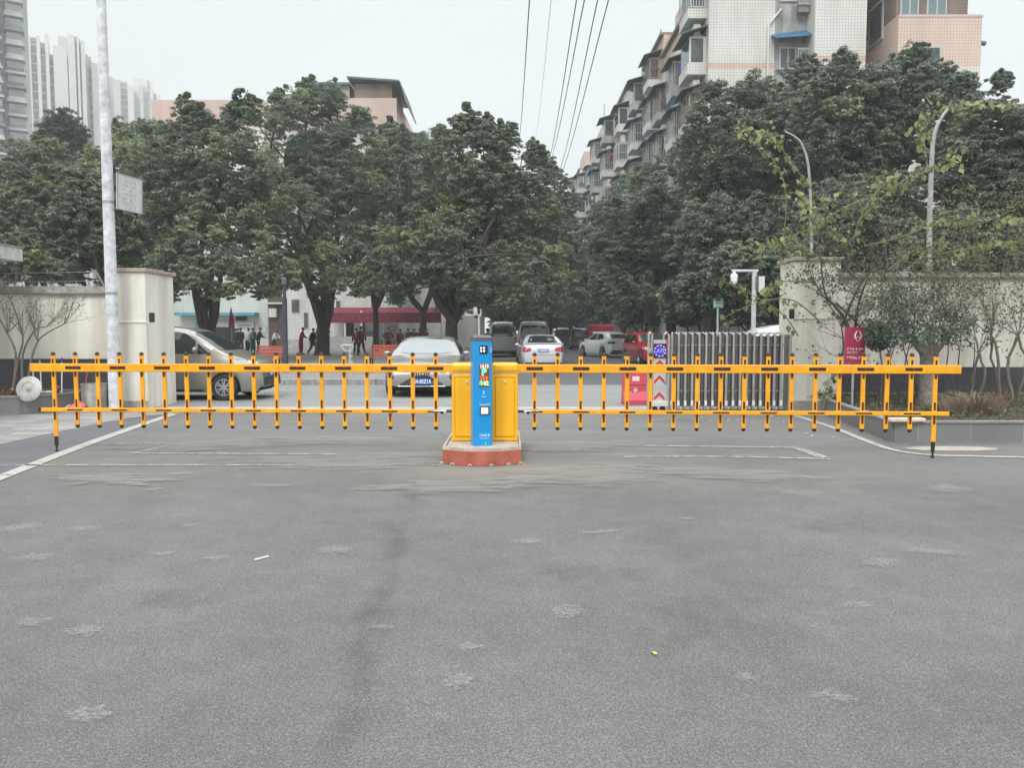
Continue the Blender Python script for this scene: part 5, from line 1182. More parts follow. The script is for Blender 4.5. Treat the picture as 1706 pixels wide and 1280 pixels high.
# left background blocks behind the plaza trees
LY = 68.
def facade(name, label, px0, px1, Y, ztop, wallm, top, depth=12, group=None):
    a = W(px0, 500, Y).x; b = W(px1, 500, Y).x; t = thing(name, label, 'apartment building', ((a + b) / 2, Y, 0), group=group); hx = (b - a) / 2
    MB().box2((-hx, 0, 0), (hx, depth, ztop - top)).build('wall', wallm, t)
    MB().box2((-hx, -.006, ztop - top), (hx, depth, ztop)).build('top_storey', TPK, t)
    k = 0
    for z in np.arange(10.1, ztop - top - 1.5, 2.95):
        x = -hx + 1.4
        while x < hx - 1.6:
            f = MB().box2((x, -.07, z), (x + 1.5, -.001, z + 1.5)).build('window', M_WFR, t); MB().box2((x + .1, -.085, z + .1), (x + 1.4, -.072, z + 1.4)).build('pane', M_PANE, f)
            if z > 8: f = MB().box2((x - .2, -.7, z + 1.6), (x + 1.7, -.002, z + 1.68)).build('awning', M_AWN, t)
            x += 3.6; k += 1
    return t, hx
TL = tile_mat('left_white_tiles', (.70, .70, .66), (.68, .67, .63), (.44, .45, .44), .3, .3, .012, .5, dirt=.2)
t1, hx1 = facade('apartment_building', 'white tiled block behind the left plaza trees with a plain pink top', 262, 446, 72, W(350, 166, 72).z, TL, 2.4)
MB().tube([(-hx1 + 7.5, 1, W(350, 166, 72).z), (-hx1 + 7.5, 1, W(350, 158, 72).z)], .04, 5).build('lightning_rod', M_AWN, t1)
t2, hx2 = facade('apartment_building', 'white tiled block behind the plaza with a brick rooftop room under a tin roof', 470, 664, LY, W(600, 163, LY).z, TL, 2.9)
zt = W(600, 163, LY).z; a = W(590, 150, LY).x - t2.location.x
MB().box2((a, .05, zt), (hx2 - .4, 7, W(600, 139, LY).z)).build('rooftop_room', TBR, t2)
r_ = MB(); zr = W(600, 138, LY).z
r_.add([(a - .5, -.6, zr + .25), (hx2 + .3, -.6, zr - .05), (hx2 + .3, 7.4, zr - .05), (a - .5, 7.4, zr + .25), (a - .5, -.6, zr + .4), (hx2 + .3, -.6, zr + .1), (hx2 + .3, 7.4, zr + .1), (a - .5, 7.4, zr + .4)], [(0, 3, 2, 1), (4, 5, 6, 7), (0, 1, 5, 4), (1, 2, 6, 5), (2, 3, 7, 6), (3, 0, 4, 7)])
r_.add([(hx2 + .3, -.5, zr + .08), (hx2 + .9, -.5, zr - 1.9), (hx2 + .9, 6, zr - 1.9), (hx2 + .3, 6, zr + .08), (hx2 + .34, -.5, zr + .08), (hx2 + .98, -.5, zr - 1.9), (hx2 + .98, 6, zr - 1.9), (hx2 + .34, 6, zr + .08)], [(0, 3, 2, 1), (4, 5, 6, 7), (0, 1, 5, 4), (1, 2, 6, 5), (2, 3, 7, 6), (3, 0, 4, 7)])
r_.build('roof', M_AWN, t2)
MB().box2((-hx2 + 2, .8, zt), (a - .55, 6, zt + 1.3)).build('rooftop_shed', M_CONC, t2); MB().box2((-hx2 + 1.7, .5, zt + 1.3), (a - .52, 6.3, zt + 1.5)).build('shed_roof', M_AWG, t2)
di = MB(); di.lathe([(.02, 0), (.5, .12), (.8, .3)], 16, Matrix.Translation((a + 1.0, -.5, zt - 2.6)) @ Matrix.Rotation(R(60), 4, 'X'), cap=False); di.build('satellite_dish', M_AWN, t2, smooth=True)
t3, hx3 = facade('apartment_building', 'plain white tiled block right of the plaza steps, deep in tree shade', 668, 800, 73, 17, TG, 2.4)
# ground floor things on the two facades (built as parts of the blocks)
def part(t, name, m, a, b): return MB().box2(vec(t, *a), vec(t, *b)).build(name, m, t)
px = lambda x, Y: W(x, 540, Y).x
pz = lambda y, Y: W(600, y, Y).z
M_BLAWN = mat('light_blue_awning', (.10, .33, .42), .6, var=(3, .2)); M_BOARD = mat('notice_white', (.62, .62, .62), .5, var=(1.5, .1)); M_DK = mat('dark_doorway', (.02, .02, .022), .8)
Y1 = 72
part(t1, 'awning', M_BLAWN, (px(300, Y1), Y1 - 1.2, pz(526, Y1)), (px(432, Y1), Y1 - .01, pz(521, Y1)))
part(t1, 'sign_board', M_DK, (px(394, Y1), Y1 - .15, pz(534, Y1)), (px(412, Y1), Y1 - .011, pz(528, Y1)))
nb = part(t1, 'notice_board', M_BOARD, (px(352, Y1), Y1 - .25, pz(562, Y1)), (px(424, Y1), Y1 - .16, pz(537, Y1)))
gg = MB(); rg = random.Random(77)
for i in range(9): glyphs(gg, px(400, Y1) - t1.location.x + .15 * i - .1, pz(542, Y1), .15, -.27, rg, th=.01); 
for i in range(7): glyphs(gg, px(400, Y1) - t1.location.x + .15 * i, pz(546, Y1), .14, -.27, rg, th=.01)
gg.build('board_writing', mat('dark_print', (.15, .05, .06), .6), nb)
part(t1, 'doorway', M_DK, (px(353, Y1), Y1 - .31, .16), (px(392, Y1), Y1 - .252, pz(545, Y1)))
nb = part(t1, 'poster', mat('pale_blue_poster', (.35, .55, .68), .5), (px(437, Y1), Y1 - .06, pz(556, Y1)), (px(444, Y1), Y1 - .01, pz(544, Y1)))
part(t1, 'poster_sheet', M_BOARD, (px(438.2, Y1), Y1 - .08, pz(554, Y1)), (px(442.8, Y1), Y1 - .062, pz(546, Y1)))
Y2 = LY
part(t2, 'plinth', mat('grey_plinth', (.40, .38, .35), .8, var=(2, .2)), (px(471, Y2), Y2 - .04, .16), (px(664, Y2), Y2 - .008, pz(566, Y2)))
part(t2, 'doorway', M_DK, (px(576, Y2), Y2 - .06, .3), (px(590, Y2), Y2 - .045, pz(524, Y2)))
part(t2, 'doorway', M_DK, (px(604, Y2), Y2 - .06, 1.2), (px(608, Y2), Y2 - .045, pz(538, Y2)))
part(t2, 'poster', mat('sky_blue_poster', (.16, .42, .58), .5), (px(610, Y2), Y2 - .08, pz(562, Y2)), (px(623, Y2), Y2 - .062, pz(552, Y2)))
nb = part(t2, 'notice_board', M_BOARD, (px(647, Y2), Y2 - .1, pz(551, Y2)), (px(661, Y2), Y2 - .062, pz(538, Y2)))
g = MB()
for z in (549.5, 544.5, 540): g.box2(vec(t2, px(648, Y2), Y2 - .12, pz(z + .8, Y2)), vec(t2, px(660, Y2), Y2 - .102, pz(z, Y2)))
g.build('board_writing', M_GRYCAP, nb)
for (a_, b_, c_, d_) in ((486, 500, 522, 498), (506, 514, 548, 520), (560, 568, 520, 500)):
    f = part(t2, 'window', M_WFR, (px(a_, Y2), Y2 - .06, pz(c_, Y2)), (px(b_, Y2), Y2 - .01, pz(d_, Y2))); f2 = part(t2, 'pane', M_PANE, (px(a_ + 1, Y2), Y2 - .08, pz(c_ - 1.5, Y2)), (px(b_ - 1, Y2), Y2 - .062, pz(d_ + 1.5, Y2)))
rd = thing('banner_canopy', 'long red canopy banner, its red darkened for tree shade, over the plaza steps behind the trunks', 'canopy', (px(640, 66), 65.5, 0))
m_ = MB(); a = vec(rd, px(543, 65.5), 65.5, pz(538, 65.5)); c = vec(rd, px(735, 65.5), 65.5, pz(521, 65.5)); m_.box2((a.x, 0, a.z), (c.x, .06, c.z)); m_.add([(a.x, .06, c.z), (c.x, .06, c.z), (c.x, 1.9, c.z + .5), (a.x, 1.9, c.z + .5)], [(0, 1, 2, 3)])
m_.build('canopy_cloth', mat('shaded_crimson_banner', (.17, .012, .03), .7, var=(1.5, .25)), rd)  # the shade on the banner is darkened into its red
pp = MB()
for k in range(5): xx = a.x + (c.x - a.x) * k / 4; pp.tube([(xx, .1, .16), (xx, .1, a.z + .1)], .05, 6)
pp.build('canopy_post', M_PIPE, rd)
g = MB(); rg = random.Random(41)
for i in range(14): glyphs(g, a.x + 1.0 + .62 * i, (a.z + c.z) / 2, .38, -.012, rg, th=.01)
g.build('banner_lettering', mat('dull_gold_print', (.24, .06, .06), .6), rd)
sp_ = thing('plaza_steps', 'short flight of grey steps with white rails behind the big forked tree', 'steps', (px(572, 64), 64, .165))
for k in range(5): MB().box2((-2.3, .35 * k, 0), (2.3, 2.4, .20 * (k + 1))).build('step', mat('step_stone', (.34, .34, .325), .85, var=(3, .2)), sp_)
hr = MB(); hr.tube([(-1.2, 1.6, 1), (-1.2, 1.6, 1.9)], .05, 6); hr.tube([(-.2, 1.6, 1), (-.2, 1.6, 2.7)], .07, 6); hr.tube([(1.2, 1.6, 1), (1.2, 1.6, 3.2)], .09, 6); hr.build('handrail', M_WHITE, sp_)
# dark passage between blocks: dark box standing for its shade, with an AC unit
al = thing('dark_passage', 'narrow shaded passage, built as a dark box, with an air conditioner between the two plaza blocks', 'outbuilding', (px(458, 71), 71, 0))
MB().box2((-.6, 0, 0), (1.7, 6, 4.8)).build('wall', mat('passage_shade', (.09, .07, .06), .9, var=(2, .3)), al); MB().box2((-.45, -.35, 2.9), (.25, -.01, 3.7)).build('air_conditioner', M_AC, al); MB().box2((-.62, -.5, 4.1), (1.2, -.0, 4.25)).build('ledge', M_BOARD, al)
# low building and wall under the trees right of the lane
lw = thing('low_shop', 'low brownish building in the shade behind the right-hand trunks', 'outbuilding', (12.5, 46, 0)) ; bpy.data.objects.remove(lw)
bw = thing('brick_wall', 'low reddish brick wall with dark railing under the trees right of the lane', 'wall', (14, 33, 0))
MB().box2((-5.2, 0, 0), (12, .3, 1.35)).build('wall_body', TBR, bw)
rl = MB()
for k in range(40): rl.box((-5.1 + .42 * k, .15, 1.75), (.03, .03, .8))
for z in (1.5, 2.1): rl.box((3.4, .15, z), (17, .05, .05))
rl.build('railing', M_DARK, bw)

# far towers at upper left
M_FARW = mat('far_tower_white', (.62, .61, .58), .7, var=(.08, .08)); M_FARG = mat('far_tower_glass', (.24, .26, .27), .3, var=(.3, .4)); M_FARD = mat('far_tower_grey', (.50, .50, .49), .7, var=(.1, .1))
def polar(px_, py_, D):
    d = ray(px_, py_); h = math.hypot(d.x, d.y); k = D / h; return d.x * k, d.y * k, CAM_H + d.z * k, math.atan2(d.x, d.y)
def tower(label, Y, secs, cat='tower block', storey=3.0):
    """secs: (px0, px1, pytop, depth offset, kind); the block is turned to face the gate"""
    x, y, _, am = polar((secs[0][0] + secs[-1][1]) / 2, 100, Y); t = thing('tower_block', label, cat, (x, y, 0), -am, group='distant tower blocks')
    for (p0, p1, pt, dY, kind) in secs:
        x0 = (Y + dY) * math.tan(polar(p0, pt, Y)[3] - am); x1 = (Y + dY) * math.tan(polar(p1, pt, Y)[3] - am); zt = polar((p0 + p1) / 2, pt, Y + dY)[2]
        if kind == 'w': MB().box2((x0, dY, 0), (x1, dY + 14, zt)).build('wall', M_FARW, t)
        elif kind == 'd': MB().box2((x0, dY, 0), (x1, dY + 14, zt)).build('wall', M_FARD, t)
        elif kind == 'g':
            MB().box2((x0, dY, 0), (x1, dY + 13, zt)).build('wall', M_FARD, t)
            g = MB(); f = MB(); z = 20
            while z < zt - 2:
                g.box2((x0 + .3, dY - .25, z + 1.0), (x1 - .3, dY - .01, z + 2.6)); f.box2((x0 + .1, dY - .5, z), (x1 - .1, dY - .02, z + .35)); z += storey
            g.build('window_band', M_FARG, t); f.build('balcony_slab', M_FARW, t)
    return t
tower('pale ribbed tower block between the balcony tower and the whitewashed pole', 300, [(44, 50, 58, 0, 'w'), (50, 62, 62, 2, 'g'), (60, 66, 58, 0, 'w'), (66, 74, 70, 2, 'g'), (74, 80, 55, 0, 'w'), (80, 90, 90, 3, 'g'), (88, 111, 76, 0, 'w'), (96, 112, 60, 8, 'd'), (112, 124, 57, 0, 'w'), (124, 127, 60, 3, 'g'), (127, 131, 60, 0, 'w'), (131, 134, 64, 3, 'g'), (134, 141, 67, 0, 'w'), (141, 146, 90, 6, 'd'), (146, 152, 94, 8, 'g'), (152, 163, 104, 4, 'w'), (163, 166, 112, 9, 'd'), (166, 188, 126, 18, 'd')])
tower('small pale tower group just right of the whitewashed pole', 420, [(186, 200, 132, 0, 'd'), (196, 212, 135, 4, 'g'), (212, 222, 142, 0, 'w'), (222, 245, 131, 6, 'w'), (232, 238, 140, 2, 'd'), (245, 249, 134, 4, 'g'), (249, 255, 137, 2, 'w'), (255, 260, 155, 5, 'g'), (260, 267, 158, 3, 'w')])
# near-left tower with stacked balconies
bx, by_, _, ba = polar(25, 100, 200)
bt = thing('tower_block', 'tall apartment tower with stacked glazed balconies at the very left edge', 'tower block', (bx, by_, 0), -ba, group='distant tower blocks')
xx1 = 200 * math.tan(polar(44, 100, 200)[3] - ba)
MB().box2((-18, 3, 0), (xx1 - .8, 16, 116)).build('wall', M_FARD, bt); MB().box2((xx1 - .8, 4, 0), (xx1 + .6, 14, 96)).build('wall', M_FARW, bt)
M_SL = [mat('slab_white', (.46, .48, .48), .7), mat('slab_dark', (.10, .11, .12), .7), mat('slab_green', (.17, .22, .21), .7)]
rg = random.Random(6); z = 30; k = 0
while z < 112:
    for (xa, xb, dy) in ((xx1 - 3.9, xx1 - .2, 0), (xx1 - 8.2, xx1 - 4.3, -2.5)):
        b = MB().box2((xa, dy, z), (xb, 3.2, z + .45)).build('balcony', M_SL[1 if z > 74 else (0 if rg.random() < .75 else 2)], bt)
        MB().box2((xa + .3, dy + .3, z + .45), (xb - .3, 3.1, z + 1.2)).build('railing', rg.choice(M_SL), b); MB().box2((xa + .4, dy + .5, z + 1.3), (xb - .4, 3.1, z + 2.6)).build('glazing', M_FARG, b)
        if z > 70: MB().box2((xa - .3, dy - .8, z + 2.55), (xb + .9, 3, z + 2.68)).build('awning', M_SL[1], b)
    z += 3.0
# ------------------------------------------------------------------ plaza furniture
def bench(px0, px1, Y, label):
    a = W(px0, 590, Y).x; c = W(px1, 590, Y).x; w = c - a; t = thing('park_bench', label, 'bench', ((a + c) / 2, Y, .165), group='red slatted park benches'); m = mat('red_slat', (.38, .07, .04), .6, var=(4, .2))
    for k in range(4): MB().box((0, .22 + .03 * k, .52 + .11 * k), (w, .03, .085)).build('back_slat', m, t)
    for k in range(3): MB().box((0, -.15 + .13 * k, .43), (w, .11, .03)).build('seat_slat', m, t)
    for s in (-1, 1):
        l = MB(); l.tube([(s * w * .46, -.2, 0), (s * w * .46, -.2, .42), (s * w * .46, .2, .42), (s * w * .46, .33, .92)], .03, 6); l.tube([(s * w * .46, .2, .42), (s * w * .46, .28, 0)], .03, 6); l.build('leg', M_DARK, t)
bench(423, 470, 27.5, 'red slatted bench left of the dark lamp post, behind the champagne minivan'); bench(617, 662, 29.5, 'red slatted bench on the plaza just left of the silver saloon')
lpst = thing('lamp_post', 'dark lamp post standing on the plaza right of the left bench', 'lamp post', (W(476, 600, 26.5).x, 26.5, .165))
MB().lathe([(.13, 0), (.13, .15), (.085, .25), (.085, 2.5), (.06, 2.6), (.05, 3.0)], 14).build('post', mat('dark_post', (.03, .03, .045), .5), lpst, smooth=True)
lt = MB(); lt.lathe([(.05, 2.98), (.09, 3.02), (.09, 3.2), (.03, 3.25)], 14); lt.build('lamp_head', M_GRYCAP, lpst, smooth=True)
ex = thing('exercise_machine', 'pale metal exercise machine with a triangular loop handle on the plaza kerb', 'exercise machine', (W(583, 620, 25).x, 25, .165)); q = ex.location; M_EX = mat('pale_metal', (.50, .53, .50), .5, .2)
h = [W(568, 577, 25) - q, W(572, 575, 25) - q, W(588, 575, 25) - q, W(589, 578, 25) - q, W(583, 585, 25) - q, W(575, 585, 25) - q, W(568, 577, 25) - q]
MB().tube(h, .022, 8).build('loop_handle', M_EX, ex, smooth=True); z = W(579, 585, 25).z - q.z
MB().tube([(W(579, 585, 25).x - q.x, 0, z), (0, 0, .9), (.02, 0, 0)], .035, 8).build('post', M_EX, ex, smooth=True)
sp2 = MB(); sp2.tube([(.03 + .05 * math.cos(a), .05 * math.sin(a), .25 + a * .028) for a in np.linspace(0, 24, 90)], .014, 5); sp2.build('spring', M_EX, ex, smooth=True)
fl = thing('furled_flag', 'furled red flag standing behind the minivan roof among the people', 'flag', (W(386, 560, 46).x, 46, .165)); q = fl.location
MB().tube([(0, 0, 0), (0, 0, W(386, 511, 46).z - q.z)], .02, 6).build('flag_pole', M_PIPE, fl); MB().lathe([(.19, W(386, 546, 46).z - q.z), (.16, W(386, 535, 46).z - q.z), (.08, W(386, 522, 46).z - q.z), (.03, W(386, 513, 46).z - q.z)], 12, Matrix.Diagonal((1, .5, 1, 1))).build('flag_cloth', mat('flag_red', (.28, .02, .04), .8, var=(3, .3)), fl, smooth=True)
gs = thing('guard_sign', 'cyan round-cornered sign on a stem above the minivan roof in front of the trunks', 'sign', (W(330, 560, 40).x, 40, .165)); q = gs.location
MB().tube([(0, 0, 0), (0, 0, W(330, 545, 40).z - q.z)], .03, 6).build('post', M_PIPE, gs); MB().box((0, -.04, W(330, 541, 40).z - q.z), (.24, .03, .34)).build('board', mat('cyan_sign', (.08, .52, .58), .5), gs, bevel=.03)
st_ = thing('signal_mast', 'thin mast with a short side arm behind the blue post', 'mast', (W(798, 560, 33).x, 33, 0)); q = st_.location
b = MB(); b.tube([(0, 0, 0), (0, 0, W(797, 524, 33).z)], .035, 6); b.tube([W(774, 525, 33) - q, W(800, 525, 33) - q], .03, 6); b.tube([W(792, 512, 33) - q, W(793, 524, 33) - q], .07, 8); b.tube([W(801, 515, 33) - q, W(801, 527, 33) - q], .03, 6); b.build('mast_frame', M_AC, st_)

# ------------------------------------------------------------------ people
def skin(name, verts, edges, radii, m, parent, sub=1):
    me = bpy.data.meshes.new(name); me.from_pydata([tuple(v) for v in verts], edges, []); o = bpy.data.objects.new(name, me); COL.objects.link(o)
    md = o.modifiers.new('s', 'SKIN'); md.use_smooth_shade = True
    for i, r in enumerate(radii): me.skin_vertices[0].data[i].radius = (r, r) if not hasattr(r, '__len__') else r; me.skin_vertices[0].data[i].use_root = (i == 0)
    o.modifiers.new('d', 'SUBSURF').levels = sub; o.modifiers['d'].render_levels = sub
    dg = bpy.context.evaluated_depsgraph_get(); me2 = bpy.data.meshes.new_from_object(o.evaluated_get(dg)); bpy.data.objects.remove(o)
    me2.name = name; me2.materials.clear(); me2.materials.append(m); o = bpy.data.objects.new(name, me2); COL.objects.link(o); o.parent = parent; return o
SKN = mat('skin', (.36, .21, .15), .6); HAIR = mat('black_hair', (.012, .010, .010), .5)
def person(label, x, Y, rz, h=1.64, top=(.2, .02, .03), bottom=(.02, .02, .022), pose='stand', coat=False, z=.165, hair=True, back=None):
    """faces -Y before rotation"""
    t = thing('person', label, 'person', (x, Y, z), rz, group='people on the plaza'); s = h / 1.7
    bend = {'stand': .03, 'walk': .08, 'bend': .55, 'hunch': .22, 'hips': .0}[pose]
    st = .30 if pose == 'walk' else .05
    hip = Vector((0, 0, .90)); d = Vector((0, -math.sin(bend), math.cos(bend)))
    ch = hip + d * .30; sh = hip + d * .50; nk = hip + d * .57; hd = nk + (d + Vector((0, -.25 * bend, 0))).normalized() * .13; ht = hd + Vector((0, -.02, .10))
    vs = [hip, ch, sh, nk, hd, ht]; rad = [(.145, .11), (.13, .10), (.10, .075), .05, (.075, .088), (.062, .07)]; ed = [(0, 1), (1, 2), (2, 3), (3, 4), (4, 5)]
    legs = {}; arms = {}
    for sx in (-1, 1):
        f = -sx * st; kn = Vector((sx * .10, -abs(st) * .3 + f * .5, .47)); an = Vector((sx * .10, f + (.05 if f > .1 else 0), .08 + (.03 if f > .1 else 0))); to = an + Vector((sx * .02, -.16, -.045))
        i = len(vs); vs += [Vector((sx * .09, 0, .84)), kn, an, to]; rad += [.088, .058, .042, (.042, .03)]; ed += [(0, i), (i, i + 1), (i + 1, i + 2), (i + 2, i + 3)]; legs[sx] = (vs[i], kn, an)
        sp = sh + Vector((sx * .175, 0, -.02))
        if pose == 'hips': el = sp + Vector((sx * .15, .06, -.25)); wr = Vector((sx * .17, -.03, 1.0))
        elif pose in ('bend', 'hunch'): el = sp + Vector((sx * .03, -.10, -.25)); wr = el + Vector((-sx * .05, -.20, -.08))
        else: el = sp + Vector((sx * .05, .03 + f * .25, -.28)); wr = el + Vector((sx * .01, -.07 + f * .3, -.24))
        hn = wr + (wr - el).normalized() * .07
        i = len(vs); vs += [sp, el, wr, hn]; rad += [.055, .042, .028, (.036, .018)]; ed += [(2, i), (i, i + 1), (i + 1, i + 2), (i + 2, i + 3)]; arms[sx] = (sp, el, wr)
        dirh = (wr - el).normalized(); side = Vector((0, 1, 0)) if abs(dirh.y) < .8 else Vector((1, 0, 0))
        for k in range(4):
            b = hn + side * (-.03 + .02 * k) + dirh * .02; L_ = (.065, .078, .072, .055)[k]; j = len(vs); vs += [b, b + dirh * L_ * .55, b + (dirh + Vector((-sx * .35, 0, 0))).normalized() * L_]; rad += [.009, .008, .0065]; ed += [(i + 3, j), (j, j + 1), (j + 1, j + 2)]
        b = hn - dirh * .03 + side * -.04; j = len(vs); vs += [b, b + (dirh * .6 - side * .5).normalized() * .045]; rad += [.010, .008]; ed += [(i + 2, j), (j, j + 1)]
    sc = lambda l: [v * s for v in l]; ra = [((r[0] * s, r[1] * s) if hasattr(r, '__len__') else r * s) for r in rad]
    skin('body', sc(vs), ed, ra, SKN, t)
    k = 1.16; c = mat('cloth_%d_%d_%d' % tuple(int(v * 99) for v in top), top, .85, var=(6, .25)); c2 = mat('trousers_%d_%d_%d' % tuple(int(v * 99) for v in bottom), bottom, .85, var=(6, .25))
    v2 = [hip + Vector((0, 0, -.06)), hip, ch, sh, sh + (nk - sh) * .75]; r2 = [(.20, .16), (.195, .155), (.19, .15), (.145, .11), .066]; e2 = [(0, 1), (1, 2), (2, 3), (3, 4)]
    if coat: v2 = [Vector((0, 0, .25 if coat == 'long' else .55)), hip - Vector((0, 0, .1))] + v2[1:]; r2 = [(.21, .17), (.18, .145)] + r2[1:]; e2 = [(i, i + 1) for i in range(5)]
    si = len(v2) - 2
    for sx in (-1, 1):
        a = arms[sx]; i = len(v2); v2 += [a[0], a[1], a[1].lerp(a[2], .92)]; r2 += [.084, .070, .052]; e2 += [(si, i), (i, i + 1), (i + 1, i + 2)]
    skin('jacket' if not coat else 'coat', sc(v2), e2, [((r[0] * s, r[1] * s) if hasattr(r, '__len__') else r * s) for r in r2], c, t)
    v3 = [hip + Vector((0, 0, .03)), hip + Vector((0, 0, -.05))]; r3 = [(.158, .125), (.155, .12)]; e3 = [(0, 1)]
    for sx in (-1, 1):
        a = legs[sx]; i = len(v3); v3 += [a[0], a[1], a[1].lerp(a[2], .93)]; r3 += [.112, .088, .072]; e3 += [(1, i), (i, i + 1), (i + 1, i + 2)]
    skin('trousers', sc(v3), e3, [((r[0] * s, r[1] * s) if hasattr(r, '__len__') else r * s) for r in r3], c2, t)
    sm = MB()
    for sx in (-1, 1): a = legs[sx][2] * s; sm.ball(a + Vector((0, -.06, -.045)) * s, (.048 * s, .12 * s, .04 * s), 8, 6)
    sm.build('shoes', M_DARK, t, smooth=True)
    hh = MB(); q = hd * s; hh.ball(q + Vector((0, .018, .045)) * s, (.092 * s, .100 * s, .095 * s), 12, 8); hh.build('hair', HAIR, t, smooth=True)
    fc = MB(); fc.ball(q + Vector((0, -.10, -.005)) * s, (.013 * s, .018 * s, .022 * s), 6, 5); fc.ball(q + Vector((-.032, -.082, .018)) * s, (.012 * s, .008 * s, .008 * s), 6, 4); fc.ball(q + Vector((.032, -.082, .018)) * s, (.012 * s, .008 * s, .008 * s), 6, 4); fc.build('face_features', mat('face_shade', (.16, .08, .06), .6), t, smooth=True)
    if back: MB().box(((ch + sh) / 2 + Vector((0, .125, .02))) * s, (.20 * s, .03, .22 * s)).build('back_panel', mat('yellow_panel', (.45, .32, .05), .7), t, bevel=.01)
    return t
pxx = lambda a, Y: W(a, 560, Y).x
person('person in a white shirt and dark trousers reading the notice board behind the minivan bonnet', pxx(412, 49), 49, R(160), top=(.50, .50, .52), bottom=(.015, .015, .02), pose='hunch')
person('person in a long teal green dress beside the white shirted reader', pxx(421, 49.6), 49.6, R(190), top=(.02, .11, .10), bottom=(.02, .10, .09), coat='long')
person('hunched person all in black in front of the pale blue poster', pxx(430, 50), 50, R(120), 1.68, top=(.015, .015, .017), bottom=(.015, .015, .017), pose='hunch')
person('person in black with a cap standing at the notice board left of the white shirt', pxx(401, 51), 51, R(200), top=(.02, .018, .02), pose='hunch')
person('person in dark grey nearest the furled red flag', pxx(392, 50), 50, R(150), 1.6, top=(.04, .04, .05))
person('person in dull plum behind the people at the notice board', pxx(396.5, 52.5), 52.5, R(10), 1.62, top=(.09, .05, .06))
person('person in a white top bending over in the dark passage', pxx(456, 58), 58, R(60), 1.6, top=(.50, .52, .56), pose='bend')
person('person in a long bright red coat left of the big forked trunk', pxx(501, 47), 47, R(100), 1.66, top=(.34, .015, .04), bottom=(.28, .015, .03), coat='long', pose='hunch')
person('person in a short dark coat next to the long red coat', pxx(521, 47), 47, R(70), 1.6, top=(.02, .024, .03), coat='short', pose='walk')
person('person in red with a yellow bag strap walking right of the trunk', pxx(594, 47), 47, R(200), 1.6, top=(.30, .03, .04), pose='walk', back=True)
person('taller person in maroon walking past the yellow strap bag', pxx(602, 45), 45, R(215), 1.7, top=(.085, .015, .03), bottom=(.05, .012, .02), pose='walk')
person('person in maroon with a yellow back panel and hands on hips above the right bench', pxx(647, 49), 49, 0 + R(180) * 0, 1.66, top=(.11, .012, .018), pose='hips', back=True)
bpy.data.objects['person.011'].rotation_euler.z = 0.15
person('person in dark maroon standing just left of the saloon roof', pxx(667, 50), 50, R(170), 1.55, top=(.085, .012, .02))
for i, (a, Y, c, lab) in enumerate([(680, 55, (.03, .03, .035), 'person in black in the shade above the saloon roof, leftmost of four'), (690, 56, (.06, .05, .06), 'person in grey in the shade above the middle of the saloon roof'), (699, 55, (.07, .015, .03), 'person in wine red in the shade above the saloon roof'), (711, 57, (.05, .012, .02), 'person in deep maroon rightmost above the saloon roof')]):
    person(lab, pxx(a, Y), Y, R(150 + 50 * i), 1.62, top=c)
person('person in a navy jacket walking in the lane shade right of the blue post', pxx(812, 40), 40, R(170), 1.72, top=(.03, .03, .07), pose='walk', z=0)

# ------------------------------------------------------------------ trees
def limb_pts(a, b, rs, bend=.12, n=6):
    a = np.array(a, float); b = np.array(b, float); L_ = np.linalg.norm(b - a); out = []
    off = rs.normal(size=3) * L_ * bend; off[2] = abs(off[2]) * .5
    for i in range(n + 1):
        t = i / n; out.append(Vector(a + (b - a) * t + off * math.sin(PI * t) + rs.normal(size=3) * L_ * .012))
    return out
def crown_leaves(blobs, rs, leaf, dens, nsub, subr):
    """blobs: big lobes (centre, radius); sub clumps on them; leaves on the clumps"""
    P = []; Nn = []; S = []; T = []
    cores = []
    for (c, r, young) in blobs:
        c = np.array(c); d = rdir(rs, nsub); d[:, 2] = np.where(d[:, 2] < -.6, -d[:, 2], d[:, 2])
        sc_ = c + d * r * rs.uniform(.35, 1.25, (nsub, 1)) * rs.uniform(.75, 1.3, 3); sr = r * subr * rs.uniform(.65, 1.3, nsub)
        n = dens
        dd = rdir(rs, nsub * n); dd[:, 2] = np.where(dd[:, 2] < -.3, -dd[:, 2] * .6, dd[:, 2])
        rad = rs.uniform(.45, 1.12, nsub * n)[:, None]
        p = np.repeat(sc_, n, 0) + dd * np.repeat(sr, n)[:, None] * rad * [1, 1, .72]
        P.append(p); Nn.append(norm(dd * .5 + [0, 0, .55] + rs.normal(size=p.shape) * .42)); S.append(rs.uniform(.7, 1.3, len(p)) * leaf)
        ty = np.repeat(rs.uniform(0, .35, nsub) + young, n) + rs.uniform(0, .42, len(p)); T.append(np.clip(ty, 0, 1))
    P = np.concatenate(P); Nn = np.concatenate(Nn)
    tg = norm(np.cross(Nn, rdir(rs, len(P))))
    return P, Nn, tg, np.concatenate(S), np.concatenate(T)
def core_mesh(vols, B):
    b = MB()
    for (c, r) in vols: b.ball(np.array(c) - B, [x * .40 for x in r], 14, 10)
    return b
M_CORE = mat('inner_foliage', (.035, .048, .032), .95)
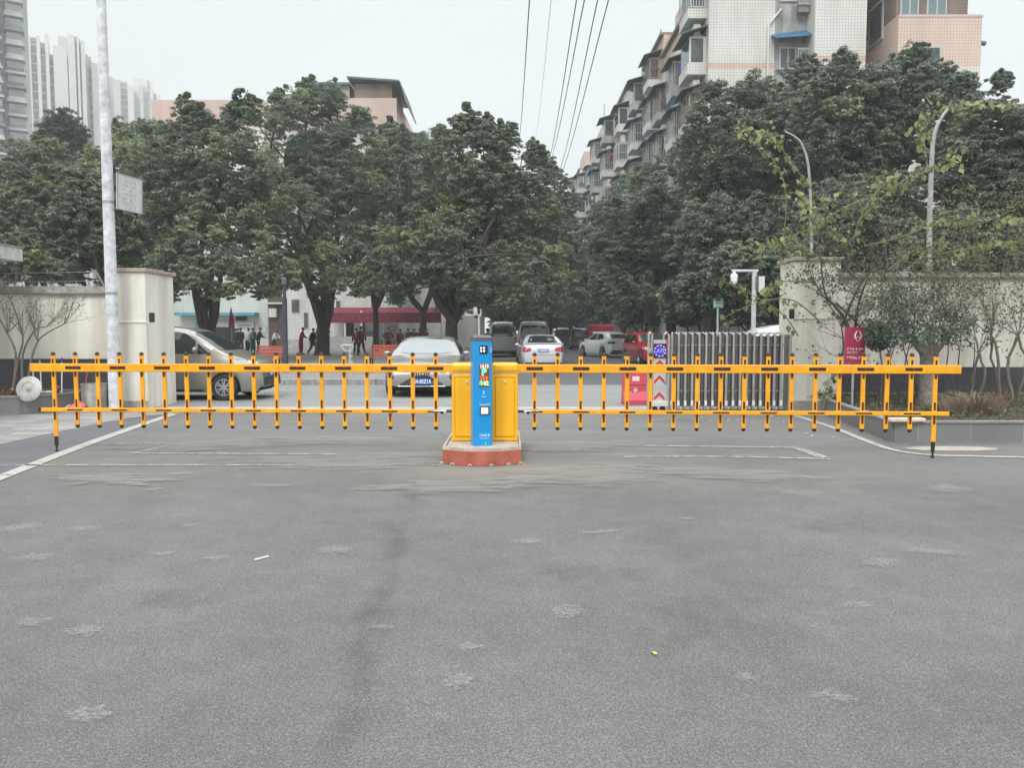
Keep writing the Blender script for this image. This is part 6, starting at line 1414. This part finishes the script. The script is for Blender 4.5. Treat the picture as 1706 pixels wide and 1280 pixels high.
def tree(name, label, base, fork, vols, seed, m=M_LEAF, leaf=.14, trunk=.35, group=None, nblob=40, dens=42, nsub=28, subr=.31, limbs=6, spires=(), lean=0, young=.2, brad=None):
    """vols: ellipsoids (centre xyz, radii xyz) in world space that the crown fills"""
    rs = np.random.default_rng(seed); t = thing(name, label, 'tree', base, group=group); B = np.array(base, float)
    vt = np.array([v[1][0] * v[1][1] * v[1][2] for v in vols]) ** .67; vt /= vt.sum(); blobs = []
    for (c, r), f in zip(vols, vt):
        c = np.array(c, float); r = np.array(r, float); k = max(3, int(nblob * f * 2.3))
        # golden-spiral directions so lobes spread evenly over the crown
        for i in range(k):
            zz = 1 - 2 * (i + .5) / k; zz = zz * .9 + .08; ph = i * 2.39996 + seed; rr0 = math.sqrt(max(0, 1 - zz * zz)); d = np.array([rr0 * math.cos(ph), rr0 * math.sin(ph), zz])
            rad = rs.uniform(.55, .97); br = (brad or .21 * (r.prod() ** (1 / 3))) * rs.uniform(.7, 1.25)
            blobs.append((c + d * r * rad - B, br, rs.uniform(.3, .6) if rs.random() < young else rs.uniform(0, .12)))
        blobs.append((c - B, .5 * r.min(), 0))
    for (sx, sy, sz, sr, sh) in spires:
        for i in range(7): f = i / 6; blobs.append((np.array([sx, sy, sz]) - B + [rs.normal() * .16, rs.normal() * .16, sh * 1.12 * f], sr * (1 - .84 * f), .1))
    tb = MB(); top = np.array([lean, 0, fork]); r0 = trunk
    pts = [Vector((0, 0, -.1)), Vector((lean * .1, 0, .2)), Vector((lean * .5, .05, fork * .55)), Vector(top)]
    tb.tube(smooth_path(pts, 3), [r0 * 1.45] + [r0 * 1.15] * 2 + [r0 * (1 - .03 * i) for i in range(7)], 12)
    order = sorted(range(len(blobs)), key=lambda i: rs.random())[:limbs * 3]
    for j in range(limbs):
        a = 2 * PI * j / limbs + seed; tgt = blobs[order[j % len(order)]][0]; v0, vr = vols[0]
        mid = np.array(v0) - B + np.array([math.cos(a) * vr[0] * .55, math.sin(a) * vr[1] * .55, -vr[2] * .15])
        lp = limb_pts(top - [0, 0, .15], mid, rs, .10, 7); rad = [r0 * .62 * (1 - .10 * i) for i in range(8)]; tb.tube(lp, rad, 8)
        for q in range(3):
            tg = blobs[order[(j * 3 + q) % len(order)]][0]; st_ = lp[rs.integers(3, 7)]; l2 = limb_pts(st_, tg, rs, .10, 5); tb.tube(l2, [r0 * .28 * (1 - .15 * i) for i in range(6)], 5, cap=False)
    tb.build('trunk', M_BARK, t, smooth=True, angle=80)
    P, Nn, tg, S, T = crown_leaves(blobs, rs, leaf, dens, nsub, subr)
    cr = leaf_mesh('crown', P, Nn, tg, S, T, m, t)
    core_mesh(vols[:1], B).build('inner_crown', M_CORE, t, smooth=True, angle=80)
    return t
def V(px_, py_, Y, rw, rh, rd=None):
    """ellipsoid centred at a depth, radii given as pixel spans in the photo's scale"""
    k = Y / FPX; c = W(px_, py_, Y); return ((c.x, c.y, c.z), (rw * k, rd if rd else rw * k * .8, rh * k))
def S_(px_, py_, Y, r, h): c = W(px_, py_, Y); k = Y / FPX; return (c.x, c.y, c.z, r * k, h * k)
GP = 'plaza trees behind the left boom'; GR = 'trees behind the folded gate'; GB = 'trees along the lane'
def base(px_, Y, z=.165): return (W(px_, 560, Y).x, Y, z)
tree('broadleaf_tree', 'dense tree whose multiple dark stems rise behind the champagne minivan', base(345, 38), .9, [V(310, 300, 38, 110, 120), V(390, 330, 37, 100, 120), V(345, 430, 35, 115, 72), V(410, 465, 33, 95, 52), V(300, 462, 33, 80, 52)], 1, trunk=.30, group=GP, limbs=7, nblob=60,
     spires=[S_(310, 215, 38, 28, 46), S_(388, 225, 38, 26, 52), S_(412, 200, 38, 20, 42), S_(340, 230, 38, 26, 46)])
tree('broadleaf_tree', 'tallest plaza tree with a thick forked trunk beside the steps', base(536, 46), 1.5, [V(515, 270, 46, 105, 120), V(590, 330, 45, 90, 120), V(470, 380, 42, 85, 110), V(560, 450, 42, 105, 62), V(480, 465, 40, 80, 42)], 2, trunk=.44, group=GP, limbs=7, nblob=64, lean=.1,
     spires=[S_(520, 180, 46, 24, 44), S_(508, 178, 46, 18, 40), S_(560, 185, 46, 22, 42), S_(465, 190, 46, 22, 38), S_(600, 215, 46, 26, 30)])
tree('broadleaf_tree', 'slim plaza tree with a thin straight trunk in front of the white notice wall', base(626, 52), 3.2, [V(650, 340, 52, 85, 120), V(640, 440, 50, 85, 66)], 3, trunk=.22, group=GP, limbs=5, nblob=34, leaf=.19,
     spires=[S_(650, 250, 52, 24, 44), S_(676, 255, 52, 18, 38)])
tree('broadleaf_tree', 'broad dark tree with a low forked trunk just left of the blue post', base(752, 37, 0.165), 1.9, [V(790, 320, 38, 95, 110), V(860, 350, 39, 80, 95), V(710, 440, 36, 105, 92), V(850, 468, 36, 105, 64), V(620, 472, 38, 80, 40)], 4, trunk=.34, group=GP, limbs=7, nblob=74,
     spires=[S_(781, 235, 38, 26, 50), S_(808, 240, 38, 24, 42), S_(838, 250, 38, 24, 40), S_(735, 240, 40, 18, 22), S_(895, 270, 39, 16, 28)])
tree('broadleaf_tree', 'rounded tree behind the plaza in the gap right of the tallest tree', base(705, 60), 3, [V(700, 370, 60, 100, 140)], 5, trunk=.3, group=GP, limbs=5, nblob=40, leaf=.17, spires=[S_(700, 250, 60, 16, 24), S_(640, 270, 60, 18, 30)])
tree('broadleaf_tree', 'dark tree filling the gap between the left pole and the minivan tree', base(235, 44), 2.5, [V(215, 330, 44, 75, 120), V(250, 430, 43, 80, 90)], 6, trunk=.3, group=GP, limbs=6, nblob=50, young=.2, spires=[S_(232, 240, 44, 22, 34), S_(192, 245, 44, 16, 40)])
tree('broadleaf_tree', 'yellowish green tree above the left wall near the left edge', base(60, 40, 0), 3, [V(70, 350, 40, 110, 105), V(0, 400, 38, 80, 90)], 7, trunk=.35, group=GP, limbs=6, nblob=58, young=.34, spires=[S_(75, 255, 40, 22, 30)])
tree('broadleaf_tree', 'dark bushy tree just behind the whitewashed pole above the left wall', base(165, 33, 0), 2.2, [V(150, 380, 33, 80, 90), V(60, 440, 32, 90, 50)], 8, trunk=.3, group=GP, limbs=6, nblob=50, young=.12, leaf=.19)
tree('conifer', 'small dark conifer poking up left of the whitewashed pole', base(107, 62, 0), 12, [V(108, 240, 62, 26, 40)], 9, m=M_LEAFD, trunk=.2, limbs=4, nblob=14, leaf=.165, spires=[S_(108, 235, 62, 22, 46)], brad=.9)
# lane side
tree('broadleaf_tree', 'far tree closing the lane on the left below the overhead cables', base(915, 62, 0), 3.2, [V(905, 350, 60, 70, 75), V(930, 440, 58, 60, 80), V(870, 495, 56, 80, 42), V(800, 505, 60, 90, 38)], 10, trunk=.3, group=GB, limbs=5, nblob=44, leaf=.17, spires=[S_(915, 300, 60, 18, 26), S_(885, 268, 60, 20, 30)])
tree('broadleaf_tree', 'tree over the black people carrier at the end of the lane', base(1010, 74, 0), 3.4, [V(985, 460, 72, 60, 72), V(1040, 410, 70, 65, 85), V(960, 505, 78, 80, 30)], 11, m=M_LEAFB, trunk=.3, group=GB, limbs=5, nblob=44, leaf=.165, spires=[S_(1000, 372, 70, 14, 22)])
tree('broadleaf_tree', 'large tree above the white hatchback and the red car', base(1118, 45, 0), 3.2, [V(1060, 400, 45, 90, 100), V(1140, 380, 43, 90, 120), V(1050, 490, 44, 95, 45), V(1150, 500, 43, 80, 42)], 12, m=M_LEAFB, trunk=.32, group=GR, limbs=6, nblob=70, spires=[S_(1075, 310, 45, 24, 26)])
tree('broadleaf_tree', 'tallest right-hand tree in front of the white gable', base(1182, 37, 0), 2.6, [V(1225, 270, 38, 110, 115), V(1340, 240, 38, 100, 120), V(1230, 420, 36, 110, 100)], 13, m=M_LEAFB, trunk=.36, group=GR, limbs=7, nblob=86, spires=[S_(1235, 170, 38, 24, 22), S_(1180, 165, 38, 22, 20), S_(1345, 130, 38, 26, 28)])
tree('broadleaf_tree', 'broad tree in front of the pink building above the right pillar', base(1430, 33, 0), 2.8, [V(1420, 230, 34, 105, 125), V(1520, 220, 34, 95, 118), V(1440, 400, 32, 130, 100)], 14, m=M_LEAFB, trunk=.36, group=GR, limbs=7, nblob=86, spires=[S_(1400, 122, 34, 26, 26), S_(1522, 118, 34, 30, 26), S_(1470, 140, 34, 26, 26)])
tree('broadleaf_tree', 'dark leafy tree at the far right edge of the frame', base(1650, 28, 0), 2.8, [V(1650, 290, 29, 100, 130), V(1720, 380, 28, 90, 110), V(1590, 420, 27, 100, 80)], 15, m=M_LEAFB, trunk=.34, group=GR, limbs=7, nblob=76, leaf=.14, spires=[S_(1664, 145, 30, 14, 22), S_(1600, 150, 30, 26, 16)])
tree('broadleaf_tree', 'small tree low behind the pillar and the dome camera', base(1300, 27, 0), 1.8, [V(1270, 470, 27, 100, 66), V(1180, 500, 29, 80, 48)], 16, m=M_LEAFB, trunk=.22, group=GR, limbs=6, nblob=44, leaf=.13)
tree('low_tree', 'low dense dark tree under the canopy at the lane end behind the vans', base(880, 88, 0), .8, [V(880, 524, 88, 70, 34)], 31, trunk=.2, group=GB, limbs=4, nblob=40, leaf=.24, dens=50)
tree('low_tree', 'low dense dark tree at the lane end above the black people carrier', base(958, 92, 0), .8, [V(960, 522, 92, 70, 34)], 32, trunk=.2, group=GB, limbs=4, nblob=40, leaf=.24, dens=50)
tree('low_tree', 'low bushy tree between the red truck and the grey apartment bays', base(1075, 56, 0), .8, [V(1080, 518, 56, 60, 38)], 33, m=M_LEAFB, trunk=.15, group=GR, limbs=4, nblob=40, leaf=.18, dens=50)
tree('low_tree', 'low bushy tree behind the gate posts in front of the brick wall', base(1165, 40, 0), .7, [V(1168, 518, 40, 60, 34)], 34, m=M_LEAFB, trunk=.15, group=GR, limbs=4, nblob=40, leaf=.15, dens=50)
tree('low_tree', 'low bushy tree under the dome camera behind the white car roof', base(1262, 34, 0), .7, [V(1262, 520, 34, 62, 34)], 35, m=M_LEAFB, trunk=.15, group=GR, limbs=4, nblob=40, leaf=.14, dens=50)
# deep background trees, copies of two distant ones
src = bpy.data.objects['broadleaf_tree.004'] if 'broadleaf_tree.004' in bpy.data.objects else None
bgl = [(-14, 98, 'background tree between the shaded block and the lane end', 1.1), (0, 124, 'last background tree closing the view down the lane', 1.5), (13, 56, 'background tree behind the white hatchback against the grey block', .6), (15.5, 44, 'background tree behind the steel gate against the near block', .55), (20, 46, 'background tree between the near block and the pink building', .7), (-28, 86, 'background tree at the far left behind the left blocks', 1.0), (-3.5, 84, 'background tree filling the end of the lane left of the vans', 1.0), (2.5, 108, 'background tree in the middle at the very end of the lane', 1.1), (6.5, 96, 'background tree right of the dark van at the lane end', .8),
       (-9, 80, 'background tree behind the plaza right of the shaded block', .9), (9.3, 64, 'background tree beside the red truck on the right of the lane', .55), (-.5, 66, 'background tree overhanging the lane behind the white van', .6)]
for i, (x, y, lab, s) in enumerate(bgl):
    c = copy_tree(src); c.location = (x, y, 0); c.rotation_euler = (0, 0, 1.3 * i + .4); c.scale = (s, s, s); c['label'] = lab; c['group'] = GB

# ------------------------------------------------------------------ right planter vegetation
rs = np.random.default_rng(50)
pt = thing('pollard_tree', 'stout pollarded trunk in the right planter with upright bare shoots', 'tree', (W(1545, 640, 13.6).x, 13.6, .25))
pb = MB(); r_ = lambda x, y, Y=13.6: W(x, y, Y) - pt.location
pb.tube(smooth_path([r_(1545, 690), r_(1546, 650), r_(1546, 615), r_(1548, 590)], 4), [.17, .16, .155, .15, .145, .14, .14, .135, .135, .135, .14, .15, .16], 14)
for (a, b_) in ((1520, 560), (1575, 562), (1548, 555), (1505, 548), (1590, 545)): pb.tube([r_(1547, 598), r_((a + 1547) / 2, 575), r_(a, b_)], [.08, .05, .025], 8)
pb.build('trunk', mat('grey_bark', (.24, .215, .19), .9, var=(9, .35), bump=(18, .8)), pt, smooth=True, angle=80)
sts = []
for (a, b_) in ((1520, 560), (1575, 562), (1548, 555), (1505, 548), (1590, 545)):
    for _ in range(6): sts.append((r_(a, b_), Vector((rs.normal() * .75, rs.normal() * .5, 1))))
o, tips = twigs('shoot', sts, rs, 2, .85, .011, M_TWIG, pt, .38, .35, nb=(2, 4))
tp = np.array([list(v) for v in tips]); idx = rs.choice(len(tp), 1400); P_ = tp[idx] + rs.normal(size=(1400, 3)) * .05
leaf_mesh('dry_foliage', P_, rdir(rs, 1400), rdir(rs, 1400), rs.uniform(.03, .075, 1400), rs.random(1400), M_DEADL, pt)
def bush(name, label, vols, seed, m, leaf, n, stems, group=None):
    rs = np.random.default_rng(seed); c0 = np.array(vols[0][0]); t = thing(name, label, 'shrub', (c0[0], c0[1], .27), group=group); B = np.array(t.location)
    P = []
    for (c, r) in vols:
        k = int(n / len(vols)); d = rdir(rs, k); P.append(np.array(c) + d * np.array(r) * (rs.random((k, 1)) ** .35) - B)
    P = np.concatenate(P); cl = P[rs.choice(len(P), 150)]
    dist = ((P[:, None] - cl[None]) ** 2).sum(2).min(1); P = P[dist < np.quantile(dist, .68)]; k = len(P)
    leaf_mesh('foliage', P, norm(rs.normal(size=(k, 3)) * .6 + [0, -.3, .6]), norm(rs.normal(size=(k, 3)) + [0, 0, -.3]), rs.uniform(.7, 1.3, k) * leaf, rs.random(k), m, t)
    sb = MB()
    for (a, y0, b_, y1) in stems:
        Y = t.location.y + rs.normal() * .15; p0 = W(a, y0, Y); p0.z = .26; sb.tube(limb_pts(p0 - t.location, W(b_, y1, Y) - t.location, rs, .05, 5), [.016, .015, .013, .011, .009, .007], 6)
    sb.build('stem', mat('dark_stem', (.06, .05, .045), .85), t, smooth=True); return t
bush('leafy_shrub', 'dark green glossy shrub around the red sign with thin leaning stems', [V(1485, 520, 13.3, 50, 48, .5), V(1462, 560, 13.3, 20, 26, .3), V(1550, 505, 13.3, 85, 66, .7), V(1610, 545, 13.3, 62, 40, .5), V(1520, 560, 13.1, 75, 22, .5)], 61, M_SHRUB, .065, 7000,
     [(1470, 690, 1460, 560), (1480, 690, 1478, 560), (1490, 690, 1500, 560), (1500, 690, 1475, 570), (1512, 690, 1520, 555), (1462, 690, 1492, 575), (1600, 680, 1580, 565), (1608, 680, 1625, 570), (1595, 690, 1600, 560)])
# hazy mass of fine bare branches and dead leaves climbing over the right wall
hz = thing('climbing_vine', 'tangle of thin bare vine branches draped over the right wall top', 'climbing plant', (9.8, 15.3, .3))
sts = []
for k in range(46):
    x = rs.uniform(1395, 1760); sts.append((W(x, rs.uniform(440, 540), rs.uniform(14.4, 15.8)) - hz.location, Vector((rs.normal() * .9, rs.normal() * .3, rs.uniform(-.2, 1)))))
o, tips = twigs('vine_stem', sts, rs, 3, 1.0, .008, M_TWIG, hz, .55, .25, nb=(2, 4), seg=3)
tp = np.array([list(v) for v in tips]); n = 7000; idx = rs.choice(len(tp), n); P_ = tp[idx] + rs.normal(size=(n, 3)) * .07
leaf_mesh('foliage', P_, rdir(rs, n), rdir(rs, n), rs.uniform(.04, .09, n), np.clip(rs.normal(.5, .3, n), 0, 1), leaf_mat('vine_leaf_dull', (.07, .075, .045), (.15, .16, .085), (.27, .28, .10), .6, .3), hz)
# bare young trees right
for (bx, py0, fx, fy_, lab) in ((1665, 690, 1652, 560, 'bare forked sapling with a knuckled top near the right edge'), (1690, 690, 1696, 560, 'slender bare sapling at the far right edge'), (1618, 690, 1630, 590, 'thin bare sapling between the pollard and the far right sapling')):
    s_ = thing('bare_sapling', lab, 'sapling', (W(bx, 600, 14.2).x, 14.2, .26), group='bare saplings in the right planter'); b = MB(); q = s_.location
    top = W(fx, fy_, 14.2) - q; b.tube(limb_pts((0, 0, 0), top, rs, .06, 6), [.035, .032, .03, .027, .025, .023, .03], 7); b.tube(limb_pts((.1, 0, 0), top, rs, .08, 6), [.022] * 7, 6); b.build('trunk', M_TWIG, s_, smooth=True)
    twigs('twig', [(top, Vector((rs.normal() * .6, rs.normal() * .4, 1))) for _ in range(7)], rs, 2, .75, .010, M_TWIG, s_, .35, .5)
# dry grass tussock
gt = thing('dry_grass', 'clump of dry straw coloured grass spilling over the right planter rim', 'grass clump', (W(1622, 690, 12.4).x, 12.4, .26))
gm = MB()
for i in range(650):
    a = rs.uniform(0, 6.28); r0 = rs.uniform(0, .32); l = rs.uniform(.12, .52); p0 = Vector((r0 * math.cos(a) * 1.4, r0 * math.sin(a), 0)); d = Vector((math.cos(a) * rs.uniform(.2, .8) * 1.1, math.sin(a) * .5, 1)).normalized()
    p1 = p0 + d * l * .6; p2 = p1 + (d + Vector((math.cos(a) * .6, math.sin(a) * .3, -.7))).normalized() * l * .5; w = Vector((.005, 0, 0))
    gm.add([p0 - w, p0 + w, p1 + w * .8, p1 - w * .8, p2], [(0, 1, 2, 3), (3, 2, 4)])
gm.build('blades', mat('straw', (.22, .165, .12), .8, var=(3, .4)), gt)
cover('ground_cover', 'low weeds and dead leaves over the soil of the right planter', 'ground cover', 5.9, 15, 11.3, 15.8, .25, 9000, (.03, .08), leaf_mat('weed_mix', (.05, .05, .03), (.12, .12, .06), (.20, .16, .09)), 72)
u = thing('brown_undergrowth', 'brown leafless undergrowth in front of the dark tiled base right of the red sign', 'undergrowth', (W(1500, 650, 14.5).x, 14.5, .26))
sts = [(Vector((rs.uniform(-1.3, 3.2), rs.uniform(-.5, .5), 0)), Vector((rs.normal() * .6, rs.normal() * .4, 1))) for _ in range(60)]
twigs('twig', sts, rs, 2, .42, .006, mat('reddish_twig', (.10, .06, .05), .9), u, .5, .3)
# leafy vine shoots
shoots = [[(1300, 440), (1310, 330), (1290, 270), (1240, 215)], [(1420, 440), (1385, 360), (1340, 300), (1290, 235), (1232, 205)], [(1400, 450), (1350, 420), (1300, 405), (1265, 415)], [(1420, 400), (1440, 350), (1470, 310), (1490, 300)],
          [(1430, 370), (1480, 320), (1530, 285), (1560, 275), (1590, 262)], [(1440, 410), (1500, 395), (1560, 372), (1620, 362), (1700, 366)], [(1400, 395), (1372, 372), (1340, 352), (1335, 300)], [(1545, 280), (1540, 215), (1565, 185), (1620, 170), (1690, 172)], [(1545, 250), (1532, 235), (1528, 205), (1545, 190)],
          [(1520, 440), (1580, 420), (1640, 410), (1700, 400)], [(1480, 450), (1520, 420), (1570, 405)], [(1330, 560), (1300, 520), (1230, 480), (1200, 470)], [(1370, 540), (1320, 500), (1260, 505), (1205, 530)], [(1350, 470), (1300, 470), (1270, 490)], [(1420, 560), (1380, 505), (1350, 455), (1345, 400), (1370, 330)], [(1440, 330), (1400, 350), (1340, 385), (1290, 400)], [(1400, 600), (1380, 640), (1372, 660)]]
lv = thing('leafy_vine', 'lime green leafy vine with long arching shoots above the right pillar and wall', 'climbing plant', (6.6, 14.2, 1.0)); vb = MB(); LP = []; LT = []
rs = np.random.default_rng(91)
for sh in shoots:
    Y = 14.3 + rs.normal() * .25; pts = smooth_path([W(x, y, Y + rs.normal() * .1) - lv.location for x, y in sh], 7)
    vb.tube(pts, [.014 * (1 - .7 * i / len(pts)) for i in range(len(pts))], 5, cap=False)
    for i, p in enumerate(pts[2:], 2):
        f = i / len(pts); n = 1 + int(rs.random() < .3 + .5 * f) + int(sh[0][1] < 500 and f > .55)
        for _ in range(n): LP.append(np.array(p) + rs.normal(size=3) * .05 + [0, 0, -.04]); LT.append(np.clip(.15 + .75 * f + rs.normal() * .2, 0, 1) if sh[0][1] < 500 else rs.uniform(0, .3))
for (cx_, cy_) in ((1283, 222), (1330, 360), (1375, 420), (1345, 340), (1563, 178), (1540, 235), (1475, 305), (1270, 408), (1430, 340), (1595, 258), (1390, 345), (1410, 400)):
    for _ in range(9): LP.append(np.array(W(cx_, cy_, 14.3) - lv.location) + rs.normal(size=3) * .13); LT.append(rs.uniform(.4, 1))
vb.build('vine_stem', mat('vine_stem_green', (.16, .17, .09), .8), lv, smooth=True)
LP = np.array(LP); n = len(LP)
leaf_mesh('foliage', LP, norm(rs.normal(size=(n, 3)) * .5 + [0, -.6, .4]), norm(rs.normal(size=(n, 3)) * .5 + [0, -.1, -.8]), rs.uniform(.08, .16, n), np.array(LT), M_LIME, lv, fold=.15, aspect=.75)
# dark branching shrub over right pillar
db = thing('bare_branches', 'dark bare branching shrub between the right pillar and the red sign', 'shrub', (W(1405, 600, 14.0).x, 14.0, .27)); q = db.location; b = MB()
br = [[(1424, 690), (1420, 600), (1410, 535), (1380, 500), (1360, 488)], [(1412, 545), (1400, 520), (1375, 490), (1368, 440), (1362, 400)], [(1400, 660), (1396, 620), (1405, 580), (1402, 545)], [(1402, 545), (1425, 490), (1450, 450)], [(1424, 560), (1432, 500), (1460, 430)], [(1392, 505), (1420, 530), (1445, 560)]]
ends = []
for s_ in br:
    pts = smooth_path([W(x, y, 14.0 + rs.normal() * .05) - q for x, y in s_], 5); b.tube(pts, [.026 - .017 * i / len(pts) for i in range(len(pts))], 6); ends += [pts[-1], pts[len(pts) // 2], pts[-4]]
b.build('branch', mat('dark_stem', (.06, .05, .045)), db, smooth=True)
o, tips = twigs('twig', [(e_, Vector((rs.normal(), rs.normal() * .4, .5))) for e_ in ends for _ in range(3)], rs, 2, .6, .007, mat('dark_stem', (.06, .05, .045)), db, .5, .3)
tp = np.array([list(v) for v in tips]); n = 380; idx = rs.choice(len(tp), n)
leaf_mesh('foliage', tp[idx] + rs.normal(size=(n, 3)) * .03, rdir(rs, n), rdir(rs, n), rs.uniform(.05, .10, n), rs.random(n), M_SHRUB, db)
# curved pale poles
for (pts, lab) in (([(1546, 640), (1548, 410), (1551, 300), (1555, 232), (1566, 200), (1582, 178)], 'curved pale pole rising behind the right wall among the vine leaves'), ([(1352, 640), (1352, 420), (1348, 290), (1338, 245), (1325, 228), (1308, 219)], 'thinner curved pale pole behind the right pillar')):
    Y = 17.5 if pts[0][0] > 1500 else 18.5; pp_ = [W(x, y, Y) for x, y in pts]; pp_[0].z = 0
    o = thing('curved_pole', lab, 'pole', pp_[0], group='curved pale poles'); k = 1. if Y < 18 else .6; MB().tube(smooth_path([p - pp_[0] for p in pp_], 6), [.065 * k * (1 - .018 * i) for i in range(31)], 10).build('pole_shaft', mat('pale_pole', (.34, .34, .34), .5, var=(5, .15)), o, smooth=True)

# ------------------------------------------------------------------ overhead cables
cabs = [((882, 0), (864, 240), 20, 60, .012, 'single thick cable farthest left above the plaza trees'), ((918, 0), (892, 228), 26, 60, .006, 'faint thin cable second from the left'), ((960, 0), (912, 275), 20, 66, .012, 'cable of the crossing bundle, leftmost at the top edge'),
        ((973, 0), (915, 272), 20, 66, .012, 'cable just right of the bundle leader, third from the right at the top'), ((995, 0), (928, 296), 20, 66, .012, 'second cable from the right at the top edge'), ((1013, 0), (926, 312), 20, 66, .012, 'rightmost overhead cable at the top edge')]
for (a, b_, Ya, Yb, r, lab) in cabs:
    p = W(*a, Ya); q = W(*b_, Yb); d = (q - p); o = thing('overhead_cable', lab, 'cable', p, group='overhead cables')
    pts = [d * t + Vector((0, 0, -.6 * math.sin(PI * max(0, min(1, t))) if 0 < t < 1 else 0)) for t in np.linspace(-.5, 1.12, 22)]
    MB().tube(pts, r * 1.25, 5).build('cable_line', mat('cable_black', (.05, .05, .055), .6), o, smooth=True)


# ------------------------------------------------------------------ air
hm = bpy.data.materials.new('haze_air'); hm.use_nodes = True; nt = hm.node_tree
for n_ in list(nt.nodes):
    if n_.type == 'BSDF_PRINCIPLED': nt.nodes.remove(n_)
pv = nt.nodes.new('ShaderNodeVolumePrincipled'); pv.inputs['Density'].default_value = .0014; pv.inputs['Color'].default_value = (.93, .95, .96, 1); pv.inputs['Anisotropy'].default_value = .2
out = [n_ for n_ in nt.nodes if n_.type == 'OUTPUT_MATERIAL'][0]; nt.links.new(pv.outputs[0], out.inputs['Volume'])
tag(MB().box2((-260, -60, -1.1), (160, 470, 135)).build('haze', hm), kind='stuff')
